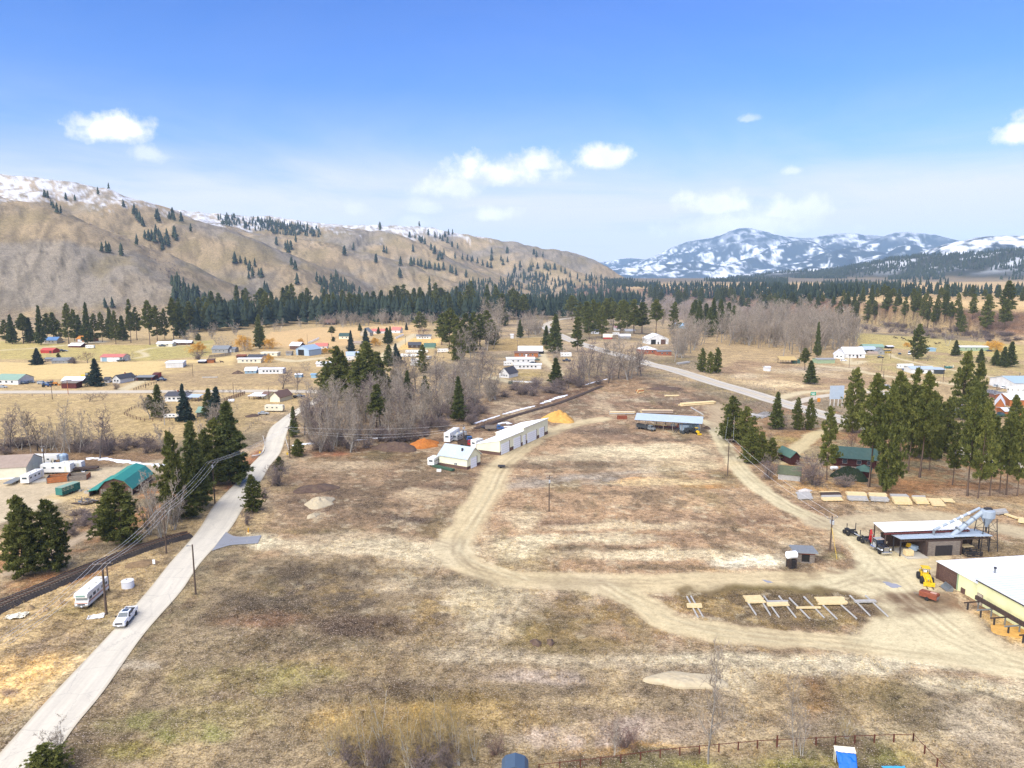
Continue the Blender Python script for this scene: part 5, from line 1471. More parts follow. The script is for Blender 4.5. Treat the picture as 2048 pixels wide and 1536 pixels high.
bm_('tan_roof',A(176,156,140),0.8,0.12,1.0,dirt=(A(150,130,112),0.4,0.4))
bm_('green_roof',A(84,116,104),0.7,0.15,1.0,dirt=(A(110,128,110),0.4,0.4))
bm_('dark_green_roof',A(66,92,88),0.75,0.15,1.2,dirt=(A(96,110,100),0.5,0.4))
bm_('moss_roof',A(98,104,82),0.9,0.2,1.2,dirt=(A(116,118,80),0.6,0.5))
bm_('teal_roof',A(64,158,140),0.4,0.07,0.5,streak=(4,4,0.3))
bm_('pale_green_roof',A(150,178,158),0.6,0.08,0.5)
bm_('red_roof',A(214,128,114),0.5,0.08,0.5)
bm_('red_barn',A(190,62,54),0.7,0.12,0.8)
bm_('bright_red_roof',A(212,92,76),0.5,0.08)
bm_('orange_roof',A(226,148,66),0.6,0.10)
bm_('dark_red_log',A(78,40,38),0.85,0.2,1.5,streak=(0.5,0.5,7))
bm_('maroon_wood',A(104,52,50),0.85,0.2,1.0)
bm_('brown_wood',A(116,88,76),0.9,0.25,1.0,streak=(5,5,0.6))
bm_('dark_wood',A(86,70,62),0.9,0.3,1.2,streak=(5,5,0.6))
bm_('grey_wood',A(150,138,126),0.9,0.25,1.2,streak=(0.6,0.6,5))
bm_('black_wood',A(58,54,54),0.9,0.2,1.2)
bm_('log_orange',A(196,122,72),0.8,0.18,1.2,streak=(0.5,0.5,7))
bm_('new_wood',A(236,210,158,0.8),0.8,0.15,1.5,streak=(0.5,5,5))
bm_('pale_wood',A(240,214,164,0.8),0.8,0.15,1.5,streak=(0.5,5,5))
bm_('weathered_wood',A(194,190,184),0.85,0.15,1.5,streak=(0.5,5,5))
bm_('grey_siding',A(164,164,162),0.7,0.08,0.6)
bm_('blue_siding',A(160,194,214),0.6,0.06)
bm_('light_blue_roof',A(150,190,220),0.5,0.08)
bm_('blue_roof',A(110,152,200),0.5,0.08)
bm_('beige_siding',A(206,192,168),0.7,0.08)
bm_('sage_siding',A(168,188,152),0.6,0.08)
bm_('mauve_roof',A(190,148,150),0.6,0.1)
bm_('tan_sheet',A(214,184,120),0.6,0.10)
bm_('concrete',A(206,198,182),0.9,0.12,1.0,dirt=(A(170,158,140),0.5,0.5))
bm_('glass',(0.035,0.045,0.055),0.12,0.2,1.0,spec=0.6)
bm_('door_white',(0.80,0.81,0.83),0.45,0.03,0.5)
bm_('void',(0.02,0.018,0.016),0.95,0.2)
bm_('steel',A(150,156,160),0.45,0.12,1.0,metal=0.4)
bm_('dark_steel',A(62,60,62),0.6,0.15,1.0)
bm_('rust_steel',A(150,84,60),0.85,0.25,1.5,dirt=(A(110,64,48),0.8,0.6))
bm_('pale_metal',A(230,232,236,0.8),0.5,0.05,0.6,streak=(4,0.3,0.3),dirt=(A(205,208,212),0.3,0.4))
bm_('duct_blue',A(172,184,196),0.5,0.06,0.8)
bm_('brick',A(176,110,84),0.9,0.15,1.5)
def put(bld,name,side,u,z0,w,h,L,D,m,t=0.05,off=0.0):
 """flat piece set on a wall, t proud of it"""
 mb=MB()
 x,y,rz={'f':(u*L,-D/2-t/2-off,0),'b':(-u*L,D/2+t/2+off,PI),'l':(-L/2-t/2-off,-u*D,-PI/2),'r':(L/2+t/2+off,u*D,PI/2)}[side]
 mb.box((0,0,0),(w,t,h))
 return mb.build(name,m,bld,(x,y,z0),rz)
def house(name,label,cat,c,yaw,L,D,H,R,wall='white_siding',roof='grey_roof',kind='gable',ridge='x',over=0.45,wins=(),doors=(),chim=None,skirt=None,trim='white_siding',group=None,wallless=False,gable=None):
 """walls, roof, windows and doors of one building. c: middle of its base"""
 if ridge=='y':
  L,D,yaw=D,L,yaw+PI/2
  mp={'f':'l','r':'f','l':'b','b':'r'}
  wins=[(mp[w[0]],w[1]if mp[w[0]]in 'lr' else w[1],*w[2:])for w in wins]
  doors=[(mp[w[0]],*w[1:])for w in doors]
 z=min(hz(c[0]+a*L/2,c[1]+b*D/2)for a in(-1,1)for b in(-1,1))
 t=thing(name,label,cat,(c[0],c[1],z),yaw,group)
 if not wallless:
  mb=MB()
  if kind=='gable':
   mb.prism([(-D/2,-0.3),(D/2,-0.3),(D/2,H),(0,H+R),(-D/2,H)],-L/2,L/2)
  elif kind=='shed':
   mb.prism([(-D/2,-0.3),(D/2,-0.3),(D/2,H),(-D/2,H+R)],-L/2,L/2)
  elif kind=='gambrel':
   mb.prism([(-D/2,-0.3),(D/2,-0.3),(D/2,H),(D*0.3,H+R*0.68),(0,H+R),(-D*0.3,H+R*0.68),(-D/2,H)],-L/2,L/2)
  else:
   mb.box((0,0,-0.3),(L,D,H+0.3))
  mb.build('wall',B[wall],t)
 T=0.14
 rb=MB()
 o=over
 if kind=='gable':
  k=R/(D/2)
  for s in(-1,1):
   rb.prism([(s*(D/2+o),H-k*o+0.02),(0,H+R+0.02),(0,H+R+0.02+T),(s*(D/2+o),H-k*o+0.02+T)],-L/2-o,L/2+o)
 elif kind=='shed':
  k=R/D
  rb.prism([(-D/2-o,H+R+k*o+0.02),(D/2+o,H-k*o+0.02),(D/2+o,H-k*o+0.02+T),(-D/2-o,H+R+k*o+0.02+T)],-L/2-o,L/2+o)
 elif kind=='gambrel':
  P=[(0,H+R),(D*0.3,H+R*0.68),(D/2+o,H-o*1.2)]
  for s in(-1,1):
   for a,b in zip(P[:-1],P[1:]):
    rb.prism([(s*a[0],a[1]+0.03),(s*b[0],b[1]+0.03),(s*b[0],b[1]+0.17),(s*a[0],a[1]+0.17)],-L/2-o,L/2+o)
 elif kind=='hip':
  e=min(D/2,L/2)*0.98
  x0,y0,z0=L/2+o,D/2+o,H+0.02
  V=[(-x0,-y0,z0),(x0,-y0,z0),(x0,y0,z0),(-x0,y0,z0),(-(L/2-e),0,H+R),(L/2-e,0,H+R)]
  rb.add(V,[(0,1,5,4),(1,2,5),(2,3,4,5),(3,0,4),(3,2,1,0)])
 else:
  rb.box((0,0,H+0.02),(L+2*o,D+2*o,max(R,0.2)),top=(0.985,0.97))
 ro=rb.build('roof',B[roof],t)
 if chim:
  MB().box((chim[0]*L,chim[1]*D,H+R*0.2),(0.6,0.6,R*0.8+0.9)).build('chimney',B['brick'],ro)
 for w in wins:
  m=w[5]if len(w)>5 else trim
  f=put(t,'window',w[0],w[1],w[2],w[3],w[4],L,D,B[m],0.06)
  pm=MB().box((0,-0.02,0.1),(w[3]-0.2,0.05,w[4]-0.2))if w[0]in 'fb' else MB().box((0,-0.02,0.1),(w[3]-0.2,0.05,w[4]-0.2))
  pm.build('pane',B['glass'],f,(0,-0.02,0))
 for d in doors:
  put(t,'door',d[0],d[1],d[2]if d[2]>0 else 0.0,d[3],d[4],L,D,B[d[5]],0.07)
 if skirt:
  for sd,ln,dp in(('f',L,D),('b',L,D),('l',D,L),('r',D,L)):
   put(t,'skirting',sd,0,-0.1,ln+0.08,skirt[0]+0.1,L,D,B[skirt[1]],0.04)
 return t
def far_house(name,label,cat,x0,x1,yb,D,hp,rp,yaw=0.0,wall='white_siding',roof='grey_roof',nw=3,**kw):
 """building placed by the foot of its front wall, its width and heights in photograph pixels"""
 p=gp((x0+x1)/2,yb)
 y=rad(yaw)
 Wm=metres(p,x1-x0)
 ridge=kw.get('ridge','x')
 L=max((Wm-D*abs(math.sin(y)))/math.cos(y),2.0)
 H=max(metres(p,hp),1.6)
 dep=CAM_H/math.hypot(p.x,p.y)
 run=D/2 if kw.get('kind','gable')in('gable','hip','gambrel')and ridge=='x' else(D if ridge=='x' else 0)
 R=max(metres(p,rp)-run*dep,0.35)
 if kw.get('kind')=='flat':
  R=0.25
 n=Vector((-math.sin(y),math.cos(y),0))
 c=p+n*(D/2)
 if 'wins' not in kw and nw:
  kw['wins']=[('f',-0.36+0.72*(i+0.5)/nw,H*0.36,min(1.3,L/nw*0.45),min(1.3,H*0.42))for i in range(nw)]
 if kw.get('kind')=='shed':
  y+=PI
 return house(name,label,cat,c,y,L,D,H,R,wall,roof,**kw)
FH=far_house
FH('house','house with light blue metal roof and beige walls among the pines','house',84,114,687.5,10,7,6.5,4,'beige_siding','blue_roof')
FH('house','house with bright orange roof beside the gravel yard','house',153,184,683.5,11,6,6,0,'log_orange','orange_roof',2,doors=[('f',-0.28,0,4.2,2.6,'door_white')])
FH('barn','small brown barn with white metal roof above the red barn','barn',135,163,695,9,4,5,-6,'maroon_wood','white_metal_roof',0,doors=[('l',0.0,0,3.4,2.4,'void')])
FH('barn','red barn with bright red roof in the left meadow','barn',80,107,706.5,8,6,4.5,-4,'red_barn','bright_red_roof',0,doors=[('f',0.3,0,2.0,2.0,'maroon_wood')])
FH('house','low grey house with grey blue roof beside the blue spruce','house',103,137,727,10,6,6,6,'grey_siding','grey_roof',3)
FH('shed','dark grey shed left of the low grey house','shed',89,103,723,6,5,3,0,'grey_wood','grey_roof',0)
FH('garage','long white garage with pale red roof','garage',201,246,723,11,9,6,2,'white_siding','red_roof',0,doors=[('f',-0.32,0,3.4,3.0,'blue_siding'),('f',-0.05,0,3.6,3.0,'door_white'),('f',0.22,0,3.6,3.0,'door_white'),('f',0.43,0,1.6,3.0,'green_roof')])
FH('house','white gabled house with pale green roof on the left edge','house',-14,40,769,12,10,11,-5,'white_siding','pale_green_roof',3)
FH('shed','brown shed with grey roof behind the orange power pole','shed',123,153,777,6,11,4,3,'maroon_wood','grey_wood',0,kind='shed')
FH('barn','low barn with white roof behind the brown shed','barn',123,166,768,10,7,8,8,'dark_wood','white_metal_roof',0,doors=[('f',-0.2,0,4,2.4,'void')])
FH('house','white farmhouse with dark gable roof beside the big spruce','house',220,246,766.5,12,9,7,-12,'white_siding','dark_roof',2,ridge='y',chim=(0.1,0.0))
FH('house','white farmhouse wing with low grey roof','house',246,270,762,8,6,5,14,'white_siding','grey_roof',2)
FH('house','small white gabled cottage left of the farmhouse','house',205,222,766,8,6,6,20,'white_siding','dark_roof',1)
FH('shed','dark red open shed beside the white farmhouse','shed',273,305,761.5,8,7,4,3,'maroon_wood','grey_roof',0,doors=[('f',0.0,0,7.5,2.2,'void')])
FH('shed','dark red barn end right of the open shed','shed',304,318,757,9,8,4,12,'red_barn','maroon_wood',0)
FH('shed','large white metal shed alone in the field','shed',328,370,735.5,14,10,3,16,'white_siding','white_metal_roof',0)
FH('stable','little dark stable with white roof right of the white shed','stable',396,410,727,5,4,2,0,'black_wood','white_metal_roof',0,kind='shed')
FH('shed','orange wooden shed beside the little stable','shed',413,429,726,6,6,2,12,'log_orange','brown_wood',0,kind='shed')
FH('shed','rusty lean-to between orange shed and cream trailer home','shed',472,491,716,6,4,2,8,'brown_wood','rust_steel',0,kind='shed')
FH('mobile_home','cream low house with white roof at the field drive','house',313,345,693,9,6,4,6,'cream_siding','white_metal_roof',2)
FH('house','brown house with pale two part roof behind the drive','house',344,366,690,9,5,5,0,'brown_wood','white_metal_roof',2)
FH('house','brown house annex with white roof left of the orange willow','house',364,384,690,8,5,4,12,'brown_wood','white_metal_roof',1)
FH('house','grey green house behind the white birches','house',424,456,706,10,8,7,0,'grey_siding','grey_roof',3)
FH('garage','garage with white door right of the grey green house','garage',446,470,705,8,7,4,0,'grey_siding','grey_roof',0,doors=[('f',0.0,0,4,2.6,'door_white')])
FH('mobile_home','cream trailer home in the middle of the hamlet','mobile home',475,522,726,7,8,2.5,3,'cream_siding','white_metal_roof',4)
FH('shed','dark grey roofed shed behind the cream trailer home','shed',495,532,718,9,4,5,0,'grey_siding','dark_roof',0)
FH('mobile_home','long pale trailer home behind the golden bush','mobile home',520,556,712,6,6.5,2,-6,'cream_siding','cream_siding',3,kind='flat')
FH('house','blue grey cottage with large white roof','house',488,514,747,9,6,7,10,'blue_siding','white_metal_roof',2)
FH('mobile_home','white mobile home with pale blue trim beside the cottage','mobile home',517,566,747.5,7,9.5,2.5,2,'white_siding','white_metal_roof',5)
FH('barn','brown barn with white roof behind the metal barn','barn',577,602,699,10,8,7,-10,'brown_wood','white_metal_roof',0)
FH('barn','blue grey metal barn with big dark doorway','barn',582,628,711,14,12,8,-26,'blue_grey_metal','blue_grey_metal',0,ridge='y',doors=[('f',-0.1,0,6,4.6,'void')])
FH('shed','small grey shed against the blue grey metal barn','shed',572,583,711,5,6,3,0,'grey_siding','grey_wood',0)
FH('house','white cottage with red roof behind the metal barn','house',630,655,698,8,6,6,6,'white_siding','red_roof',2)
FH('shed','little blue shed in the yard behind the mobile home','shed',622,632,756,4,7,2,0,'blue_siding','light_blue_roof',0)
FH('shed','pale blue shed among the bare trees','shed',590,603,755,4,6,2,0,'blue_siding','white_metal_roof',0)
FH('house','cream house with brown gable roof by the gravel road, front wing','house',534,566,804,11,10,10,-14,'cream_siding','brown_roof',0,ridge='y')
FH('house','cream house back wing with brown roof','house',552,582,797,12,9,9,20,'cream_siding','brown_roof',1)
FH('house','cream house entrance roof with brown gable','house',520,538,797,8,7,7,-10,'cream_siding','brown_roof',0)
FH('carport','white metal carport left of the cream house','carport',496,529,799,8,7,4,-4,'white_siding','white_metal_roof',0,wallless=True,kind='shed')
FH('shed','shed with pale green roof behind bare trees','shed',393,418,834,7,10,11,4,'grey_wood','pale_green_roof',0)
FH('house','white farmstead house with dark roof behind the grove','house',330,366,803,10,11,9,0,'white_siding','dark_roof',3,chim=(0.0,0.0))
FH('pavilion','open pavilion with pale roof on wooden posts beside the farmstead','pavilion',374,400,803,8,9,6,-8,'brown_wood','grey_metal_roof',0,wallless=True)
FH('house','green roofed house beside the hay field','house',678,700,678,9,6,6,0,'cream_siding','dark_green_roof',2)
FH('house','house with tall grey gable roof behind the dark spruces','house',718,742,672,9,7,9,-12,'beige_siding','grey_roof',1,ridge='y')
FH('house','white house with red roof left of the small fir','house',743,770,667,8,5,4.5,4,'white_siding','red_roof',2)
FH('house','white house with red roof right at the bare tree','house',781,802,666,8,6,6,-12,'white_siding','red_roof',1)
FH('shed','tan roofed shed behind the dark spruces','shed',707,727,690,7,4,4,0,'beige_siding','tan_roof',0)
FH('mobile_home','white trailer home with dark striped roof at the lane end','mobile home',833,862,678,6,6,3,2,'white_siding','grey_roof',4)
FH('cabin','dark log cabin with grey roof in the straw meadow','cabin',816,842,696,8,6,6,4,'dark_wood','dark_roof',2)
FH('shed','long shed with green roof beside the log cabin','shed',848,870,697,7,4,7,0,'sage_siding','green_roof',0)
FH('house','brown house with wide tan roof at the forest edge','house',648,670,650,12,5,7,0,'dark_wood','brown_roof',2)
FH('house','blue grey roofed house behind the dense creek pines','house',690,722,718,12,7,8,14,'cream_siding','grey_metal_roof',2)
FH('mobile_home','white trailer with long roof left of the creek pines','mobile home',632,662,733,7,6,4,6,'white_siding','white_metal_roof',2)
FH('shed','long shed with bright white metal roof and dark open end','shed',1037,1085,708,12,6,10,0,'white_siding','white_metal_roof',0,doors=[('r',0.0,0,8,3,'void'),('f',0.44,0,4.5,2.6,'void')])
FH('house','orange log house with brown roof and front gable','house',1029,1076,714,9,8,4,0,'log_orange','brown_roof',4,doors=[('f',0.0,0,1.2,2.2,'door_white')])
FH('mobile_home','white double trailer home behind the long white one','mobile home',1013,1070,726,8,8,4,3,'white_siding','white_metal_roof',4)
FH('mobile_home','long white mobile home in front of the orange log house','mobile home',1028,1083,738,7,9,2.5,2,'white_siding','white_metal_roof',5)
FH('house','white house with dark grey roof above the lane loop','house',989,1027,755.5,11,9,11,-30,'white_siding','dark_roof',4,ridge='y')
FH('house','light blue house far up the village road','house',1086,1110,628,11,4,6,6,'blue_siding','light_blue_roof',2)
FH('shed','white upright shed at the lane below the village','shed',1021,1027,677,3,8,1,0,'white_siding','white_metal_roof',0)
FH('house','white cottage with grey roof beyond the highway','house',1184,1198,668,8,6,4,4,'white_siding','grey_roof',1)
FH('barn','red shed with cream roof beyond the highway','barn',1206,1225,678,8,4,6,-6,'red_barn','cream_siding',0)
FH('house','house with mauve roof between the village pines','house',1229,1241,662,8,7,5,0,'white_siding','mauve_roof',1)
FH('shed','grey shed with white roof right of the red shed','shed',1238,1261,677,7,5,4,0,'grey_siding','white_metal_roof',0)
FH('shed','low tan shed with pale roof under the pines','shed',1250,1270,667,6,5,4,4,'beige_siding','white_metal_roof',1)
FH('barn','large white metal barn with two dark doors','barn',1293,1340,688.5,16,11,9,8,'white_siding','white_metal_roof',0,ridge='y',doors=[('f',-0.24,0,4.6,4.4,'void'),('f',0.24,0,4.6,4.4,'brown_wood'),('f',0.0,0,1.1,2.2,'void')])
FH('house','brick red building with white hipped roof beside the highway','house',1281,1318,708,12,9,8,14,'brick','white_metal_roof',2,kind='hip')
FH('house','low brick annex behind the roadside bushes','house',1314,1344,711,9,8,3,4,'brick','grey_roof',2)
FH('barn','far pale blue roofed barn at the wood edge','barn',1352,1376,657,12,5,6,0,'blue_siding','light_blue_roof',0)
FH('house','white farmhouse with tall double roof, main part','house',1690,1730,716,13,9,13,0,'white_siding','white_metal_roof',4,doors=[('f',0.12,0,1.1,2.2,'brown_wood')])
FH('house','white farmhouse garage wing with gable end','house',1664,1692,717,10,8,9,-22,'white_siding','white_metal_roof',2,ridge='y')
FH('house','dark house with pale blue roof behind the white farmhouse','house',1722,1756,705,10,6,6,6,'black_wood','grey_metal_roof',3)
FH('shed','long shed with white green roof behind the dark house','shed',1728,1768,697,8,3,5,0,'sage_siding','pale_green_roof',0)
FH('house','grey green gabled cottage in the farmyard','house',1753,1770,709.5,8,7,6,-10,'grey_siding','grey_roof',1,ridge='y')
FH('shed','low tan roofed shed left of the grey green cottage','shed',1738,1756,711,5,3,4,0,'beige_siding','tan_roof',0)
FH('shed','small dark shed with white roof in the meadow corner','shed',1775,1788,697,6,4,2,4,'black_wood','white_metal_roof',0)
FH('shed','pale blue shed near the cattle','shed',1858,1872,703,6,6,2,-4,'blue_siding','blue_siding',0,kind='flat')
FH('mobile_home','long light green mobile home on the right','mobile home',1918,1977,702,7,8,2.5,-2,'sage_siding','white_metal_roof',4)
FH('mobile_home','white mobile home with blue green roof and front gable','mobile home',1822,1870,747,11,9,6,-6,'white_siding','grey_metal_roof',3,doors=[('f',0.28,0.2,1.2,2.1,'maroon_wood')])
FH('porch','dark screened porch at the right end of the white mobile home','porch',1868,1890,748,10,9,4,-6,'glass','grey_metal_roof',0)
FH('shed','grey green hut under pale tarps beside the farm drive','hut',1634,1671,727,8,8,3,4,'sage_siding','grey_siding',0)
FH('pavilion','open pavilion with yellow tan roof','pavilion',1560,1594,728,9,8,7,-8,'brown_wood','tan_sheet',0,wallless=True,kind='shed')
FH('shed','green storage box right of the tan pavilion','shed',1586,1600,727,4,7,1,0,'green_roof','green_roof',0,kind='flat')
FH('shed','tiny white shed standing alone on bare ground','shed',1531,1542,742.5,4,8,2,8,'white_siding','white_metal_roof',0)
FH('barn','large pale blue metal barn on the right edge','barn',2028,2090,782,20,16,14,0,'white_siding','blue_grey_metal',0)
FH('cabin','brown log building with snow white roof, nearest the bare tree','log building',1976,2022,821,14,13,12,-34,'log_orange','white_metal_roof',0,ridge='y')
FH('cabin','brown log building with white roof on the right edge','log building',2016,2066,813,14,14,12,-10,'log_orange','white_metal_roof',0)
FH('cabin','low log building with white roof before the others','log building',2006,2046,833,10,10,7,-16,'log_orange','white_metal_roof',0)
FH('shed','flat grey roofed shed between the log buildings and the barn','shed',1994,2020,797,14,7,7,0,'brick','grey_roof',0,kind='shed')
FH('house','grey roofed building half hidden in the pines','house',1896,1930,834,12,9,8,-10,'white_siding','grey_metal_roof',2)
FH('shed','white shed half hidden behind the pine knoll','shed',1775,1800,800,8,7,4,0,'white_siding','white_metal_roof',0)
for o in[o for o in COL.objects if o.get('category')in('carport','pavilion')]:
 r=[c for c in o.children if c.name.startswith('roof')][0]
 xs,ys=[v.co.x for v in r.data.vertices],[v.co.y for v in r.data.vertices]
 x0,x1,y0,y1=min(xs)+.6,max(xs)-.6,min(ys)+.6,max(ys)-.6
 zs=sorted(v.co.z for v in r.data.vertices)
 for fx in(0,0.33,0.67,1):
  for yy in(y0,y1):
   near=min(r.data.vertices,key=lambda v:(v.co.y-yy)**2+v.co.z*0.0001)
   MB().box((x0+(x1-x0)*fx,yy,-0.2),(0.25,0.25,near.co.z+0.2)).build('post',B['brown_wood'],o)
def wall_line(a,b):
 p,q=gp(*a),gp(*b)
 d=q-p
 return p,q,d.xy.length,math.atan2(d.y,d.x)
def panels(t,n,x0,x1,y,z0,z1,m,name='panel',ax='x',depth=0.05,gap=0.03):
 """upright boards side by side on a wall"""
 w=(x1-x0)/n
 me=MB().box((0,0,0),(w-gap,depth,z1-z0)).mesh(name,m)
 for i in range(n):
  o=bpy.data.objects.new(name,me)
  o.parent=t
  o.location=(x0+w*(i+0.5),y,z0)
  COL.objects.link(o)
def boards(t,n,x0,x1,y,z0,z1,m,rz=0.0,name='board',rng=random.Random(3)):
 """horizontal boards one above the other on a wall"""
 h=(z1-z0)/n
 me=MB().box((0,0,0),(x1-x0,0.06,h-0.03)).mesh(name,m)
 for i in range(n):
  o=bpy.data.objects.new(name,me)
  o.parent=t
  o.location=((x0+x1)/2,y-rng.uniform(0,0.03),z0+h*i)
  o.rotation_euler=(0,0,rz)
  COL.objects.link(o)
def ribs(t,m,D0,H0,D1,H1,x0,x1,n=None,name='roof_seam'):
 """standing seams of a metal roof plane from (y=D0, z=H0) to (y=D1, z=H1), joined as one part: too fine to pick apart"""
 n=n or int((x1-x0)/0.9)
 mb=MB()
 for i in range(n+1):
  x=x0+(x1-x0)*i/n
  mb.prism([(D0,H0),(D1,H1),(D1,H1+0.05),(D0,H0+0.05)],x-0.025,x+0.025)
 o=mb.build(name,m,t)
 o['kind']='stuff'
def cream_garage():
 p,q,L,yaw=wall_line((879,930.5),(934.3,939.6))
 D,H,R=7.6,3.7,2.7
 n=Vector((-math.sin(yaw),math.cos(yaw),0))
 c=(p+q)/2+n*D/2
 t=house('garage','cream garage with grey metal gable roof and one white door','garage',c,yaw,L,D,H,R,'pale_yellow_metal','grey_metal_roof',over=0.5,skirt=(0.95,'brown_wainscot'),trim='white_siding')
 put(t,'overhead_door','r',-0.02,0,3.4,3.3,L,D,B['door_white'],0.10,0.02)
 for k in range(4):
  put(t,'door_groove','r',-0.02,0.78*(k+1),3.4,0.03,L,D,B['grey_siding'],0.02,0.125)
 put(t,'post','r',0.23,0,0.16,3.5,L,D,B['brown_wainscot'],0.14)
 for u in(0.07,0.12):
  w=put(t,'window','f',u,1.0,0.5,0.75,L,D,B['white_siding'],0.07)
  MB().box((0,0,0.07),(0.36,0.05,0.6)).build('pane',B['glass'],w,(0,-0.04,0))
 ro=[c_ for c_ in t.children if c_.name.startswith('roof')][0]
 MB().box((L*0.2,-D*0.22,H+1.0),(0.5,0.5,1.5)).build('chimney',B['dark_steel'],ro)
 ribs(t,B['grey_metal_roof'],-D/2-.5,H-R/(D/2)*.5+.16,0,H+R+.16,-L/2-.4,L/2+.4)
 mb=MB()
 for s in(-1,1):
  mb.prism([(s*(D/2+.5),H-.36+.0),(0,H+R),(0,H+R+.2),(s*(D/2+.5),H-.36+.2)],L/2+.5,L/2+.56)
 mb.build('barge_board',B['cream_siding'],t)
cream_garage()
def long_shed():
 p,q,L,yaw=wall_line((999.5,911),(1095.5,867.5))
 n=Vector((-math.sin(yaw),math.cos(yaw),0))
 u=Vector((math.cos(yaw),math.sin(yaw),0))
 t=thing('storage_shed','long cream storage shed with row of white garage doors','storage shed',(*((p+q)/2).xy,0),yaw)
 La=L*0.46
 Ha,Hb,D,Db=5.1,6.2,9.2,11.5
 x0,xm,x1=-L/2,-L/2+La,L/2
 def sect(a,b,H,back,dd):
  MB().prism([(0,-0.3),(dd,-0.3),(dd,back),(0,H)],a,b).build('wall',B['pale_yellow_metal'],t)
  MB().prism([(-0.35,H+0.06),(dd+0.4,back-0.08),(dd+0.4,back+0.06),(-0.35,H+0.2)],a-0.25 if a==x0 else a+0.01,b+0.25 if b==x1 else b).build('roof',B['white_metal_roof'],t)
  ribs(t,B['white_metal_roof'],-0.35,H+0.2,dd+0.4,back+0.06,a,b)
 sect(x0,xm,Ha,3.0,D)
 sect(xm,x1,Hb,3.3,Db)
 dr=[(0.02,0.175,3.7),(0.26,0.40,3.8),(0.445,0.505,3.5),(0.54,0.735,3.7),(0.80,0.91,3.6)]
 prev=0.0
 for a,b,h in dr:
  xa,xb=x0+a*L,x0+b*L
  d=MB().box(((xa+xb)/2,-0.05,0),(xb-xa,0.10,h)).build('garage_door',B['door_white'],t)
  g=MB()
  for k in range(1,5):
   g.box(((xa+xb)/2,-0.11,h*k/5),(xb-xa-0.1,0.02,0.04))
  g.build('door_groove',B['grey_siding'],d)
  MB().box((xb+0.12,-0.09,0),(0.2,0.18,h+0.15)).build('door_post',B['brown_wainscot'],t)
 ends=[0.0]+[b+0.008 for _,b,_ in dr]
 starts=[a for a,_,_ in dr]+[1.0]
 for a,b in zip(ends,starts):
  if(b-a)*L>0.3:
   MB().box((x0+(a+b)/2*L,-0.035,-0.1),((b-a)*L-0.1,0.07,1.3)).build('wainscot',B['brown_wainscot'],t)
 MB().box((x0-0.035,D/2,-0.1),(0.07,D-0.02,1.15)).build('wainscot',B['brown_wainscot'],t)
long_shed()
def pole_shed():
 p,q,L,yaw=wall_line((1272,858),(1401,866))
 D,H,R=8.5,3.9,1.5
 n=Vector((-math.sin(yaw),math.cos(yaw),0))
 c=(p+q)/2+n*D/2
 t=thing('pole_shed','open pole shed with pale metal roof over sawmill machinery','pole shed',(*c.xy,hz(c.x,c.y)),yaw)
 rb=MB()
 k=R/(D*0.55)
 rb.prism([(-D/2-0.8,H-0.1),(D*0.12,H+R),(D*0.12,H+R+0.14),(-D/2-0.8,H+0.04)],-L/2-0.6,L/2+0.6)
 rb.prism([(D/2+0.5,H+0.3),(D*0.12,H+R),(D*0.12,H+R+0.14),(D/2+0.5,H+0.44)],-L/2-0.6,L/2+0.6)
 rb.build('roof',B['grey_metal_roof'],t)
 ribs(t,B['grey_metal_roof'],-D/2-.8,H+.04,D*.12,H+R+.14,-L/2-.5,L/2+.5)
 MB().box((0,-D/2-0.2,H-0.35),(L+1,0.18,0.3)).build('fascia_beam',B['dark_steel'],t)
 for i in range(8):
  x=-L/2+L*i/7
  for y,h in((-D/2,H-0.1),(D/2,H+0.2)):
   MB().box((x,y,-0.3),(0.22,0.22,h+0.3)).build('post',B['grey_wood'],t)
 mb=MB()
 for i in range(7):
  x=-L/2+L*i/7
  mb.box((x,0,H-0.15),(0.12,D,0.22))
 mb.build('truss',B['dark_wood'],t)
 s=thing('sawmill','dark red sawmill bench under the open pole shed','sawmill',(*(c+n*0.5).xy,hz(c.x,c.y)),yaw)
 MB().box((-2,0,0.7),(16,1.2,0.25)).build('bed',B['maroon_wood'],s)
 lg=MB().box((0,0,0),(0.2,1.1,0.7)).mesh('leg',B['maroon_wood'])
 for i in range(9):
  o=bpy.data.objects.new('leg',lg)
  o.parent,o.location=s,(-9.6+i*1.9,0,0)
  COL.objects.link(o)
 MB().box((4.2,0,0.9),(2.2,1.5,1.3),top=(0.8,0.9)).build('engine_housing',B['rust_steel'],s)
 MB().lathe([(0.9,-0.04),(0.9,0.04)],(1.5,0,1.3),20,axis='y').build('saw_blade',B['steel'],s)
 MB().tube((-8,0,1.25),(-1,0,1.25),0.28,0.24,8).build('log',B['new_wood'],s)
 for dx in(3.6,8.2):
  w=thing('log_ladder',('left' if dx<5 else 'right')+' steel log ramp leaning on the pole shed front','log ramp',(*(c-n*(D/2+0.6)+Vector((math.cos(yaw),math.sin(yaw),0))*dx).xy,0),yaw-0.35)
  MB().tube((-0.5,-2.2,0.15),(-0.5,1.2,1.5),0.09).build('side_rail',B['dark_steel'],w)
  MB().tube((0.5,-2.2,0.15),(0.5,1.2,1.5),0.09).build('side_rail',B['dark_steel'],w)
  for i in range(7):
   f=(i+0.5)/7
   MB().tube((-0.5,-2.2+3.4*f,0.15+1.35*f),(0.5,-2.2+3.4*f,0.15+1.35*f),0.05).build('rung',B['dark_steel'],w)
pole_shed()
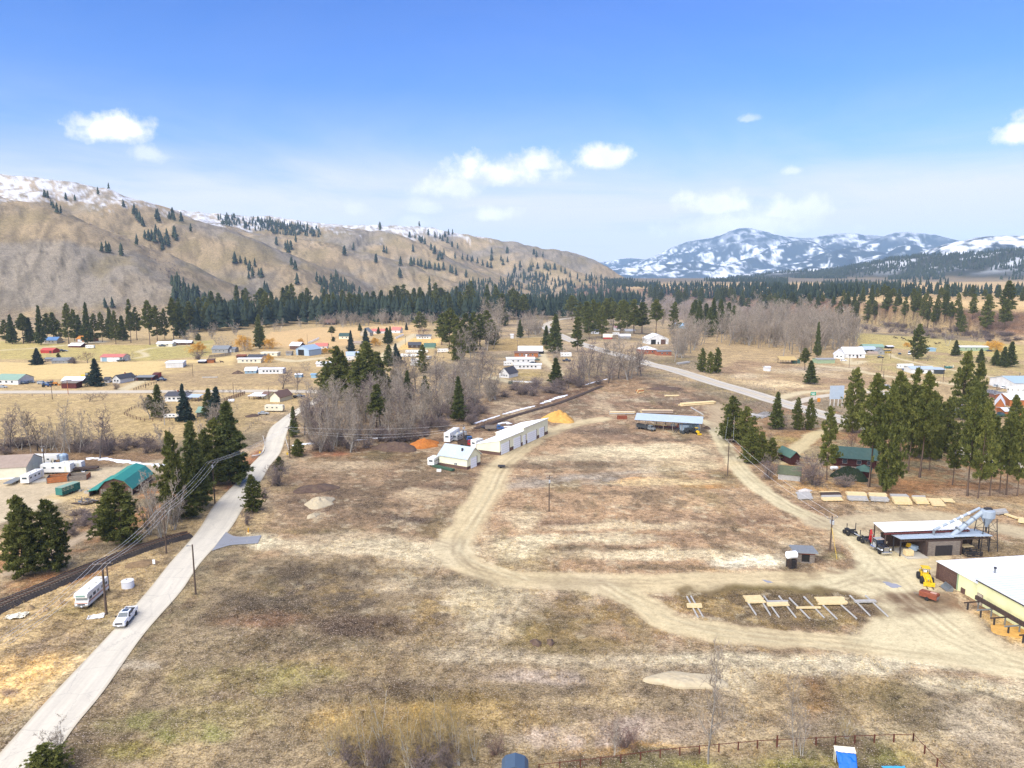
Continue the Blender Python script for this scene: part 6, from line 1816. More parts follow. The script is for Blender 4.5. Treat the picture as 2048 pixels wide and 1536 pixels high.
def mill():
 """front work shed and roof behind it, with dust pipes and hopper"""
 p,q,L,yaw=wall_line((1851,1112.5),(1921,1109.6))
 u,n=Vector((math.cos(yaw),math.sin(yaw),0)),Vector((-math.sin(yaw),math.cos(yaw),0))
 t=thing('work_shed','timber work shed with flat blue grey metal roof and open bays','work shed',(*p.xy,0),yaw)
 inv=lambda v:((v-p).dot(u),(v-p).dot(n))
 Hr=3.7
 cs=[at(1777.5,1074.7,Hr),at(1803,1082,Hr),at(1982.6,1073.7,Hr),at(1927,1064.7,Hr)]
 fx0,fy0=inv(cs[1])
 fx1,fy1=inv(cs[2])
 bx0,by0=inv(cs[0])
 y0=(fy0+fy1)/2
 y1=y0+8.2
 MB().prism([(y0,Hr+0.25),(y0+4.0,Hr),(y0+4.0,Hr+0.13),(y0,Hr+0.38)],fx0,fx1*0.42).build('roof',B['grey_metal_roof'],t)
 MB().prism([(y0,Hr+0.35),(y1-1.5,Hr-0.05),(y1-1.5,Hr+0.08),(y0,Hr+0.48)],fx1*0.42+0.02,fx1*0.75).build('roof',B['grey_metal_roof'],t)
 MB().prism([(y0,Hr+0.28),(y1-3.0,Hr-0.02),(y1-3.0,Hr+0.11),(y0,Hr+0.41)],fx1*0.75+0.02,fx1).build('roof',B['grey_metal_roof'],t)
 ribs(t,B['grey_metal_roof'],y0,Hr+0.4,y0+4.0,Hr+0.14,fx0+.1,fx1*.42)
 mb=MB()
 nr=int((fx1-fx0)/0.9)
 for i in range(nr):
  mb.box((fx0+0.4+i*0.9,(y0+2.6),Hr-0.14),(0.08,5.2,0.16))
 mb.build('rafter',B['dark_wood'],t)['kind']='stuff'
 MB().box(((fx0+fx1)/2,y0+0.35,Hr-0.42),(fx1-fx0-0.6,0.16,0.26)).build('front_beam',B['dark_wood'],t)
 MB().box((L/2,3.0,-0.2),(L,5.8,3.7)).build('wall',B['dark_wood'],t)
 boards(t,11,0.25,L-0.25,0.02,0.0,3.3,B['grey_wood'])
 d=MB().box((L*0.50,-0.06,0.0),(L*0.48,0.08,2.35)).build('double_door',B['black_wood'],t)
 for i in range(8):
  MB().box((L*0.26+L*0.48*(i+0.5)/8,-0.115,0.03),(L*0.48/8-0.05,0.03,2.28)).build('plank',B['black_wood'],d)
 for x in(0.1,L-0.1):
  MB().box((x,-0.05,-0.1),(0.3,0.3,3.6)).build('corner_post',B['dark_wood'],t)
 MB().box((fx0/2+2,5.0,-0.1),(-fx0-5,0.15,3.2)).build('back_wall',B['dark_wood'],t)
 MB().box((L+3.0,4.6,-0.1),(6.0,0.15,3.3)).build('back_wall',B['dark_wood'],t)
 for px,py in((1786,1101.6),(1803,1114.5),(1976.7,1103.6),(1957,1097)):
  x,y=inv(gp(px,py))
  MB().box((x,max(y,y0+0.3),-0.1),(0.22,0.22,Hr-0.1)).build('post',B['dark_steel'],t)
 sl=thing('concrete_slab','concrete floor slab under the open bay of the work shed','slab',(*p.xy,0),yaw)
 MB().box((fx0*0.42,1.9,-0.2),(-fx0*0.84,6.2,0.36)).build('slab',B['concrete'],sl)
 H2=4.6
 c2=[at(1746.6,1045.8,H2+0.5),at(1768.5,1064.7,H2),at(1939,1057.8,H2),at(1917,1040.8,H2+0.5)]
 t2=thing('open_shed','big open shed with white metal roof behind the work shed','open shed',(0,0,0))
 rb=MB()
 rb.add([tuple(c)for c in c2]+[(c.x,c.y,c.z+0.14)for c in c2],[(3,2,1,0),(4,5,6,7),(0,1,5,4),(1,2,6,5),(2,3,7,6),(3,0,4,7)])
 rb.build('roof',B['white_metal_roof'],t2)
 mb=MB()
 for i in range(22):
  f=(i+0.5)/22
  a,b=c2[0].lerp(c2[3],f),c2[1].lerp(c2[2],f)
  mb.tube(a+Vector((0,0,-0.16)),b+Vector((0,0,-0.16)),0.09,n=4)
 mb.build('rafter',B['maroon_wood'],t2)['kind']='stuff'
 mb=MB().tube(c2[1]+Vector((0,0,-0.4)),c2[2]+Vector((0,0,-0.4)),0.2,n=6)
 mb.build('front_beam',B['maroon_wood'],t2)
 for f in(0.02,0.2,0.4,0.6,0.8,0.98):
  for a,b in((c2[0],c2[3]),(c2[1],c2[2])):
   v=a.lerp(b,f)
   MB().tube((v.x,v.y,-0.2),(v.x,v.y,v.z-0.1),0.14,n=6).build('post',B['dark_wood'],t2)
 v=c2[2].lerp(c2[1],0.15)
 w=c2[3].lerp(c2[0],0.05)
 MB().box((*v.lerp(w,0.3).xy,0),(6.5,0.2,3.6),math.atan2((c2[2]-c2[1]).y,(c2[2]-c2[1]).x)).build('plywood_wall',B['new_wood'],t2)
 v=c2[1].lerp(c2[0],0.55)
 MB().box((*c2[1].lerp(c2[2],0.45).lerp(c2[0].lerp(c2[3],0.45),0.7).xy,0),((c2[2]-c2[1]).length*0.8,0.2,3.4),math.atan2((c2[2]-c2[1]).y,(c2[2]-c2[1]).x)).build('back_wall',B['dark_wood'],t2)
 base=gp(1968,1098)
 hop=base+Vector((0,0,0))
 ht=thing('dust_hopper','blue grey sawdust cyclone on steel tower','cyclone',(*hop.xy,0))
 dm=lambda px,py,z:at(px,py,z)
 top=9.2
 C=Vector((0,0,0))
 MB().lathe([(0.25,5.3),(0.35,5.6),(1.25,7.4),(1.45,7.5),(1.45,9.0),(1.35,9.15),(0.4,9.3)],(0,0,0),18).build('cone',B['duct_blue'],ht,smooth=False)
 MB().tube((0,0,5.4),(0,0,4.2),0.2).build('spout',B['dark_steel'],ht)
 MB().box((0,0,9.25),(1.5,0.9,0.35)).build('cap',B['dark_steel'],ht)
 for i in range(8):
  a=2*PI*i/8
  MB().box((1.46*math.cos(a),1.46*math.sin(a),7.5),(0.06,0.06,1.5),a).build('rib',B['duct_blue'],ht)
 for sx,sy in((-1,-1),(1,-1),(1,1),(-1,1)):
  MB().tube((sx*1.9,sy*1.7,-0.2),(sx*1.35,sy*1.2,7.5),0.09).build('tower_leg',B['dark_steel'],ht)
 for z,r in((2.2,1.72),(4.6,1.52)):
  for(a,b),(c_,d_)in zip([(-1,-1),(1,-1),(1,1),(-1,1)],[(1,-1),(1,1),(-1,1),(-1,-1)]):
   MB().tube((a*r,b*r*0.9,z),(c_*r,d_*r*0.9,z),0.05).build('tower_brace',B['dark_steel'],ht)
   MB().tube((a*r,b*r*0.9,z),(c_*(r-.2),d_*(r-.2)*0.9,z+2.2),0.035).build('tower_brace',B['dark_steel'],ht)
 a0=dm(1903,1066,4.4)
 e0=base+Vector((-1.2,0.1,8.5))
 pt=thing('dust_pipe','thick blue grey dust pipe rising from the work shed roof','pipe',(*a0.xy,0))
 o_=Vector((a0.x,a0.y,0))
 MB().tube(a0-o_+Vector((0,0,-0.7)),e0-o_,0.52,0.52,14).build('duct',B['duct_blue'],pt,smooth=False)
 for f in(0.2,0.45,0.7):
  v=a0.lerp(e0,f)-o_
  dv=(e0-a0).normalized()*0.12
  MB().tube(v-dv,v+dv,0.57,0.57,14).build('flange',B['steel'],pt)
 a1=dm(1868,1060,5.2)
 e1=base+Vector((-1.5,0.6,9.3))
 p2=thing('dust_pipe','thin blue grey dust pipe above the white shed roof','pipe',(*a1.xy,0))
 o2=Vector((a1.x,a1.y,0))
 MB().tube(a1-o2,e1-o2,0.28,0.28,10).build('duct',B['duct_blue'],p2)
 for f in(0.15,0.3,0.45,0.6,0.75):
  v=a1.lerp(e1,f)-o2
  dv=(e1-a1).normalized()*0.25
  MB().tube(v-dv,v+dv,0.32,0.32,10).build('collar',B['door_white'],p2)
 MB().tube((a1-o2)+Vector((0,0,0)),(a1-o2)+Vector((0,0,-1.0)),0.26,n=10).build('outlet',B['steel'],p2)
 v=a1.lerp(e1,0.62)-o2
 MB().tube(v,(v.x,v.y-0.4,4.6),0.06).build('strut',B['steel'],p2)
 g=gp(1816,1112)
 cr=thing('plywood_box','tan plywood crate on the slab of the work shed','crate',(g.x,g.y,0.16),yaw)
 MB().box((0,0,0.12),(1.7,1.3,1.15)).build('body',B['new_wood'],cr)
 for x in(-0.6,0,0.6):
  MB().box((x,0,0),(0.12,1.3,0.12)).build('skid',B['grey_wood'],cr)
 g=gp(1826,1103)
 wh=thing('wood_chipper','grey blue wood machine with yellow hood under the work shed','machine',(g.x,g.y,0.16),yaw)
 MB().box((0,0,0.3),(1.0,1.6,1.0),0.4).build('housing',B['blue_grey_metal'],wh)
 MB().box((-0.8,0.4,0.9),(1.0,0.8,0.8),0.2,top=(0.6,0.6)).build('hood',mat('machine_yellow',A(216,170,40),0.5),wh)
 MB().lathe([(0.35,-0.1),(0.35,0.1)],(0.55,-0.4,0.35),14,axis='x').build('wheel',B['void'],wh)
 MB().tube((0.3,0,1.2),(1.2,-0.7,0.4),0.12).build('chute',B['steel'],wh)
 for k,px in enumerate((1937,1951)):
  g=gp(px,1110.5)
  bk=thing('metal_crate',('left' if k==0 else 'right')+' dark slatted crate at the right bay of the work shed','crate',(g.x,g.y,0),yaw)
  for z in(0.1,0.5,0.9):
   for yy in(-0.9,0.9):
    MB().box((0,yy,z),(1.75,0.08,0.2)).build('slat',B['dark_steel'],bk)
   for xx in(-0.85,0.85):
    MB().box((xx,0,z),(0.08,1.7,0.2)).build('slat',B['dark_steel'],bk)
  for xx in(-0.85,0.85):
   for yy in(-0.85,0.85):
    MB().box((xx,yy,0),(0.12,0.12,1.2)).build('corner_post',B['dark_steel'],bk)
 g=gp(1931,1101)
 pw=thing('plywood_table','pale plywood sheet on trestles beside the dark crates','table',(g.x,g.y,0),yaw+0.1)
 MB().box((0,0,1.15),(2.6,1.7,0.1)).build('top',B['new_wood'],pw)
 for x in(-0.9,0.9):
  MB().box((x,0,0),(0.12,1.3,1.15)).build('trestle',B['grey_wood'],pw)
mill()
def yellow_hall():
 a,b,c=gp(1874,1157),gp(1913,1180),gp(2048,1257)
 d=(c-a)
 yaw=math.atan2(d.y,d.x)
 u,n=Vector((math.cos(yaw),math.sin(yaw),0)),Vector((-math.sin(yaw),math.cos(yaw),0))
 lb,lc=(b-a).dot(u),(c-a).dot(u)
 l1=(gp(1952,1205)-a).dot(u)
 Lt=lc+26
 t=thing('mill_hall','long yellow green hall with white metal roofs, bottom right','hall',(*a.xy,0),yaw)
 D=26
 H1,H2=3.5,4.7
 MB().prism([(0,-0.3),(D,-0.3),(D,H1+0.1),(0,H1)],0,l1).build('wall',B['green_yellow_block'],t)
 MB().prism([(-0.3,H1+0.02),(D+0.3,H1+0.14),(D+0.3,H1+0.3),(-0.3,H1+0.18)],-0.3,l1-0.01).build('roof',B['white_metal_roof'],t)
 MB().prism([(-0.6,-0.3),(D,-0.3),(D,H2),(-0.6,H2-0.1)],l1,Lt).build('wall',B['green_yellow_block'],t)
 MB().prism([(-1.1,H2-0.05),(D+0.3,H2+0.1),(D+0.3,H2+0.26),(-1.1,H2+0.11)],l1-0.3,Lt+0.3).build('roof',B['pale_metal'],t)
 ribs(t,B['grey_metal_roof'],-1.1,H2+0.10,D,H2+0.25,l1,Lt)
 ribs(t,B['pale_metal'],-0.3,H1+0.17,D,H1+0.29,0,l1-.5)
 MB().box(((l1+Lt)/2,-1.0,H2-0.32),(Lt-l1,0.12,0.3)).build('fascia',B['black_wood'],t)
 boards(t,13,0.05,lb-0.05,-0.03,0.0,H1-0.1,B['brown_wood'])
 MB().box((0.03,-0.1,-0.1),(0.25,0.3,H1)).build('corner_post',B['brown_wood'],t)
 MB().box((lb,-0.08,-0.1),(0.2,0.2,H1)).build('corner_trim',B['sage_siding'],t)
 cq=at(1989.5,1146,H1+0.2)-a
 cx,cy=cq.dot(u),cq.dot(n)
 MB().tube((cx,cy,H1-0.2),(cx,cy,H1+1.1),0.16).build('chimney',B['steel'],t)
 MB().tube((cx,cy,H1+1.1),(cx,cy,H1+1.4),0.26,0.24).build('chimney_cap',B['dark_steel'],t)
 xd=(gp(1962,1209)-a).dot(u)
 dd=MB().box((xd,-0.66,0),(1.3,0.10,2.2)).build('door',B['tan_roof'],t)
 MB().box((xd,-0.71,0.1),(1.05,0.06,2.0)).build('door_panel',B['beige_siding'],dd)
 xc=(gp(1920,1187)-a).dot(u)
 MB().box((xc,-0.1,0),(1.0,0.14,1.1)).build('hatch',B['brown_wood'],t)
 xb=(gp(1968,1214)-a).dot(u)
 cv=thing('conveyor','dark timber conveyor on legs along the yellow green wall','conveyor',(*(a+u*xb-n*2.4).xy,0),yaw)
 Lc=Lt-xb
 MB().box((Lc/2,0,1.75),(Lc,0.4,0.75)).build('side_beam',B['dark_wood'],cv)
 for i in range(12):
  x=0.5+i*(Lc-1)/11
  MB().box((x,-1.0,1.35),(0.2,3.4,0.2)).build('cross_beam',B['steel']if i%2 else B['dark_wood'],cv)
  MB().box((x,-1.9,-0.1),(0.22,0.22,1.5)).build('leg',B['dark_steel'],cv)
  MB().box((x,0.2,-0.1),(0.18,0.18,1.9)).build('leg',B['steel'],cv)
yellow_hall()
def red_house():
 p,q,L,yaw=wall_line((1667,931),(1752,938))
 n=Vector((-math.sin(yaw),math.cos(yaw),0))
 D=8.5
 c=(p+q)/2+n*D/2
 t=house('house','dark red log house with dark green roof under the pines','house',c,yaw,L,D,3.3,2.3,'dark_red_log','dark_green_roof',over=0.8,trim='white_siding',wins=[('f',-0.24,1.1,1.4,1.5),('f',0.1,1.1,1.4,1.4),('f',0.33,1.1,1.2,1.4)],doors=[('f',0.22,0,1.0,2.1,'maroon_wood')])
 MB().box((L*-0.1,-D/2-1.3,-0.1),(6,2.4,0.4)).build('deck',B['grey_wood'],t)
 for i in range(12):
  MB().box((0,-D/2-0.02,0.1+0.26*i),(L-0.1,0.1,0.2)).build('log',B['dark_red_log'],t)
 p,q,L,yaw=wall_line((1581,930),(1600,930))
 yaw+=0.15
 n=Vector((-math.sin(yaw),math.cos(yaw),0))
 c=(p+q)/2+n*4.2
 t=house('shed','small dark red shed with green gable roof','shed',c,yaw,L,8,2.8,1.5,'dark_red_log','green_roof',ridge='y',over=0.5)
 p,q,L,yaw=wall_line((1556,959),(1600,963.5))
 n=Vector((-math.sin(yaw),math.cos(yaw),0))
 t=house('shed','long low white walled shed with mossy green roof','shed',(p+q)/2+n*3.4,yaw,L,6.6,1.9,1.7,'white_siding','moss_roof',over=0.35)
 boards(t,6,-L/2+.05,L/2-.05,-3.34,0.05,1.8,B['weathered_wood'])
 put(t,'door','r',0,0,3.4,1.9,L,6.6,B['void'],0.08)
 p,q,L,yaw=wall_line((1714,953),(1738,956))
 n=Vector((-math.sin(yaw),math.cos(yaw),0))
 house('hut','little green roofed hut behind the great pine trunk','hut',(p+q)/2+n*2.2,yaw,L,4.4,1.9,1.6,'dark_red_log','green_roof',over=0.6,kind='hip')
red_house()
def tank_hut():
 p,q,L,yaw=wall_line((1591,1124),(1629,1126))
 n=Vector((-math.sin(yaw),math.cos(yaw),0))
 D=3.2
 c=(p+q)/2+n*D/2
 t=house('hut','small rusty brown hut with flat grey roof beside white tank','hut',c,yaw,L,D,2.2,0.25,'brown_wood','grey_roof',kind='flat',over=0.55)
 MB().box((L*0.02,-D/2-0.05,0),(1.5,0.1,1.8)).build('doorway',B['void'],t)
 for x in(-L*0.33,L*0.36):
  for k in range(6):
   MB().box((x,-D/2-0.04-0.02*(k%2),0.05+0.34*k),(1.0,0.07,0.3)).build('board',B['grey_wood'],t)
 for k in range(5):
  MB().box((0,-D/2-0.12,1.85+0.07*k),(L,0.04,0.05)).build('eave_board',B['rust_steel'],t)
 MB().box((0.1,-D/2-0.35,0),(2.2,0.3,0.25)).build('sill_log',B['grey_wood'],t)
 g=gp(1582.5,1135)
 s=thing('fuel_tank','white fuel tank on dark timber crib left of the brown hut','tank',(g.x,g.y,0),yaw+0.35)
 cyl=MB().lathe([(0.1,-1.18),(0.6,-1.12),(0.78,-1.0),(0.78,1.0),(0.6,1.12),(0.1,1.18)],(0,0.15,2.8),18,axis='x')
 cyl.build('tank',B['door_white'],s,smooth=False)
 for k in range(7):
  for y in(-0.6,0.6):
   MB().box((0,y,0.29*k),(1.7,0.22,0.14)).build('crib_beam',B['black_wood'],s)
  for x in(-0.65,0.65):
   MB().box((x,0,0.145+0.29*k),(0.22,1.5,0.14)).build('crib_beam',B['dark_wood'],s)
tank_hut()
def left_yard():
 p,q,L,yaw=wall_line((-60,962.5),(54,956))
 n=Vector((-math.sin(yaw),math.cos(yaw),0))
 D=12
 t=house('shed','big cream shed with tan gable roof on the left edge','shed',(p+q)/2+n*D/2,yaw,L,D,3.5,2.5,'cream_siding','tan_roof',over=0.2)
 put(t,'door','r',0.05,0,3.6,3.0,L,D,B['pale_yellow_metal'],0.06)
 put(t,'skirting','f',0,-0.05,L,0.5,L,D,B['door_white'],0.06)
 p,q=gp(212,985),gp(264,990)
 D=(q-p).xy.length
 gx=(q-p).normalized()
 far=gp(296,965)
 yaw=math.atan2((far-q).y,(far-q).x)
 u=Vector((math.cos(yaw),math.sin(yaw),0))
 n=Vector((-math.sin(yaw),math.cos(yaw),0))
 L=15.5
 D=8.4
 c=q+u*(L/2)+n*D/2
 t=house('barn','green roofed gambrel barn beside the dirt yard','barn',c,yaw,L,D,2.3,2.7,'brown_wood','teal_roof',kind='gambrel',over=0.5)
 MB().prism([(D/2,2.1),(D/2+3.0,1.5),(D/2+3.0,1.64),(D/2,2.24)],-L/2-0.4,L/2).build('lean_to_roof',B['teal_roof'],t)
 MB().box((0,D/2+2.7,-0.2),(L,0.15,1.7)).build('lean_to_wall',B['grey_wood'],t)
 MB().box((-L/2-0.06,0,0),(0.1,2.6,2.1)).build('barn_door',B['dark_wood'],t)
 for k in range(5):
  MB().box((-L/2-0.05,-4.2+0.6*k if k<2 else 1.8+0.6*(k-1),0),(0.08,0.5,2.1)).build('plank',B['grey_wood'],t)
 g=gp(1030,1572)
 t=thing('garden_shed','small dark blue garden shed cut by the bottom edge','garden shed',(g.x,g.y+1.0,0),-0.02)
 mb=MB().prism([(-1.55,0),(1.55,0),(1.55,1.75),(1.15,2.25),(0,2.6),(-1.15,2.25),(-1.55,1.75)],-1.2,1.2,axis='y')
 mb.build('wall',mat('blue_steel',A(84,104,126),0.5,0.06,1.0),t)
 rb=MB()
 P=[(-1.62,1.7),(-1.18,2.29),(0,2.66),(1.18,2.29),(1.62,1.7)]
 for a,b in zip(P[:-1],P[1:]):
  rb.prism([(a[0],a[1]),(b[0],b[1]),(b[0],b[1]+0.05),(a[0],a[1]+0.05)],-1.28,1.28,axis='y')
 rb.build('roof',mat('blue_steel',A(84,104,126),0.5),t)
 for i in range(16):
  x=-1.45+i*2.9/15
  MB().box((x,-1.22,0.05),(0.1,0.04,min(1.75,1.75)if abs(x)>1.15 else 2.2-abs(x)*0.05)).build('rib',mat('blue_steel',A(84,104,126),0.5),t)
left_yard()
bm_('paint_white',A(246,246,248,0.82),0.25,0.02,0.5,spec=0.5)
bm_('rv_white',A(246,244,238,0.8),0.35,0.04,0.5,dirt=(A(214,206,190),0.5,0.3))
bm_('rv_cream',A(240,232,206,0.8),0.4,0.04,0.5)
bm_('chrome',(0.62,0.63,0.65),0.18,0.05,1.0,metal=0.9)
bm_('tyre',(0.022,0.021,0.020),0.9,0.2,2.0)
bm_('rim',(0.52,0.53,0.55),0.3,0.05,1.0,metal=0.6)
bm_('rim_cream',A(226,216,188),0.5,0.08)
bm_('auto_glass',(0.05,0.07,0.085),0.06,0.1,0.5,spec=0.7)
bm_('black_paint',(0.016,0.017,0.022),0.2,0.1,0.5,spec=0.6)
bm_('black_plastic',(0.025,0.025,0.027),0.7,0.1)
bm_('red_paint',A(176,30,34),0.4,0.06)
bm_('yellow_paint',A(232,190,36,0.85),0.45,0.08,1.0,dirt=(A(160,126,60),0.8,0.3))
bm_('orange_stripe',A(206,108,48),0.4,0.04)
bm_('brown_stripe',A(150,96,62),0.4,0.04)
bm_('blue_paint',A(70,104,160),0.35,0.05)
bm_('dark_blue_paint',A(46,58,84),0.3,0.05)
bm_('grey_paint',A(128,132,134),0.35,0.06)
bm_('silver_paint',A(196,200,204),0.3,0.04,metal=0.2)
bm_('dark_grey_paint',A(70,74,76),0.4,0.08)
bm_('teal_paint',A(60,128,118),0.5,0.08)
bm_('old_green_paint',A(66,96,76),0.7,0.15,1.0)
bm_('amber',A(230,150,60),0.3,0.05)
bm_('headlight',(0.75,0.77,0.8),0.08,0.03,spec=0.8)
bm_('tail_red',A(160,20,20),0.25,0.05)
def wheel(t,x,y,r,w=0.28,rim='rim',name='wheel'):
 s=1 if y>0 else-1
 o=MB().lathe([(r*0.55,-w/2),(r*0.94,-w/2),(r,-w*0.3),(r,w*0.3),(r*0.94,w/2),(r*0.55,w/2)],n=18,axis='y').build(name,B['tyre'],t,(x,y,r))
 MB().lathe([(r*0.56,-w*0.42),(r*0.5,w*0.36),(r*0.2,w*0.30)],n=14,axis='y').build('rim',B[rim],o,(0,0,0),0 if s>0 else PI)
 return o
def loft(sections,n_close=True):
 """skin through closed sections (lists of points with equal counts)"""
 mb=MB()
 k=len(sections[0])
 V=[p for s in sections for p in s]
 F=[]
 for i in range(len(sections)-1):
  for j in range(k):
   F.append((i*k+j,i*k+(j+1)%k,(i+1)*k+(j+1)%k,(i+1)*k+j))
 F+=[tuple(range(k-1,-1,-1)),tuple(range((len(sections)-1)*k,len(sections)*k))]
 return mb.add(V,F)
def heading(a,b):
 p,q=gp(*a),gp(*b)
 return math.atan2((q-p).y,(q-p).x)
def pickup_truck(name,label,p,yaw,paint='paint_white',L=6.1,group=None,roof_glass=True):
 """crew cab pickup; x is forward"""
 t=thing(name,label,'pickup truck',p,yaw,group,L/6.1)
 W=1.0
 body=MB()
 sec=lambda x,z0,z1,w,ws:[(x,-w,z0),(x,w,z0),(x,w,z0+(z1-z0)*0.62),(x,ws,z1),(x,-ws,z1),(x,-w,z0+(z1-z0)*0.62)]
 S=[sec(3.02,0.50,1.10,0.93,0.82),sec(2.9,0.46,1.26,0.98,0.86),sec(2.2,0.46,1.36,1.0,0.88),sec(1.45,0.46,1.40,1.0,0.92),sec(1.40,0.46,1.34,1.0,0.98),sec(-0.95,0.46,1.34,1.0,0.98)]
 loft(S).build('body',B[paint],t,bevel=0.05)
 bed=MB()
 bed.box((-1.98,-0.94,0.50),(2.04,0.12,0.90)).box((-1.98,0.94,0.50),(2.04,0.12,0.90)).box((-2.95,0,0.50),(0.10,1.98,0.88)).box((-1.98,0,0.52),(2.0,1.86,0.12)).box((-1.02,0,0.5),(0.1,1.9,0.90))
 b=bed.build('bed',B[paint],t,bevel=0.03)
 MB().box((-1.98,0,0.645),(1.86,1.72,0.5)).build("bed_liner",B["black_plastic"],b)
 g=lambda x,z,w:[(x,-w,z),(x,w,z)]
 cab=MB()
 lo=[(1.32,0.94),(-0.98,0.94)]
 up=[(0.62,0.76),(-0.80,0.76)]
 V=[(1.34,-.95,1.33),(1.34,.95,1.33),(-.97,.95,1.33),(-.97,-.95,1.33),(0.58,-.76,1.93),(0.58,.76,1.93),(-.80,.76,1.93),(-.80,-.76,1.93)]
 cab.add(V,[(0,1,2,3),(4,7,6,5),(0,4,5,1),(1,5,6,2),(2,6,7,3),(3,7,4,0)])
 c=cab.build('cab',B[paint],t,bevel=0.05)
 lerp=lambda a,b,f:tuple(a[i]+(b[i]-a[i])*f for i in range(3))
 def pane(nm,quad,inset,out):
  """glass laid just proud of a cab face: inset = (left, right, bottom, top) fractions"""
  A_,B_,C_,D_=quad
  l,r,bo,to=inset
  q=[]
  for u,v in((l,bo),(1-r,bo),(1-r,1-to),(l,1-to)):
   q.append(lerp(lerp(A_,B_,u),lerp(D_,C_,u),v))
  n=(Vector(q[1])-Vector(q[0])).cross(Vector(q[3])-Vector(q[0])).normalized()
  if n.dot(Vector(out))<0:
   n=-n
  MB().add([tuple(Vector(a)+n*0.02)for a in q]+[tuple(Vector(a)+n*0.002)for a in q],[(0,1,2,3),(7,6,5,4),(0,1,5,4),(1,2,6,5),(2,3,7,6),(3,0,4,7)]).build(nm,B['auto_glass'],c)
 pane('windscreen',(V[0],V[1],V[5],V[4]),(.05,.05,.06,.08),(1,0,0.5))
 pane('rear_window',(V[3],V[2],V[6],V[7]),(.10,.10,.14,.16),(-1,0,0.3))
 for s,(a,b_,c_,d_)in((-1,(V[3],V[0],V[4],V[7])),(1,(V[2],V[1],V[5],V[6]))):
  pane('side_window',(a,b_,c_,d_),(.04,.52,.10,.12),(0,s,0.3))
  pane('side_window',(a,b_,c_,d_),(.52,.06,.10,.12),(0,s,0.3))
 if roof_glass:
  MB().box((-0.15,0,1.925),(0.9,1.0,0.025)).build('sunroof',B['auto_glass'],c)
 MB().box((3.05,0,0.46),(0.16,1.92,0.26)).build('front_bumper',B['chrome'],t,bevel=0.03)
 MB().box((-3.05,0,0.50),(0.14,1.86,0.20)).build('rear_bumper',B['chrome'],t)
 gr=MB().box((3.03,0,0.78),(0.06,1.25,0.34)).build('grille',B['dark_steel'],t)
 MB().box((3.07,0,0.93),(0.03,1.2,0.05)).build('grille_bar',B['chrome'],gr)
 MB().box((3.14,0,0.52),(0.02,0.32,0.15)).build('plate',B['door_white'],t)
 for s in(-1,1):
  MB().box((2.99,s*0.78,0.80),(0.10,0.30,0.28)).build('headlight',B['headlight'],t)
  MB().box((-3.0,s*0.95,0.85),(0.06,0.12,0.42)).build('tail_light',B['tail_red'],t)
  MB().box((1.12,s*1.14,1.32),(0.14,0.26,0.26)).build('mirror',B['black_plastic'],t,bevel=0.02)
  MB().box((0.25,s*1.005,1.12),(0.16,0.03,0.05)).build('door_handle',B['black_plastic'],t)
  MB().box((-0.60,s*1.005,1.12),(0.16,0.03,0.05)).build('door_handle',B['black_plastic'],t)
  MB().box((0.3,s*1.0,0.40),(2.2,0.16,0.07)).build('running_board',B['black_plastic'],t)
  for x in(2.05,-1.95):
   wheel(t,x,s*0.86,0.43,0.30)
   MB().lathe([(0.50,-0.02),(0.50,0.02)],(x,s*0.995,0.45),18,axis='y').build('wheel_arch',B['black_plastic'],t)
 return t
p=at(252,1243)
y=heading((267,1224),(236,1262))
pickup_truck('pickup_truck','white crew cab pickup driving on the pale county road',(p.x,p.y,0.12),y)
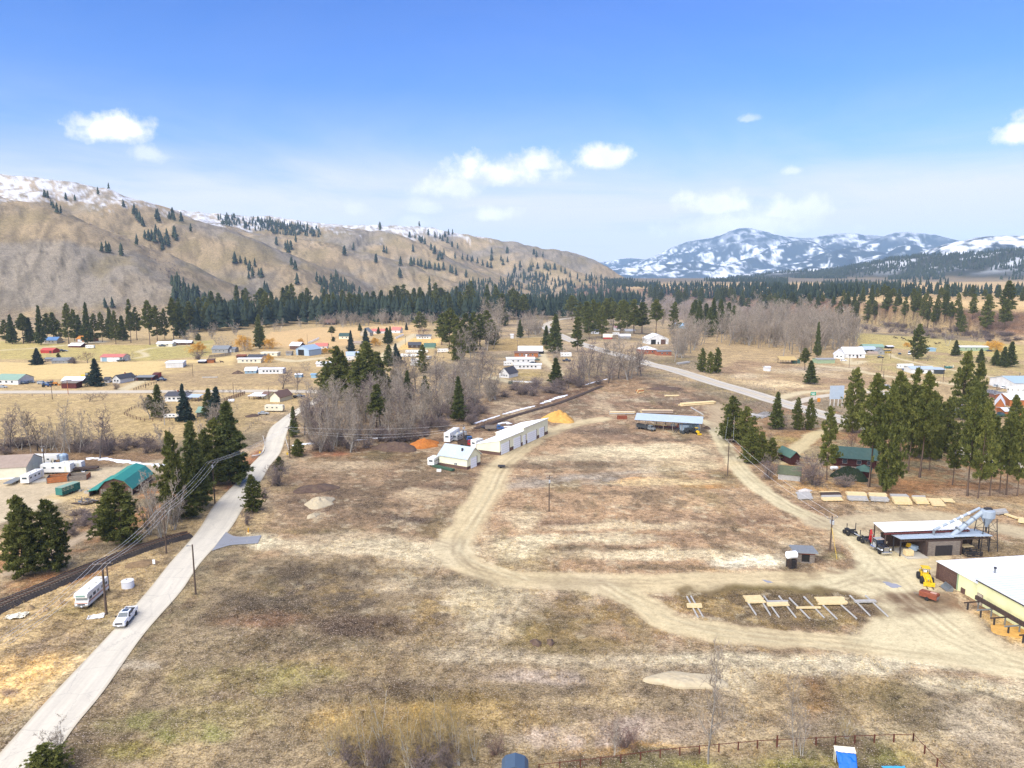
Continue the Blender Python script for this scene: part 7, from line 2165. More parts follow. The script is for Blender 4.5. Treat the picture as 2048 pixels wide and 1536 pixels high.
def motorhome(p,yaw):
 t=thing('motorhome','old white motorhome with orange stripes parked by the railway','motorhome',p,yaw)
 prof=[(-4.1,0.55),(3.4,0.55),(3.65,0.75),(3.65,1.25),(3.35,1.55),(3.2,2.05),(3.75,2.2),(3.7,2.85),(3.3,3.05),(-4.0,3.05),(-4.1,2.9)]
 mb=MB()
 n=len(prof)
 w=1.2
 V=[(x,-w,z)for x,z in prof]+[(x,w,z)for x,z in prof]
 mb.add(V,[(i,(i+1)%n,n+(i+1)%n,n+i)for i in range(n)]+[tuple(range(n)),tuple(range(2*n-1,n-1,-1))])
 mb.build('body',B['rv_white'],t,bevel=0.08)
 MB().add([(3.34,-1.0,1.60),(3.34,1.0,1.60),(3.235,1.0,2.03),(3.235,-1.0,2.03),(3.29,-1.0,1.60),(3.29,1.0,1.60),(3.18,1.0,2.03),(3.18,-1.0,2.03)],[(0,1,2,3),(7,6,5,4),(0,1,5,4),(1,2,6,5),(2,3,7,6),(3,0,4,7)]).build('windscreen',B['auto_glass'],t,(0.05,0,0))
 MB().box((3.73,0,2.38),(0.06,1.6,0.34)).build('front_window',mat('green_glass',A(150,180,168),0.2),t)
 MB().box((3.66,0,0.80),(0.06,1.3,0.22)).build('grille',B['black_plastic'],t)
 MB().box((3.72,0,0.5),(0.2,2.3,0.22)).build('bumper',B['chrome'],t)
 MB().box((3.83,0.1,0.52),(0.03,0.32,0.16)).build('plate',B['door_white'],t)
 for s in(-1,1):
  MB().box((3.67,s*0.85,0.80),(0.06,0.25,0.22)).build('headlight',B['headlight'],t)
  for z,h,m in((1.32,0.14,'orange_stripe'),(1.16,0.09,'brown_stripe')):
   MB().box((-0.35,s*1.205,z),(7.3,0.02,h)).build('stripe',B[m],t)
  for x,wd,z,h in((2.6,0.9,1.62,0.5),(1.2,0.9,1.75,0.6),(-0.2,0.7,1.8,0.5),(-1.8,0.9,1.8,0.55),(-3.2,0.7,1.8,0.5)):
   MB().box((x,s*1.21,z),(wd,0.03,h)).build('side_window',B['auto_glass'],t)
  for x in(2.6,-2.3):
   wheel(t,x,s*1.0,0.42,0.32,'rim_cream')
 MB().box((3.69,0,1.12),(0.03,2.2,0.1)).build('stripe',B['orange_stripe'],t)
 MB().box((0.5,-1.22,0.7),(0.7,0.03,1.7)).build('door',B['rv_cream'],t)
 for x in(1.5,-1.0,-2.8):
  MB().box((x,0.2,3.04),(0.6,0.6,0.14)).build('roof_vent',B['rv_cream'],t)
p=gp(184,1201)
motorhome((p.x,p.y,p.z),heading((204,1178),(164,1212)))
def far_car(name,label,px,py,yaw,paint,kind='car',L=4.7,cat='car',group=None):
 p=gp(px,py)
 t=thing(name,label,cat,(p.x,p.y,p.z),yaw,group,L/4.7)
 W=0.9
 S={'car':([(2.3,.35),(2.35,.7),(1.2,.92),(-2.2,.95),(-2.35,.6),(-2.3,.35)],[(1.0,.9),(0.35,1.42),(-1.0,1.42),(-1.8,.92)]),'suv':([(2.3,.4),(2.35,.95),(1.3,1.1),(-2.3,1.1),(-2.35,.45)],[(1.15,1.08),(0.6,1.75),(-2.1,1.72),(-2.28,1.08)]),'pickup':([(2.35,.45),(2.4,.95),(1.3,1.1),(-2.4,1.05),(-2.4,.5)],[(1.1,1.08),(0.5,1.7),(-0.5,1.7),(-0.65,1.06)]),'van':([(2.3,.4),(2.35,1.0),(2.0,1.1),(-2.3,1.1),(-2.35,.45)],[(2.0,1.08),(1.3,2.1),(-2.25,2.1),(-2.3,1.08)])}[kind]
 MB().prism(S[0],-W,W,axis='y').build('body',B[paint],t,bevel=0.05)
 c=MB()
 g=S[1]
 n=len(g)
 V=[(x,-W*(0.97 if i in(0,3)else 0.8),z)for i,(x,z)in enumerate(g)]+[(x,W*(0.97 if i in(0,3)else 0.8),z)for i,(x,z)in enumerate(g)]
 c.add(V,[(i,(i+1)%n,n+(i+1)%n,n+i)for i in range(n)]+[tuple(range(n)),tuple(range(2*n-1,n-1,-1))])
 c.build('windows',B['auto_glass'],t)
 MB().box(((g[1][0]+g[2][0])/2,0,g[1][1]-0.02),(abs(g[1][0]-g[2][0])+0.08,W*1.62,0.06)).build('roof',B[paint],t)
 if kind=='pickup':
  MB().box((-1.5,0,1.0),(1.5,1.4,0.07)).build('bed_liner',B['black_plastic'],t)
 for x in(1.45,-1.45):
  for s in(-1,1):
   wheel(t,x,s*0.8,0.34,0.22)
 return t
def trailer_rv(name,label,px,py,yaw,L=7.5,H=2.5,paint='rv_white',stripe=None,cat='travel trailer',over=False,group=None,slant=0.35):
 """travel trailer; over = fifth-wheel nose"""
 p=gp(px,py)
 t=thing(name,label,cat,(p.x,p.y,p.z),yaw,group)
 z0=0.5
 prof=[(-L/2,z0),(L/2-slant,z0),(L/2,z0+H*0.4),(L/2-slant*0.7,z0+H),(-L/2+0.12,z0+H),(-L/2,z0+H-0.2)]
 if over:
  prof=[(-L/2,z0),(L/2-2.4,z0),(L/2-2.2,z0+H*0.48),(L/2,z0+H*0.52),(L/2-0.25,z0+H*1.08),(-L/2+0.1,z0+H),(-L/2,z0+H-0.2)]
 MB().prism(prof,-1.2,1.2,axis='y').build('body',B[paint],t,bevel=0.06)
 for s in(-1,1):
  for f in(-0.36,-0.08,0.16):
   MB().box((f*L,s*1.205,z0+H*0.48),(0.8,0.03,0.5)).build('window',B['auto_glass'],t)
  if stripe:
   MB().box((-0.02*L,s*1.205,z0+H*0.22),(L*0.9,0.03,0.28)).build('stripe',B[stripe],t)
  for x in(-0.45,0.42):
   wheel(t,x-0.4,s*1.0,0.34,0.2)
 MB().box((0.33*L,-1.21,z0+0.15),(0.65,0.03,1.75)).build('door',B['rv_cream'],t)
 MB().box((-L/2-0.02,0,z0+H*0.5),(0.04,1.3,0.55)).build('rear_window',B['auto_glass'],t)
 for f in(-0.2,0.2):
  MB().box((f*L,0,z0+H-0.01),(0.7,0.7,0.22)).build('roof_unit',B['rv_cream'],t)
 if not over:
  MB().tube((L/2-0.3,0,0.5),(L/2+0.9,0,0.5),0.07).build('hitch',B['black_plastic'],t)
  MB().tube((L/2+0.75,0,0.0),(L/2+0.75,0,0.6),0.05).build('jack',B['black_plastic'],t)
 return t
R_=rad
far_car('car','small dark car driving on the highway',1216,704,R_(-20),'dark_grey_paint')
far_car('pickup_truck','dark pickup at the red roofed garage',242,723,R_(20),'dark_grey_paint','pickup',5.6,'pickup truck')
far_car('pickup_truck','blue grey pickup beside the dark red shed',323,762,R_(8),'dark_blue_paint','pickup',5.8,'pickup truck')
far_car('pickup_truck','blue pickup at the cream house on the field drive',325,693,R_(5),'dark_blue_paint','pickup',5.8,'pickup truck')
far_car('suv','grey truck beside the red barn',113,702.5,R_(10),'grey_paint','pickup',6,'pickup truck')
far_car('pickup_truck','dark flat truck right of the red barn',122,703.5,R_(5),'black_paint','pickup',6,'pickup truck')
far_car('car','white car behind the red barn trucks',130,703,R_(15),'silver_paint')
far_car('car','dark car beside the blue roofed house',124,684.5,R_(4),'black_paint')
far_car('suv','white car among the farm machines on the left',84,768,R_(12),'silver_paint','suv',cat='car')
far_car('pickup_truck','blue covered truck among the farm machines',95,771,R_(-10),'blue_paint','pickup',5.5,'pickup truck')
far_car('car','blue car left of the farm machines',48,768,R_(5),'dark_blue_paint')
far_car('car','grey car next to the blue one by the white gabled house',62,766,R_(-4),'grey_paint')
far_car('car','silver car under the bare trees by the pale green roofed house',5,776,R_(10),'silver_paint')
far_car('pickup_truck','black pickup under the tree at the cream house',598,796,R_(6),'black_paint','pickup',5.8,'pickup truck')
far_car('suv','pale car beside the cream travel trailer',527,829,R_(8),'silver_paint','car',cat='car')
far_car('suv','white suv beside the orange log house',1078,713,R_(60),'paint_white','suv',cat='suv')
far_car('car','grey green car on the drive by the white trailer homes',1074,721,R_(-12),'old_green_paint')
far_car('car','dark car between the white trailer homes',1066,727,R_(20),'black_paint')
far_car('pickup_truck','dark blue pickup right of the tall fir',1133,723,R_(5),'dark_blue_paint','pickup',6,'pickup truck')
far_car('car','dark blue car by the orange round tree',1799,709,R_(70),'dark_blue_paint')
far_car('bus','yellow van in the farmyard',1775,706,R_(5),'yellow_paint','van',5.5,'van')
far_car('truck','white box van beside the big dark pine',1819,709,R_(60),'paint_white','van',6,'van')
far_car('car','black car before the grey green cottage',1761,716,R_(-8),'black_paint')
far_car('car','white car on the farm lawn',1687,722,R_(-12),'paint_white')
far_car('pickup_truck','blue pickup before the white mobile home',1814,741,R_(5),'blue_paint','pickup',5.8,'pickup truck')
far_car('car','blue car right of the green mobile home',1978,703,R_(0),'dark_blue_paint')
for k,(px,py)in enumerate([(1988,768),(1998,767),(2008,769),(2018,770),(1992,774),(2008,777)]):
 far_car('car','white parked car in the lot left of the pale blue barn',px,py,R_(15+5*k),'paint_white' if k%2 else 'silver_paint',group='cars in the lot by the barn')
far_car('pickup_truck','dark green pickup before the log buildings',2000,834,R_(10),'old_green_paint','pickup',5.8,'pickup truck')
far_car('car','white car half hidden by the pines before the log buildings',1915,812,R_(-15),'paint_white')
far_car('car','silver car between pine trunks beside the highway',1878,850,R_(-25),'silver_paint')
far_car('car','white van between the pines left of the knoll',1772,778,R_(10),'paint_white','van',5)
trailer_rv('travel_trailer','cream travel trailer with dark windows by the county road',550,823,R_(-4),8.5,2.6,'rv_cream')
trailer_rv('travel_trailer','white travel trailer above the brown barn',181,697,R_(4),7,2.4)
trailer_rv('travel_trailer','white caravan right of the metal barn',635,707,R_(5),8,2.5)
trailer_rv('travel_trailer','small white caravan left of the white trailer homes',1017,732,R_(10),6.5,2.6)
trailer_rv('travel_trailer','white motor coach right of the tall fir',1132,714,R_(4),8.5,3.0)
trailer_rv('fifth_wheel','long white travel trailer beside the blue roofed mobile home',1810,738,R_(-3),10,2.8,over=True)
trailer_rv('fifth_wheel','white fifth wheel trailer with slide windows on the right edge',2036,788,R_(-6),10,3.2,over=True)
trailer_rv('travel_trailer','white trailer in the yard between village pines',1232,671,R_(5),7,2.6)
trailer_rv('travel_trailer','white camper with yellow stripes before the cream shed',66,962,heading((50,966),(84,950)),8.0,2.3,'rv_white',mat('lime_stripe',A(226,226,90),0.5)and None)
trailer_rv('fifth_wheel','white fifth wheel trailer behind the cream shed corner',93,929,R_(-3),9.5,2.8,over=True)
trailer_rv('travel_trailer','white box trailer in the left yard',116,946,R_(3),9,2.6,slant=0.1)
trailer_rv('travel_trailer','white trailer with orange edge right in the left yard',146,940,R_(6),6.5,2.3,'rv_white','orange_stripe',slant=0.1)
trailer_rv('motor_coach','large white motor coach behind the cream garage',904,880,heading((897,884),(925,866)),11,3.3,'rv_white','blue_paint','motor coach',slant=0.15)
trailer_rv('stock_trailer','white horse trailer beside the large motor coach',919,879,heading((910,882),(932,873)),7.5,2.2,'silver_paint','grey_paint','horse trailer')
trailer_rv('travel_trailer','white camper against the end of the long cream shed',954,896,heading((946,897),(962,892)),4.2,2.8,slant=0.1)
trailer_rv('camper_van','small white camper van left of the cream garage',868,930,R_(70),4.6,2.3,cat='camper',slant=0.5)
for k,(px,py,L,lab)in enumerate([(820,706,7,'white covered trailer nearest the dark log cabin'),(834,706,7,'white covered trailer right of the first'),(848,706,7,'third white trailer in the storage meadow'),(810,714,7,'white tarp covered boat left in the storage meadow'),(828,714,7,'white tarp covered boat in the middle of the storage meadow'),(856,719,7,'white camper standing askew in the storage meadow'),(886,705,9,'large white tent roofed trailer at the meadow edge'),(830,724,6,'low white trailer near the bare trees'),(833,732,8,'white flat covered trailer lowest in the meadow')]):
 trailer_rv('covered_trailer',lab,px,py,R_([5,0,-5,-20,-15,60,12,20,0][k]),L,1.9 if k!=6 else 2.6,'rv_white',cat='trailer',slant=0.8)
trailer_rv('boat','white covered pontoon boat under the farmstead trees',345,836,R_(3),6.5,1.2,'rv_white',cat='boat',slant=1.2)
trailer_rv('boat','teal boat on a trailer right of the mobile home',1898,737,R_(10),6,1.0,'teal_paint',cat='boat',slant=1.4)
trailer_rv('stock_trailer','long white horse trailer before the blue grey cottage',695,722,R_(20),9,2.8)
def log_truck():
 a,b=gp(1703,1068),gp(1772,1110)
 yaw=heading((1735,1085),(1772,1108))
 u=Vector((math.cos(yaw),math.sin(yaw),0))
 f=gp(1766,1107)
 t=thing('log_truck','black and white log truck with red loader arm beside the open shed','log truck',(f.x,f.y,f.z),yaw)
 K='black_paint'
 for s in(-1,1):
  MB().box((-4.2,s*0.42,0.75),(9.4,0.14,0.26)).build('frame_rail',B['black_plastic'],t)
 hood=loft([[(1.15,-.72,.8),(1.15,.72,.8),(1.15,.70,1.75),(1.15,.55,1.9),(1.15,-.55,1.9),(1.15,-.70,1.75)],[(-0.9,-.85,.8),(-0.9,.85,.8),(-0.9,.85,1.85),(-0.9,.70,2.05),(-0.9,-.70,2.05),(-0.9,-.85,1.85)]])
 hood.build('hood',B[K],t,bevel=0.05)
 g=MB().box((1.19,0,0.85),(0.08,1.1,1.0)).build('grille',B['chrome'],t,bevel=0.02)
 for i in range(5):
  MB().box((1.24,-0.4+0.2*i,0.9),(0.02,0.06,0.88)).build('grille_bar',B['dark_steel'],g)
 MB().box((1.35,0,0.42),(0.28,2.4,0.42)).build('bumper',B['chrome'],t,bevel=0.04)
 cab=loft([[(-0.9,-1.0,.8),(-0.9,1.0,.8),(-0.9,1.0,1.95),(-0.9,1.0,2.0),(-0.9,-1.0,2.0),(-0.9,-1.0,1.95)],[(-1.15,-1.0,.8),(-1.15,1.0,.8),(-1.15,1.0,2.0),(-1.15,.9,2.75),(-1.15,-.9,2.75),(-1.15,-1.0,2.0)],[(-2.5,-1.0,.8),(-2.5,1.0,.8),(-2.5,1.0,2.0),(-2.5,.92,2.8),(-2.5,-.92,2.8),(-2.5,-1.0,2.0)]])
 c=cab.build('cab',B[K],t,bevel=0.04)
 MB().box((-1.8,0,2.72),(1.5,1.86,0.12)).build('cab_roof',B['silver_paint'],c)
 for i in range(5):
  MB().box((-1.15,-0.7+0.35*i,2.84),(0.12,0.12,0.08)).build('marker_light',B['amber'],c)
 MB().add([(-0.93,-.86,2.03),(-0.93,.86,2.03),(-1.12,.80,2.62),(-1.12,-.80,2.62),(-1.0,-.86,2.03),(-1.0,.86,2.03),(-1.2,.80,2.62),(-1.2,-.80,2.62)],[(0,1,2,3),(7,6,5,4),(0,1,5,4),(1,2,6,5),(2,3,7,6),(3,0,4,7)]).build('windscreen',B['auto_glass'],c)
 for s in(-1,1):
  MB().box((-1.75,s*0.985,2.05),(0.9,0.04,0.5)).build('side_window',B['auto_glass'],c)
  MB().box((-1.75,s*1.01,0.95),(1.1,0.03,0.95)).build('door',B['silver_paint'],c)
  MB().tube((-2.75,s*0.95,0.9),(-2.75,s*0.95,3.5),0.09).build('exhaust_stack',B['chrome'],t)
  MB().lathe([(0.05,-0.75),(0.32,-0.72),(0.32,0.72),(0.05,0.75)],(-2.2,s*0.98,0.75),14,axis='x').build('fuel_tank',B['chrome'],t)
  MB().box((1.0,s*0.98,1.1),(0.25,0.28,0.3)).build('headlight',B['headlight'],t)
  MB().box((0.15,s*1.0,1.05),(1.5,0.36,0.12)).build('fender',B['silver_paint'],t,bevel=0.04)
  MB().box((-0.95,s*1.3,1.9),(0.1,0.2,0.5)).build('mirror',B['chrome'],t)
  wheel(t,0.15,s*1.0,0.52,0.3)
  for x in(-6.3,-7.7):
   wheel(t,x,s*0.95,0.52,0.5)
 cr=MB().box((-4.2,0,1.0),(0.7,0.7,1.5)).build('crane_post',B['red_paint'],t)
 MB().tube((-4.2,0.0,2.4),(-5.0,0.15,3.7),0.20,0.16,6).build('crane_boom',B['red_paint'],t)
 MB().tube((-5.0,0.15,3.7),(-4.6,-0.45,1.5),0.18,0.13,6).build('crane_arm',B['red_paint'],t)
 MB().box((-4.6,-0.45,0.95),(0.5,0.7,0.55),0.5).build('grapple',B['dark_steel'],t)
 MB().tube((-4.3,0.2,1.6),(-4.8,0.2,3.1),0.08).build('crane_ram',B['chrome'],t)
 MB().box((-7.0,0,1.05),(0.5,2.3,0.25)).build('bunk',B['black_plastic'],t)
 for s in(-1,1):
  MB().box((-7.0,s*1.12,1.2),(0.14,0.12,1.7)).build('stake',B['black_plastic'],t)
 MB().box((-5.6,0,0.95),(1.2,1.8,0.3)).build('deck',B['dark_steel'],t)
 g2=gp(1700,1069)
 y2=heading((1695,1065),(1722,1081))
 r=thing('log_trailer','black pole trailer with upright stakes behind the log truck','log trailer',(g2.x,g2.y,g2.z),y2)
 MB().box((0,0,0.8),(3.4,0.9,0.3)).build('frame',B['black_plastic'],r)
 MB().box((0.3,0,1.1),(0.4,2.3,0.3)).build('bunk',B['black_plastic'],r)
 for s in(-1,1):
  MB().box((0.3,s*1.1,1.3),(0.14,0.12,1.6)).build('stake',B['black_plastic'],r)
  for x in(-0.75,0.65):
   wheel(r,x,s*0.95,0.52,0.5)
 MB().tube((1.5,0,0.95),(7.4,0,1.0),0.12).build('reach_pole',B['silver_paint'],r)
log_truck()
def wheel_loader():
 g=gp(1850,1163)
 yaw=heading((1843,1147),(1863,1175))
 t=thing('wheel_loader','yellow wheel loader with canopy beside the brown boarded wall','wheel loader',(g.x,g.y,g.z),yaw,None,0.92)
 Y=B['yellow_paint']
 loft([[(-2.4,-.75,.9),(-2.4,.75,.9),(-2.4,.7,1.9),(-2.4,-.7,1.9)],[(-0.4,-.8,.8),(-0.4,.8,.8),(-0.4,.75,2.0),(-0.4,-.75,2.0)]]).build('rear_body',Y,t,bevel=0.06)
 loft([[(0.1,-.55,.8),(0.1,.55,.8),(0.1,.5,1.9),(0.1,-.5,1.9)],[(2.1,-.5,.7),(2.1,.5,.7),(2.1,.42,1.55),(2.1,-.42,1.55)]]).build('front_body',Y,t,bevel=0.06)
 MB().box((-0.2,0,0.8),(0.7,0.5,0.6)).build('hinge',B['dark_steel'],t)
 for x in(-1.0,0.1):
  for s in(-0.65,0.65):
   MB().tube((x,s,1.9),(x,s,3.1),0.05).build('canopy_post',B['dark_steel'],t)
 MB().box((-0.45,0,3.05),(1.7,1.7,0.12)).build('canopy',Y,t,bevel=0.03)
 MB().box((-0.6,0,2.0),(0.6,0.6,0.5)).build('seat',B['rv_white'],t)
 MB().box((-0.85,0,2.4),(0.15,0.6,0.6)).build('seat_back',B['rv_white'],t)
 MB().tube((-1.9,0.3,1.9),(-1.9,0.3,2.9),0.09).build('exhaust',B['black_plastic'],t)
 for s in(-1,1):
  for x in(-1.45,1.15):
   wheel(t,x,s*0.98,0.78,0.55,'rim_cream')
  MB().tube((0.5,s*0.62,1.8),(2.3,s*0.62,1.25),0.14,n=6).build('lift_arm',Y,t)
  MB().tube((2.3,s*0.62,1.25),(3.1,s*0.62,0.45),0.12,n=6).build('lift_arm',Y,t)
  MB().box((3.6,s*0.55,0.12),(1.3,0.14,0.1)).build('fork',B['dark_steel'],t)
 MB().tube((1.2,0,1.6),(2.6,0,1.2),0.1).build('tilt_ram',B['chrome'],t)
 MB().box((3.0,0,0.15),(0.16,2.2,0.9)).build('fork_carriage',Y,t)
wheel_loader()
def box_truck(label,px,py,yaw,paint,bed,L=7.5,name='flatbed_truck'):
 p=gp(px,py)
 t=thing(name,label,'truck',(p.x,p.y,p.z),yaw)
 loft([[(L/2,-.8,.7),(L/2,.8,.7),(L/2,.75,1.35),(L/2,-.75,1.35)],[(L/2-1.4,-.95,.6),(L/2-1.4,.95,.6),(L/2-1.4,.9,1.5),(L/2-1.4,-.9,1.5)]]).build('hood',B[paint],t,bevel=0.08)
 c=loft([[(L/2-1.4,-.98,.7),(L/2-1.4,.98,.7),(L/2-1.55,.85,2.2),(L/2-1.55,-.85,2.2)],[(L/2-2.9,-.98,.7),(L/2-2.9,.98,.7),(L/2-2.8,.88,2.25),(L/2-2.8,-.88,2.25)]]).build('cab',B[paint],t,bevel=0.06)
 MB().box((L/2-1.45,0,1.55),(0.1,1.6,0.5)).build('windscreen',B['auto_glass'],c)
 for s in(-1,1):
  MB().box((L/2-2.15,s*0.95,1.5),(0.8,0.06,0.5)).build('side_window',B['auto_glass'],c)
  MB().box((-1.4,s*0.4,0.65),(L-2.8,0.12,0.2)).build('frame_rail',B['black_plastic'],t)
  wheel(t,L/2-0.8,s*0.95,0.48,0.3)
  wheel(t,-L/2+1.5,s*0.95,0.48,0.45)
 bl=L-3.1
 bx=-L/2+bl/2
 b=MB().box((bx,0,0.95),(bl,2.3,0.18)).build('bed',B[bed],t)
 for s in(-1,1):
  for k in range(3):
   MB().box((bx,s*1.13,1.16+0.32*k),(bl,0.05,0.27)).build('bed_board',B[bed],t)
 MB().box((-L/2,0,1.13),(0.06,2.3,0.95)).build('tailgate',B[bed],t)
 return t
box_truck('old grey dump truck at the front of the pole shed',1292,860,heading((1276,857),(1310,863)),'grey_paint','dark_grey_paint',8.5)
box_truck('blue cab truck with weathered stake bed behind the long cream shed',989,861,R_(4),'blue_paint','grey_wood',7.5)
box_truck('red pickup truck with dark rack behind the cream garage',934,892,R_(-8),'red_paint','dark_wood',6.5)
box_truck('small blue truck beside the camper behind the cream garage',938,884,R_(-70),'blue_paint','dark_steel',5.5)
def tractor(label,px,py,yaw,paint,k=1.0):
 p=gp(px,py)
 t=thing('tractor',label,'tractor',(p.x,p.y,p.z),yaw,None,k)
 MB().box((0.8,0,0.75),(1.9,0.7,0.85)).build('hood',B[paint],t,bevel=0.06)
 MB().box((-0.7,0,0.7),(1.2,0.8,0.7)).build('body',B[paint],t)
 MB().box((-0.7,0,1.4),(1.2,1.2,1.1),top=(0.85,0.85)).build('cab',B['auto_glass'],t)
 MB().box((-0.7,0,2.5),(1.25,1.2,0.12)).build('cab_roof',B[paint],t)
 for s in(-1,1):
  wheel(t,-0.9,s*0.85,0.78,0.4)
  wheel(t,1.3,s*0.7,0.45,0.3)
  MB().tube((0.2,s*0.5,1.3),(2.2,s*0.5,0.5),0.08).build('loader_arm',B[paint],t)
 MB().box((2.5,0,0.1),(0.6,1.7,0.6)).build('bucket',B[paint],t)
 return t
tractor('dark loader tractor parked at the right end of the pole shed',1380,866,R_(200),'dark_grey_paint',1.4)
tractor('small yellow lift truck at the right end of the pole shed',1394,868,R_(-80),'yellow_paint',0.9)
tractor('orange tractor among the farm machines on the left',107,771,R_(10),'amber',1.2)
tractor('blue tractor in front of the farm machines on the left',91,774,R_(30),'blue_paint',1.0)
tractor('yellow orange tractor behind the silver car on the left',22,768,R_(0),'amber',1.0)
tractor('yellow digger behind the low barn and spruce',172,757,R_(180),'yellow_paint',1.5)
def rust_trailer():
 g=gp(1857,1199)
 t=thing('air_compressor','rusty red towed compressor in front of the wheel loader','compressor',(g.x,g.y,g.z),heading((1878,1203),(1838,1190)))
 loft([[(-1.6,-.75,.5),(-1.6,.75,.5),(-1.6,.75,1.5),(-1.6,.65,1.6),(-1.6,-.65,1.6),(-1.6,-.75,1.5)],[(1.5,-.75,.5),(1.5,.75,.5),(1.5,.75,1.35),(1.5,.65,1.45),(1.5,-.65,1.45),(1.5,-.75,1.35)]]).build('body',B['rust_steel'],t,bevel=0.05)
 MB().box((-0.8,0,1.56),(1.0,0.7,0.05)).build('hatch',mat('pink_primer',A(214,170,150),0.8),t)
 MB().box((-1.62,0,0.6),(0.06,1.1,0.5)).build('panel',B['steel'],t)
 MB().tube((1.4,0,0.55),(2.6,0,0.45),0.08).build('drawbar',B['grey_wood'],t)
 for s in(-1,1):
  wheel(t,0,s*0.85,0.36,0.2)
rust_trailer()
def loader_bucket():
 g=gp(1893,1178)
 t=thing('loader_bucket','grey loader bucket lying against the boarded wall','bucket',(g.x,g.y,0),heading((1884,1170),(1902,1184)))
 mb=MB().prism([(-0.6,0.05),(0.5,0.0),(0.65,0.5),(0.5,1.0),(0.3,1.05),(0.42,0.5),(0.35,0.12),(-0.6,0.12)],-1.25,1.25)
 mb.build('shell',B['steel'],t)
 for x in(-1.25,1.25):
  MB().prism([(-0.6,0.05),(0.5,0.0),(0.65,0.5),(0.4,1.05)],x-0.03,x+0.03).build('side_plate',B['steel'],t)
 for i in range(5):
  MB().box((-1.0+0.5*i,-0.72,0.05),(0.1,0.3,0.06)).build('tooth',B['dark_steel'],t)
loader_bucket()
def lumber(label,quad,layers,cols,mats,group=None,skids=True,name='lumber_stack'):
 """stack of beams lying along the first edge of a ground quad (front left, front right, back right, back left pixels)"""
 a,b,c,d=[gp(*q)for q in quad]
 ctr=(a+b+c+d)/4
 yaw=math.atan2((b-a+c-d).y,(b-a+c-d).x)
 L=((b-a).length+(c-d).length)/2
 D=((d-a).length+(c-b).length)/2
 ux=Vector((math.cos(yaw),math.sin(yaw),0))
 shear=((d-a).dot(ux)+(c-b).dot(ux))/2
 Dn=math.sqrt(max(D*D-shear*shear,0.3))
 t=thing(name,label,'lumber stack',(ctr.x,ctr.y,hz(ctr.x,ctr.y)),yaw,group)
 r=random.Random(int(quad[0][0]*7+quad[0][1]))
 w=Dn/cols
 h=min(w*0.8,0.32)
 me=[MB().box((0,0,0),(L,w-0.04,h-0.02)).mesh('beam',B[m])for m in mats]
 for k in range(layers):
  n=cols-(k if layers>1 else 0)
  for j in range(n):
   o=bpy.data.objects.new('beam',me[min(int((j/max(cols-1,1))*len(mats)+r.uniform(-.25,.25))%len(mats),len(mats)-1)if j else 0])
   o.parent=t
   y=-Dn/2+(j+0.5+k*0.5)*w
   o.location=(shear*(y/Dn)+r.uniform(-0.18,0.18),y,0.28+h*k)
   o.rotation_euler=(0,0,r.uniform(-0.006,0.006))
   COL.objects.link(o)
 if skids:
  for f in(-0.3,0.3):
   MB().box((f*L,0,0.0),(0.2,Dn+1.0,0.27),-math.atan2(shear,Dn)).build('skid',B['grey_wood'],t)
 return t
W1,N1w,G1='pale_wood','new_wood','weathered_wood'
lumber('stack of white weathered beams, leftmost below the long white shed',[(1599,1001),(1624,1000),(1620,987),(1590,987)],1,9,[G1])
lumber('stack of dark and grey beams with one new board in front',[(1646,1005),(1685,1003),(1678,986),(1640,986)],1,9,[N1w,G1,'dark_wood','dark_wood'])
lumber('wide stack of new yellow beams, third from left in the row',[(1697,1003),(1735,1004),(1730,989),(1691,988)],2,9,[G1,N1w,W1])
lumber('wide stack of new yellow beams, fourth from left in the row',[(1742,1004),(1777,1006),(1770,991),(1736,990)],2,9,[G1,N1w,W1])
lumber('tall stack with grey beams behind and yellow beams in front',[(1790,1011),(1824,1012),(1812,993),(1779,993)],2,10,[N1w,N1w,G1])
lumber('stack of pale beams, third from right in the row',[(1832,1010),(1857,1011),(1848,996),(1822,996)],2,9,[N1w,W1,G1])
lumber('stack of all new beams, second from right in the row',[(1864,1014),(1891,1015),(1880,1000),(1855,1000)],1,10,[N1w])
lumber('two new planks on long grey rails at the right end of the row',[(1886,1006),(1908,1007),(1905,1001),(1882,1000)],1,3,[N1w])
lumber('low stack of grey beams beyond the cyclone',[(1992,1032),(2016,1029),(2008,1022),(1987,1024)],2,7,[G1])
lumber('single long new beam right of the grey stack',[(2010,1032),(2036,1042),(2038,1039),(2012,1030)],1,2,[N1w])
lumber('new boards at the right edge beyond the cyclone',[(2034,1046),(2060,1052),(2062,1042),(2038,1038)],1,5,[N1w])
def rails(label,ends,group=None):
 t=None
 for k,(a,b)in enumerate(ends):
  p,q=gp(*a),gp(*b)
  if t is None:
   base=p
   t=thing('skid_rails',label,'skid rails',(p.x,p.y,p.z),0.0,group)
  MB().tube((p.x-base.x,p.y-base.y,0.16),(q.x-base.x,q.y-base.y,0.16),0.17,0.15,8).build('rail',B['weathered_wood'],t)
 return t
rails('pair of grey skid rails under the leftmost small stack',[((1374,1195),(1396,1236)),((1382,1194),(1406,1235))])
rails('pair of grey skid rails under the second stack of the plot',[((1488,1195),(1512,1231)),((1518,1195),(1541,1232))])
rails('pair of grey skid rails under the third stack of the plot',[((1528,1194),(1558,1236)),((1558,1194),(1592,1237))])
rails('pair of thin skid rails under the single new beam',[((1579,1198),(1619,1239)),((1608,1195),(1648,1237))])
rails('pair of thin skid rails under the widest stack of the plot',[((1640,1206),(1674,1240)),((1676,1206),(1713,1239))])
rails('pair of stout skid rails under the white log, right end of the plot',[((1700,1193),(1740,1233)),((1731,1193),(1776,1235))])
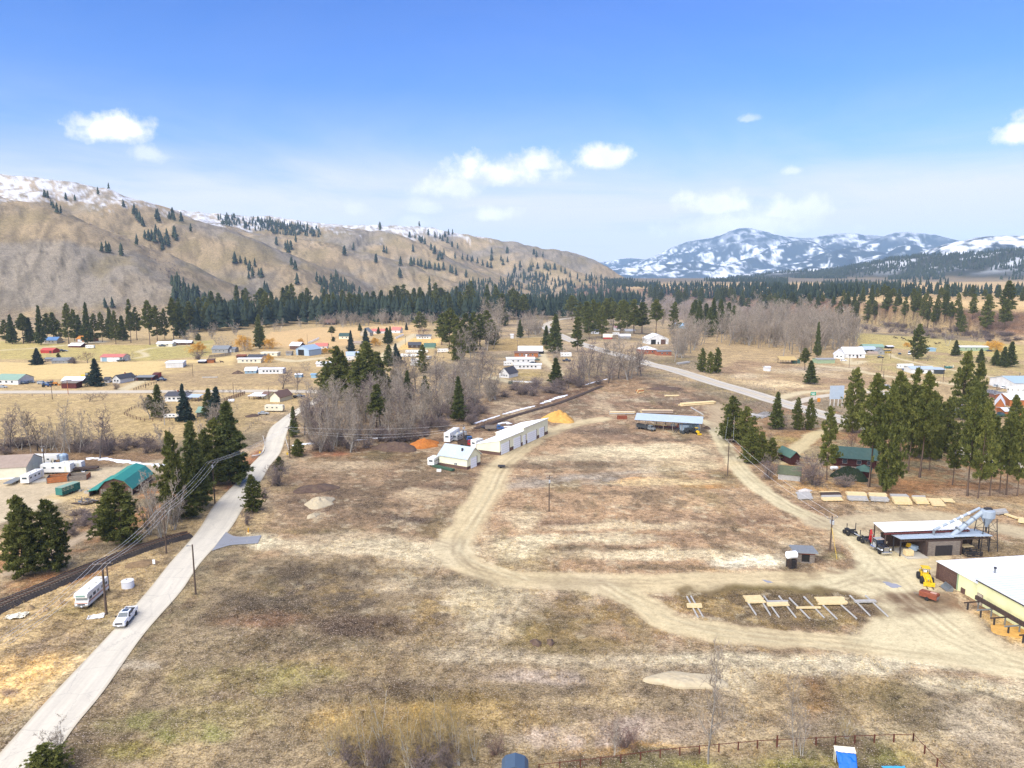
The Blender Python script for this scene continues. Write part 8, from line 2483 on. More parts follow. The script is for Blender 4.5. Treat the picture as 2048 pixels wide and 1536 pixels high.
lumber('small stack of yellow beams, leftmost in the bottom plot',[(1375,1219),(1405,1219),(1402,1212),(1373,1212)],1,3,[N1w,N1w],skids=False)
lumber('stack of yellow beams topped by a narrower one in the bottom plot',[(1495,1210),(1531,1209),(1520,1195),(1486,1196)],1,8,[W1,N1w,N1w],skids=False)
lumber('stack of beams with grey back row, third in the bottom plot',[(1536,1216),(1578,1215),(1574,1205),(1532,1206)],1,6,[N1w,W1,G1],skids=False)
lumber('single new beam across thin rails in the bottom plot',[(1593,1221),(1641,1220),(1640,1217),(1592,1218)],1,2,[N1w],skids=False)
lumber('widest stack of new yellow beams in the bottom plot',[(1637,1213),(1696,1212),(1684,1198),(1630,1199)],1,8,[N1w,N1w,W1],skids=False)
lumber('single pinkish white log at the right end of the bottom plot',[(1710,1209),(1752,1208),(1750,1204),(1708,1205)],1,1,[G1],skids=False)
def log_deck(label,a,b,n,r,mats,spread,group=None,rise=0.5,name='log_pile'):
 p,q=gp(*a),gp(*b)
 d=q-p
 yaw=math.atan2(d.y,d.x)
 L=d.xy.length
 c=(p+q)/2
 t=thing(name,label,'log pile',(c.x,c.y,c.z),yaw,group)
 rg=random.Random(int(a[0]))
 for k in range(n):
  y=(k%spread-(spread-1)/2)*r*2.1+(k//spread)*r
  z=r+(k//spread)*r*1.75
  dx=rg.uniform(-0.05,0.05)*L
  MB().tube((-L/2+dx,y,z),(L/2+dx,y+rg.uniform(-.1,.1),z),r*rg.uniform(0.8,1.1),r*rg.uniform(0.7,0.95),8).build('log',B[mats[k%len(mats)]],t)
 return t
log_deck('long pile of pale logs on the upper yard right of the mound',(1361,812),(1426,807),9,0.36,['pale_wood','new_wood'],5)
log_deck('long pile of brown logs behind the pole shed roof',(1284,826),(1345,826),8,0.38,['tan_roof','new_wood'],4)
log_deck('low row of grey logs left of the pole shed',(1218,828),(1268,828),5,0.34,['weathered_wood','pale_wood'],3)
log_deck('single peeled log on two rails near the highway',(1330,793),(1358,792),2,0.34,['pale_wood'],2)
log_deck('fan of pale poles beside the drive pine',(1512,836),(1538,826),12,0.22,['weathered_wood','grey_wood'],12,rise=0)
log_deck('grey poles left of the spiky pine',(1500,829),(1530,834),9,0.2,['weathered_wood'],9)
log_deck('pair of pale skids below the long log pile',(1382,816),(1407,830),2,0.2,['weathered_wood'],2)
log_deck('small heap of orange split wood in the upper yard',(1276,786),(1286,785),7,0.4,['new_wood','log_orange'],3)
log_deck('grey logs at the highway fence by the three pines',(1356,729),(1378,726),6,0.35,['weathered_wood'],3)
def heap(name,label,px,py,rx,ry_m,h,m,seed=1,sharp=1.4,group=None,cat='heap',structure=False):
 """loose heap: rx half width in photograph pixels, ry_m half depth and h in metres"""
 c=gp(px,py)
 R=metres(c,rx)
 nz=Noise(seed+50)
 na,nr=40,14
 V,F=[(0,0,h*0.96)],[]
 for i in range(1,nr+1):
  f=i/nr
  for k in range(na):
   a=2*PI*k/na
   wob=1+0.20*math.sin(2*a+seed)+0.10*math.sin(5*a+2*seed)
   x,y=math.cos(a)*f*R*wob,math.sin(a)*f*ry_m*wob
   rr=float(nz.f(np.array([x*1.3+40]),np.array([y*1.3+40]),max(R*0.28,0.6),4,0.6)[0])
   z=h*(1-f**sharp)*(0.72+0.56*rr)+(0.04 if i<nr else-0.35)
   V.append((x,y,max(z,-0.35)))
 F+=[(0,1+k,1+(k+1)%na)for k in range(na)]
 for i in range(nr-1):
  for k in range(na):
   a=1+i*na
   F.append((a+k,a+na+k,a+na+(k+1)%na,a+(k+1)%na))
 o=MB().add(V,F).build(name,m,None,(c.x,c.y,c.z))
 return tag(o,label,cat,group)
M_SAW=mat('sawdust',A(222,172,92),0.95,0.22,0.9,bump=1.2,dirt=(A(204,132,52),0.35,0.55))
M_BARKC=mat('bark_chips',A(200,124,56),0.95,0.25,1.5,bump=1.2,dirt=(A(160,84,40),0.5,0.6))
M_SOIL=mat('turned_soil',A(104,84,72),0.98,0.35,1.5,bump=1.5,dirt=(A(136,116,90),0.6,0.6))
M_SAND=mat('pale_sand',A(206,190,158),0.95,0.14,1.5,bump=0.8,dirt=(A(196,174,136),0.6,0.4))
heap('sawdust_pile','tall golden sawdust pile beyond the long cream shed',1117,840,31,7.0,4.2,M_SAW,3,1.35,cat='sawdust pile')
heap('sawdust_pile','orange bark chip pile left of the motor coach',848,890,36,5.0,2.2,M_BARKC,5,1.5,cat='sawdust pile')
heap('sawdust_pile','yellow sawdust spill under the hall conveyor',2022,1262,34,3.0,0.35,M_SAW,8,1.2,cat='sawdust pile')
heap('soil_mound','dark soil mound before the creek trees',790,897,44,6,2.2,M_SOIL,9,1.6,cat='mound')
heap('sand_mound','pale sandy mound beside the county road field',640,1006,34,4.5,1.5,M_SAND,11,1.5,cat='mound')
heap('sand_mound','small tan sand heap below the pale mound',626,1032,12,2,0.7,M_SAND,12,1.3,cat='mound')
heap('soil_mound','brown earth heap above the pale sandy mound',632,978,40,5,1.2,M_SOIL,13,1.5,cat='mound')
heap('gravel_mound','long low gravel mound with rounded ends in the foreground',1374,1363,74,2.4,0.75,M_SAND,15,5.0,cat='mound')
heap('brush_pile','dark brush pile on the grass plot below the loop track',1072,1286,12,1.2,0.6,M_SOIL,16,1.3,cat='brush pile')
heap('brush_pile','smaller brush pile right of the dark one',1101,1285,9,1.0,0.5,M_SOIL,17,1.3,cat='brush pile')
heap('soil_mound','dark earth ridge near the highway fence',1328,778,40,5,1.3,M_SOIL,18,1.6,cat='mound')
heap('rock_pile','pale rock heap above the leftmost lumber',1610,982,14,1.5,0.7,mat('pale_rock',A(214,206,198),0.95,0.25,2.0,bump=1.0),19,1.3,cat='rock pile')
heap('manure_heap','brown heap left of the blue grey cottage',476,747,10,3,2.0,M_SOIL,20,1.3,cat='heap')
heap('evergreen_shrub','low dark evergreen shrub in front of the red log house',1699,956,31,4.2,3.2,mat('evergreen',(0.018,0.028,0.012),0.95,0.5,4.0,bump=2.0),22,2.4,cat='evergreen shrub')
heap('soil_mound','dark earth heap at the pole shed corner',1414,857,8,1.8,1.0,M_SOIL,23,1.3,cat='mound')
heap('dirt_mound','brown dirt mound in front of the farm fence',505,832,16,3,0.9,M_SOIL,24,1.3,cat='mound')
heap('earth_mound','low round earth mound beside the white marker post',283,1128,30,2.2,0.6,mat('grass_mound',A(150,124,92),0.95,0.35,1.5,bump=1.2),25,1.6,cat='mound')
for i,(px,py,w)in enumerate([(232,1176,0),(120,1208,10),(88,1222,9),(60,1218,7)]):
 if w:
  heap('grass_tussock','tussock of dry grass on the railway bank',px,py,w,0.9,0.8,mat('tussock',A(186,158,118),0.95,0.4,3.0,bump=2),30+i,1.3,'tussocks on the railway bank','tussock')
def crate_open(label,px,py,yaw,L,D,H,m1,m2):
 p=gp(px,py)
 t=thing('timber_bin',label,'bin',(p.x,p.y,p.z),yaw)
 for k in range(3):
  z=0.1+H*k/3
  for s in(-1,1):
   MB().box((0,s*D/2,z),(L,0.12,H/3-0.06)).build('side_board',B[m1],t)
   MB().box((s*L/2,0,z),(0.12,D-0.14,H/3-0.06)).build('end_board',B[m2],t)
 MB().box((0,0,0.08),(L-0.2,D-0.2,0.1)).build('floor',B['dark_wood'],t)
 for sx in(-1,1):
  for sy in(-1,1):
   MB().box((sx*(L/2),sy*(D/2),0),(0.2,0.2,H+0.15)).build('corner_post',B['grey_wood'],t)
crate_open('open orange timber bin in the left yard',117,962,R_(24),5.2,4.0,1.7,'log_orange','grey_wood')
crate_open('open grey timber bin right of the orange one',157,958,R_(14),5.4,4.0,1.4,'grey_wood','log_orange')
def flat_slab(name,label,cat,px,py,yaw,L,D,z,h,m,wheels=False):
 p=gp(px,py)
 t=thing(name,label,cat,(p.x,p.y,p.z),yaw)
 MB().box((0,0,z),(L,D,h)).build('deck',B[m],t)
 if wheels:
  for s in(-1,1):
   wheel(t,-0.2,s*D*0.42,0.36,0.2)
  MB().tube((L/2,0,z),(L/2+1.2,0,0.4),0.07).build('drawbar',B['black_plastic'],t)
 return t
flat_slab('flat_trailer','grey flat trailer tipped left of the striped camper','trailer',28,966,heading((18,968),(40,957)),6.5,2.4,0.7,0.2,'steel',True)
flat_slab('concrete_pad','pale concrete panel lying right of the striped camper','panel',86,962,R_(20),5.5,3.4,0.0,0.35,'concrete')
flat_slab('flat_trailer','dark flat trailer load right of the white box trailer','trailer',172,942,R_(12),7,2.2,0.7,0.5,'dark_wood',True)
flat_slab('float_boat','long dark green boat hull before the cream garage','boat hull',887,938,heading((869,934),(912,944)),8.5,1.5,0.15,0.55,'old_green_paint')
flat_slab('foam_sheet','white sheet of foam below the green boat hull','sheet',878,943,R_(0),1.4,1.0,0.0,0.7,'rv_white')
flat_slab('flat_trailer','dark flat trailer left of the stake bed truck','trailer',975,857,R_(5),5,2.2,0.6,0.25,'dark_steel',True)
flat_slab('steel_box','rusty steel box left of the pole shed','box',1244,838,R_(2),4.2,1.2,0.0,1.5,'rust_steel')
flat_slab('metal_cabin','silver tank cabin under the right end of the pole shed','tank',1378,861,R_(-3),7.5,3.0,0.3,2.2,'blue_grey_metal')
flat_slab('metal_cart','brown metal cart beside the cream garage door','cart',1003,936,R_(-10),2.2,1.2,0.5,0.4,'dark_steel',True)
flat_slab('sheet_stack','white sheet stack in the mobile home yard','sheet stack',420,755,R_(2),9,1.5,0,0.4,'weathered_wood')
flat_slab('blue_cover','grey green dumpster by the lane loop','dumpster',1021,768,R_(0),2.5,2,0,1.5,'old_green_paint')
for k,(px,py,w)in enumerate([(1039,764,2.6),(1057,765,3.4),(1030,764,1.6)]):
 flat_slab('boat','white upturned dinghy beside the lane loop, '+['middle','right','left'][k]+' of three','boat',px,py,R_(5),w*1.5,1.8,0,0.6,'rv_white')
def blue_tank():
 p=gp(129,929)
 t=thing('tank_shed','pale blue upright tank behind the left yard','tank',(p.x,p.y,p.z),0.3)
 MB().lathe([(1.3,0),(1.3,3.2),(1.0,3.5),(0.2,3.8)],n=8).build('tank',B['blue_grey_metal'],t)
 for z in(0.8,1.6,2.4):
  MB().lathe([(1.33,z),(1.33,z+0.08)],n=8).build('band',B['steel'],t)
 p=gp(137,987)
 t=thing('stock_trailer','green slatted stock trailer on the dirt yard','stock trailer',(p.x,p.y,p.z),heading((123,993),(153,982)))
 L,W_,H=6.2,2.1,2.1
 for s in(-1,1):
  for k in range(5):
   MB().box((0,s*W_/2,0.5+0.4*k),(L,0.06,0.27)).build('slat',B['teal_paint'],t)
  for i in range(6):
   MB().box((-L/2+L*i/5,s*W_/2,0.45),(0.1,0.1,H)).build('upright',B['teal_paint'],t)
  wheel(t,-0.6,s*1.0,0.36,0.22)
  wheel(t,0.35,s*1.0,0.36,0.22)
 for s in(-1,1):
  MB().box((s*L/2,0,0.5),(0.06,W_,1.9)).build('end_panel',B['teal_paint'],t)
 MB().box((0,0,2.5),(L+0.1,W_+0.1,0.1)).build('roof',B['pale_green_roof'],t)
 MB().box((0,0,0.42),(L,W_,0.1)).build('floor',B['dark_wood'],t)
 p=gp(173,1005)
 t=thing('scrap_heap','heap of grey scrap iron and posts beside the bushy pine','scrap heap',(p.x,p.y,p.z))
 r=random.Random(6)
 for k in range(26):
  a=r.uniform(0,PI)
  x,y,z=r.uniform(-3,3),r.uniform(-2.5,2.5),r.uniform(0.05,1.0)
  L=r.uniform(0.8,2.8)
  MB().box((x,y,z),(L,r.choice([0.12,0.2,0.9]),0.12),a).build('scrap_piece',B[r.choice(['dark_steel','steel','grey_wood','dark_wood'])],t)
 for k in range(6):
  x,y=r.uniform(-3,3),r.uniform(-2.5,2.5)
  MB().tube((x,y,-0.1),(x+r.uniform(-.2,.2),y,r.uniform(1.0,1.8)),0.07).build('scrap_post',B['grey_wood'],t)
 p=gp(166,984)
 for k in range(22):
  q=gp(160+r.uniform(0,32),981+r.uniform(-3,6))
  o=MB().box((0,0,-0.05),(r.uniform(.3,.9),r.uniform(.3,.7),r.uniform(.2,.5)),0,top=(r.uniform(.4,.8),r.uniform(.4,.8))).build('rubble',B['concrete'],None,q,r.uniform(0,3))
  tag(o,'pale rubble block beside the green barn','rubble','rubble beside the green barn')
 p=gp(256,1174)
 t=thing('cistern','round white concrete cistern left of the county road','cistern',(p.x,p.y,p.z))
 MB().lathe([(1.12,-0.2),(1.12,1.25)],n=32).build('wall',B['door_white'],t)
 MB().lathe([(1.16,1.26),(1.16,1.36),(1.0,1.42)],n=32).build('lid',B['rv_white'],t)
 MB().lathe([(0.12,1.42),(0.12,1.52)],(-0.3,0.2,0),10).build('cap',B['steel'],t)
blue_tank()
def crumpled(name,label,cat,px,py,rx,ry,h,m,seed,holes=0.0,lift=0.0,yaw=0.0):
 p=gp(px,py)
 nz=Noise(seed)
 n,k=18,12
 mb=MB()
 V=[]
 for i in range(n):
  for j in range(k):
   x,y=(i/(n-1)-0.5)*2*rx,(j/(k-1)-0.5)*2*ry
   q=float(nz.f(np.array([x+30.0]),np.array([y+30.0]),0.7,3)[0])
   V.append((x+(q-.5)*0.5,y+(q-0.5)*0.8*math.sin(i),0.04+lift+h*max(q-0.2,0)))
 F=[]
 r=random.Random(seed)
 for i in range(n-1):
  for j in range(k-1):
   if r.random()>holes or 3<i<n-4:
    F.append((i*k+j,(i+1)*k+j,(i+1)*k+j+1,i*k+j+1))
 o=mb.add(V,F).build(name,m,None,(p.x,p.y,p.z),yaw)
 s=o.modifiers.new('solid','SOLIDIFY')
 s.thickness=0.02
 return tag(o,label,cat)
crumpled('plastic_sheet','torn white plastic sheet beside the tall power pole','plastic sheet',192,1234,1.3,0.9,0.35,B['rv_white'],5,0.35,yaw=0.3)
crumpled('plastic_sheet','crumpled white sheet on the railway ballast','plastic sheet',33,1234,1.7,1.1,0.9,B['rv_cream'],6,0.3,yaw=0.2)
M_TARP=mat('blue_tarp',A(22,112,214),0.4,0.12,2.0)
p=gp(1690,1528)
t=thing('lean_to','white edged frame under a bright blue tarp by the garden fence','shelter',(p.x,p.y,p.z),R_(-8))
MB().prism([(0.1,1.45),(0.75,1.80),(0.75,1.88),(0.1,1.53)],-1.25,1.25).build('roof',B['rv_cream'],t)
for x in(-1.15,1.15):
 MB().box((x,0.65,-0.1),(0.1,0.1,1.85)).build('post',B['rv_cream'],t)
 MB().box((x,0.15,-0.1),(0.1,0.1,1.5)).build('post',B['rv_cream'],t)
def draped():
 nz=Noise(71)
 n,k=22,16
 V=[]
 for i in range(n):
  for j in range(k):
   u,f=(i/(n-1)-0.5)*2,j/(k-1)
   q=float(nz.f(np.array([u*2+20.0]),np.array([f*2+20.0]),0.45,3)[0])-0.5
   V.append((u*(1.2-0.12*f)+q*0.15,-1.35*f+0.05+q*0.35,1.42*(1-f)**0.8+0.10+q*0.5*(0.3+f*(1-f)*3)))
 F=[(i*k+j,(i+1)*k+j,(i+1)*k+j+1,i*k+j+1)for i in range(n-1)for j in range(k-1)]
 o=MB().add(V,F).build('tarp',M_TARP,None,t.location,R_(-8),smooth=True)
 s=o.modifiers.new('solid','SOLIDIFY')
 s.thickness=0.015
 tag(o,'bright blue tarp draped over the white framed shelter','tarp')
draped()
crumpled('tarp','light blue tarp on the lawn at the bottom edge','tarp',1796,1545,1.5,1.1,0.12,mat('cyan_tarp',A(84,186,236),0.4,0.08,1.0),9)
def puddle(px,py,rx,ry,label):
 c=gp(px,py)
 u=gp(px+rx,py+rx*0.25)-c
 v=gp(px,py-ry)-c
 pts=[]
 zz=[]
 for k in range(28):
  a=2*PI*k/28
  w=1+0.18*math.sin(3*a)+0.1*math.sin(7*a)
  q=u*(math.cos(a)*w)+v*(math.sin(a)*w)
  zz.append(hz(c.x+q.x,c.y+q.y))
  pts.append(q)
 z=max(zz)+0.02-c.z
 o=MB().poly([(q.x,q.y,z)for q in pts]).build('puddle',mat('muddy_water',A(176,172,170),0.08,0.05,0.5,spec=0.6),None,c)
 struct(o)
puddle(1784,1170,17,4.5,'')
puddle(1535,1163,10,2,'')
M_SNOW=mat('old_snow',(0.80,0.82,0.86),0.7,0.05,1.0,bump=0.5,dirt=(A(196,190,184),0.4,0.35))
def snow_strip(px,w,seed):
 pts=catmull([tuple(gp(*p).xy)for p in px],8)
 r=random.Random(seed)
 V,F=[],[]
 for i,c in enumerate(pts):
  t_=pts[min(i+1,len(pts)-1)]-pts[max(i-1,0)]
  t_=t_/np.linalg.norm(t_)
  nn=np.array([-t_[1],t_[0]])
  ww=w*0.75*r.uniform(0.2,1.1)*(0.1 if i in(0,len(pts)-1)else 1)
  for f,h in((-1,-0.1),(-0.45,0.16),(0.4,0.2),(1,-0.1)):
   q=c+nn*ww*f*r.uniform(0.8,1.2)
   V.append((q[0],q[1],hz(q[0],q[1])+h))
 for i in range(len(pts)-1):
  for j in range(3):
   F.append((i*4+j,i*4+j+1,i*4+j+5,i*4+j+4))
 o=MB().add(V,F).build('snow_bank',M_SNOW)
 struct(o)
snow_strip([(172,917),(205,917.5),(240,922),(280,927),(330,931)],3.0,1)
snow_strip([(584,892),(610,888),(640,886)],2.4,2)
snow_strip([(655,884),(700,881),(735,879)],1.6,3)
snow_strip([(745,877),(780,876)],1.3,4)
snow_strip([(945,848),(970,840),(1000,831)],1.5,5)
snow_strip([(1005,829),(1036,820),(1070,812)],2.0,6)
snow_strip([(1080,808),(1110,797),(1135,790)],3.2,7)
snow_strip([(995,848),(1012,845),(1020,848)],2.4,8)
snow_strip([(1000,855),(1020,853),(1040,856)],1.6,9)
snow_strip([(1170,770),(1190,764),(1215,758)],1.2,10)
snow_strip([(140,935),(158,937),(170,944)],1.8,11)
dl,dr_=offset([tuple(gp(*p).xy)for p in[(950,858),(1010,838),(1070,820),(1130,802),(1205,772)]],2.6)
struct(ribbon('ditch_bank',dl,dr_,mat('dark_bank',A(84,68,58),0.98,0.4,1.0,bump=1.0),0.3,2))
M_POLE=mat('pole_wood',A(104,88,76),0.95,0.25,1.5,streak=(6,6,0.5))
WT={}
def utility_pole(label,px,py,top,arm=2.4,cans=0,yaw=0.3,light=False,m=None,key=None,r=0.15,cat='utility pole'):
 p=gp(px,py)
 d=math.hypot(p.x,p.y)
 ev=ray(px,top)
 h=CAM_H+ev.z*d/math.hypot(ev.x,ev.y)-p.z
 t=thing('utility_pole',label,cat,(p.x,p.y,p.z),yaw)
 MB().tube((0,0,-0.3),(0,0,h),r*1.15,r*0.8,10).build('shaft',m or M_POLE,t)
 tips=[]
 if arm:
  MB().box((0,-0.14,h-0.55),(arm,0.12,0.14)).build('cross_arm',B['grey_wood'],t)
  for f in(-0.46,-0.2,0.2,0.46):
   MB().tube((f*arm,-0.14,h-0.41),(f*arm,-0.14,h-0.2),0.05,n=6).build('insulator',B['silver_paint'],t)
   tips.append(Vector((p.x,p.y,p.z))+Matrix.Rotation(yaw,3,'Z')@Vector((f*arm,-0.14,h-0.2)))
  MB().tube((-arm*0.3,-0.12,h-0.5),(0,-0.12,h-1.2),0.03,n=5).build('brace',B['dark_steel'],t)
  MB().tube((arm*0.3,-0.12,h-0.5),(0,-0.12,h-1.2),0.03,n=5).build('brace',B['dark_steel'],t)
 for k in range(cans):
  a=[0.0,2.6,-2.6][k]-PI/2
  MB().lathe([(0.1,0),(0.24,0.05),(0.24,0.75),(0.1,0.85)],(0.42*math.cos(a)+(0.25 if k else 0),0.42*math.sin(a),h-1.9),10).build('transformer',B['silver_paint'],t)
 if light:
  MB().tube((0,0,h-0.3),(-0.7,-0.3,h-0.05),0.04,n=6).build('lamp_arm',B['steel'],t)
  MB().box((-0.8,-0.35,h-0.1),(0.4,0.2,0.12)).build('lamp_head',B['steel'],t)
 WT[key or label]=tips
 return t
utility_pole('tall power pole with cross arm beside the motorhome',213,1229,1120,3.0,0,0.25,key='a1',r=0.2)
utility_pole('shorter bare pole standing behind the tall one',217.6,1181,1112,0,0,r=0.15)
utility_pole('power pole with orange base between rails and road',333,1107,1018,3.0,0,0.25,key='a2')
utility_pole('power pole with cross arm under the roadside pines',430,1007,921,3.0,1,0.25,key='a3')
utility_pole('lone lamp pole on the right side of the county road',391.5,1189,1088,0,0,light=True,cat='lamp pole')
utility_pole('power pole at the road bend by the guardrail',580,917,852,2.2,0,0.2,key='b1')
utility_pole('power pole with transformers behind the cream garage',927,893,848,2.2,2,0.2,key='b2')
utility_pole('single pole with one transformer in the middle of the yard',1098,1023,951,1.6,1,0.2)
utility_pole('power pole with double cross arm on the right track',1455,951,876,2.6,0,-0.25,key='c2')
utility_pole('power pole with transformers among the drive pines',1461,872,818,2.4,2,0.1,key='c1')
utility_pole('power pole with transformers and guy wire before the log trailer',1660,1101,1031,2.6,3,0.2,key='c3',r=0.17)
utility_pole('pole with white transformer beside the cream shed',90,939,890,1.4,1,0.1)
utility_pole('orange brown pole before the brown shed',136.5,788,762,1.4,0,0,m=B['log_orange'])
for k,(px,py,t_,lab)in enumerate([(105,799,765,'grey pole in the meadow below the gravel road'),(386,753,728,'lamp pole in the field right of the dark red shed'),(467,789,765,'pale pole in the hedge on the gravel road'),(291,776,757,'thin pole before the dark red shed'),(121,682,664,'thin pole among the foot of hill pines'),(615,690,668,'thin pole right of the small golden willow'),(1035,702,680,'pole behind the bright roofed long shed'),(1057,676,655,'pole on the lane below the village'),(1698,736,706,'pole left on the white farmhouse lawn'),(1763,742,717,'pole in the middle of the farm lawn'),(1766,768,737,'pole beside the farm drive'),(1781,718,697,'pole by the orange round tree'),(1826,723,695,'pole left of the big dark pine'),(1886,765,730,'pole before the dark screened porch'),(1072,667,648,'pole beside the village cottonwoods'),(2037,775,745,'pole left of the pale blue barn'),(538,800,775,'pole at the cream house gable'),(792,706,688,'pole beside the village lane'),(811,690,672,'pole further up the village lane')]):
 utility_pole(lab,px,py,t_,1.2 if k%3==0 else 0,0,0.2,r=0.13)
M_WIRE=mat('wire',(0.72,0.72,0.72),0.5,0.02)
def wire(label,a,b,sag,name='power_line',r=0.019):
 n=14
 P=[]
 for i in range(n+1):
  f=i/n
  v=a.lerp(b,f)
  v.z-=sag*4*f*(1-f)
  P.append(v)
 o0=P[0]
 mb=MB()
 for p0,p1 in zip(P[:-1],P[1:]):
  mb.tube(p0-o0,p1-o0,r,n=5,caps=False)
 o=mb.build(name,M_WIRE,None,o0)
 return tag(o,label,'power line',None)
dv=(WT['a1'][0]-WT['a2'][0])
for k in range(4):
 e=WT['a1'][k]+dv*1.05+Vector((0,0,0.6))
 nm=['leftmost','second','third','rightmost'][k]
 wire(nm+' wire coming in from the lower left to the tall power pole',WT['a1'][k],e,0.9)
 wire(nm+' wire between the tall pole and the orange based pole',WT['a1'][k],WT['a2'][k],0.9)
 wire(nm+' wire between the orange based pole and the roadside pines pole',WT['a2'][k],WT['a3'][k],0.9)
 wire(nm+' wire running from the roadside pines pole to the road bend',WT['a3'][k],WT['b1'][k],1.1)
for k in(0,2,3):
 wire(['upper','','middle','lower'][k]+' wire crossing from the road bend to the cream garage',WT['b1'][k]+Vector((0,0,-0.5*k)),WT['b2'][k]+Vector((0,0,-0.5*k)),1.2+k*0.5)
for k in(0,3):
 wire(['left','','','right'][k]+' wire between the two poles on the drive',WT['c1'][k],WT['c2'][k],0.8)
 wire(['left','','','right'][k]+' wire from the double cross arm pole to the log trailer pole',WT['c2'][k],WT['c3'][k],1.2)
g=gp(1674,1119)
p=gp(1660,1101)
o=wire('yellow guy wire anchoring the pole before the log trailer',Vector((p.x,p.y,p.z+5.5)),g,0.0,'guy_wire',0.035)
o.data.materials.clear()
o.data.materials.append(B['yellow_paint'])
def fence(label,px,step,h,m,rails=(0.9,),rr=0.03,rw=0.07,name='fence',tall=(),group=None):
 pts=[gp(*p)for p in px]
 base=pts[0]
 t=thing(name,label,'fence',(base.x,base.y,base.z),0,group)
 run=[0.0]
 for a,b in zip(pts[:-1],pts[1:]):
  run.append(run[-1]+(b-a).xy.length)
 n=max(2,int(run[-1]/step))
 n=min(n,140)
 X,Y=[p.x for p in pts],[p.y for p in pts]
 me=MB().box((0,0,-0.3),(rw*2,rw*2,h+0.3)).mesh('post',m)
 me2=MB().box((0,0,-0.3),(rw*2.4,rw*2.4,h*1.45+0.3)).mesh('post',m)
 prev=None
 rm=MB()
 for k in range(n+1):
  s=run[-1]*k/n
  x,y=float(np.interp(s,run,X)),float(np.interp(s,run,Y))
  z=hz(x,y)
  o=bpy.data.objects.new('post',me2 if k in tall else me)
  o.parent=t
  o.location=(x-base.x,y-base.y,z-base.z)
  COL.objects.link(o)
  c=Vector((x-base.x,y-base.y,z-base.z))
  if prev is not None:
   for f in rails:
    mb=MB().tube(prev+Vector((0,0,h*f)),c+Vector((0,0,h*f)),rr,n=5,caps=False)
    mb.build('rail',m,t)
  prev=c
 return t
M_RUSTP=mat('rust_pipe',A(104,58,44),0.85,0.2,2.0)
fence('rusty pipe fence with tall posts along the garden at the bottom',[(1078,1545),(1193,1532),(1338,1513),(1520,1496),(1700,1487),(1826,1483)],2.6,1.15,M_RUSTP,(0.92,),0.045,0.07,tall=(12,))
fence('rusty pipe fence turning down to the bottom right corner',[(1826,1483),(1849,1508),(1880,1540),(1930,1590)],2.2,1.15,M_RUSTP,(0.92,),0.045,0.07)
fence('long post and wire fence along the near side of the highway',[(1302,748),(1350,757),(1440,783),(1500,803),(1545,819),(1600,835)],4.0,1.3,B['grey_wood'],(0.85,0.4),0.02,0.08)
fence('post and wire fence along the far side of the highway',[(1330,727),(1390,735),(1470,757),(1540,778),(1580,788)],4.5,1.2,B['grey_wood'],(0.85,),0.02,0.07)
fence('board fence curving through the meadow by the farmstead',[(249,830),(262,820),(285,812),(300,806)],3.0,1.4,B['brown_wood'],(0.9,0.5),0.06,0.09)
fence('wooden fence below the farmstead grove',[(249,830),(270,838),(290,843),(340,842)],3.5,1.3,B['brown_wood'],(0.9,0.5),0.06,0.09)
fence('wire fence beside the county road above the guardrail',[(480,880),(505,850),(525,835),(548,826)],4.0,1.2,B['grey_wood'],(0.9,),0.02,0.07)
fence('dark rail fence left of the gravel road farm drive',[(268,781),(285,775),(313,767)],2.8,1.4,B['dark_wood'],(0.9,0.5),0.06,0.09)
fence('post fence along the lower edge of the gravel road',[(0,800),(40,792),(150,791),(330,790)],6.0,1.1,B['grey_wood'],(0.9,),0.02,0.07)
fence('brown board fence running to the cream house',[(449,803),(470,796),(490,789)],2.4,1.7,B['maroon_wood'],(0.95,0.7,0.45,0.2),0.12,0.1)
fence('white board fence beside the golden willow',[(616,688),(628,683),(638,678)],3.0,1.8,B['door_white'],(0.95,0.6,0.25),0.2,0.1)
fence('white board fence along the village lane',[(791,678),(800,674),(807,671)],3.0,1.8,B['door_white'],(0.95,0.6,0.25),0.2,0.1)
fence('wire fence across the right meadow',[(1715,727),(1760,736),(1830,755),(1920,772),(2048,783)],6.0,1.2,B['grey_wood'],(0.9,),0.02,0.07)
fence('grey plank fence behind the orange willow bushes',[(418,716),(440,714),(462,710)],2.2,2.2,B['grey_wood'],(0.95,0.75,0.55,0.35,0.15),0.16,0.1)
def guardrail(label,px):
 pts=catmull([tuple(gp(*p))for p in px],5)
 b=pts[0]
 t=thing('guardrail',label,'guardrail',tuple(b))
 for a,c in zip(pts[:-1],pts[1:]):
  a,c=Vector(a)-Vector(b),Vector(c)-Vector(b)
  d=c-a
  MB().box((*((a+c)/2).xy,0.62),(d.xy.length+0.02,0.07,0.34),math.atan2(d.y,d.x)).build('beam',B['rv_white'],t)
  MB().box((*a.xy,-0.2),(0.16,0.16,0.95)).build('post',B['grey_wood'],t)
guardrail('white guardrail bending left of the county road',[(504,916),(517,914),(527,907),(530,896),(528,884),(526,876)])
guardrail('white guardrail right of the county road by the creek',[(571,880),(573,888),(576,897),(577,904)])
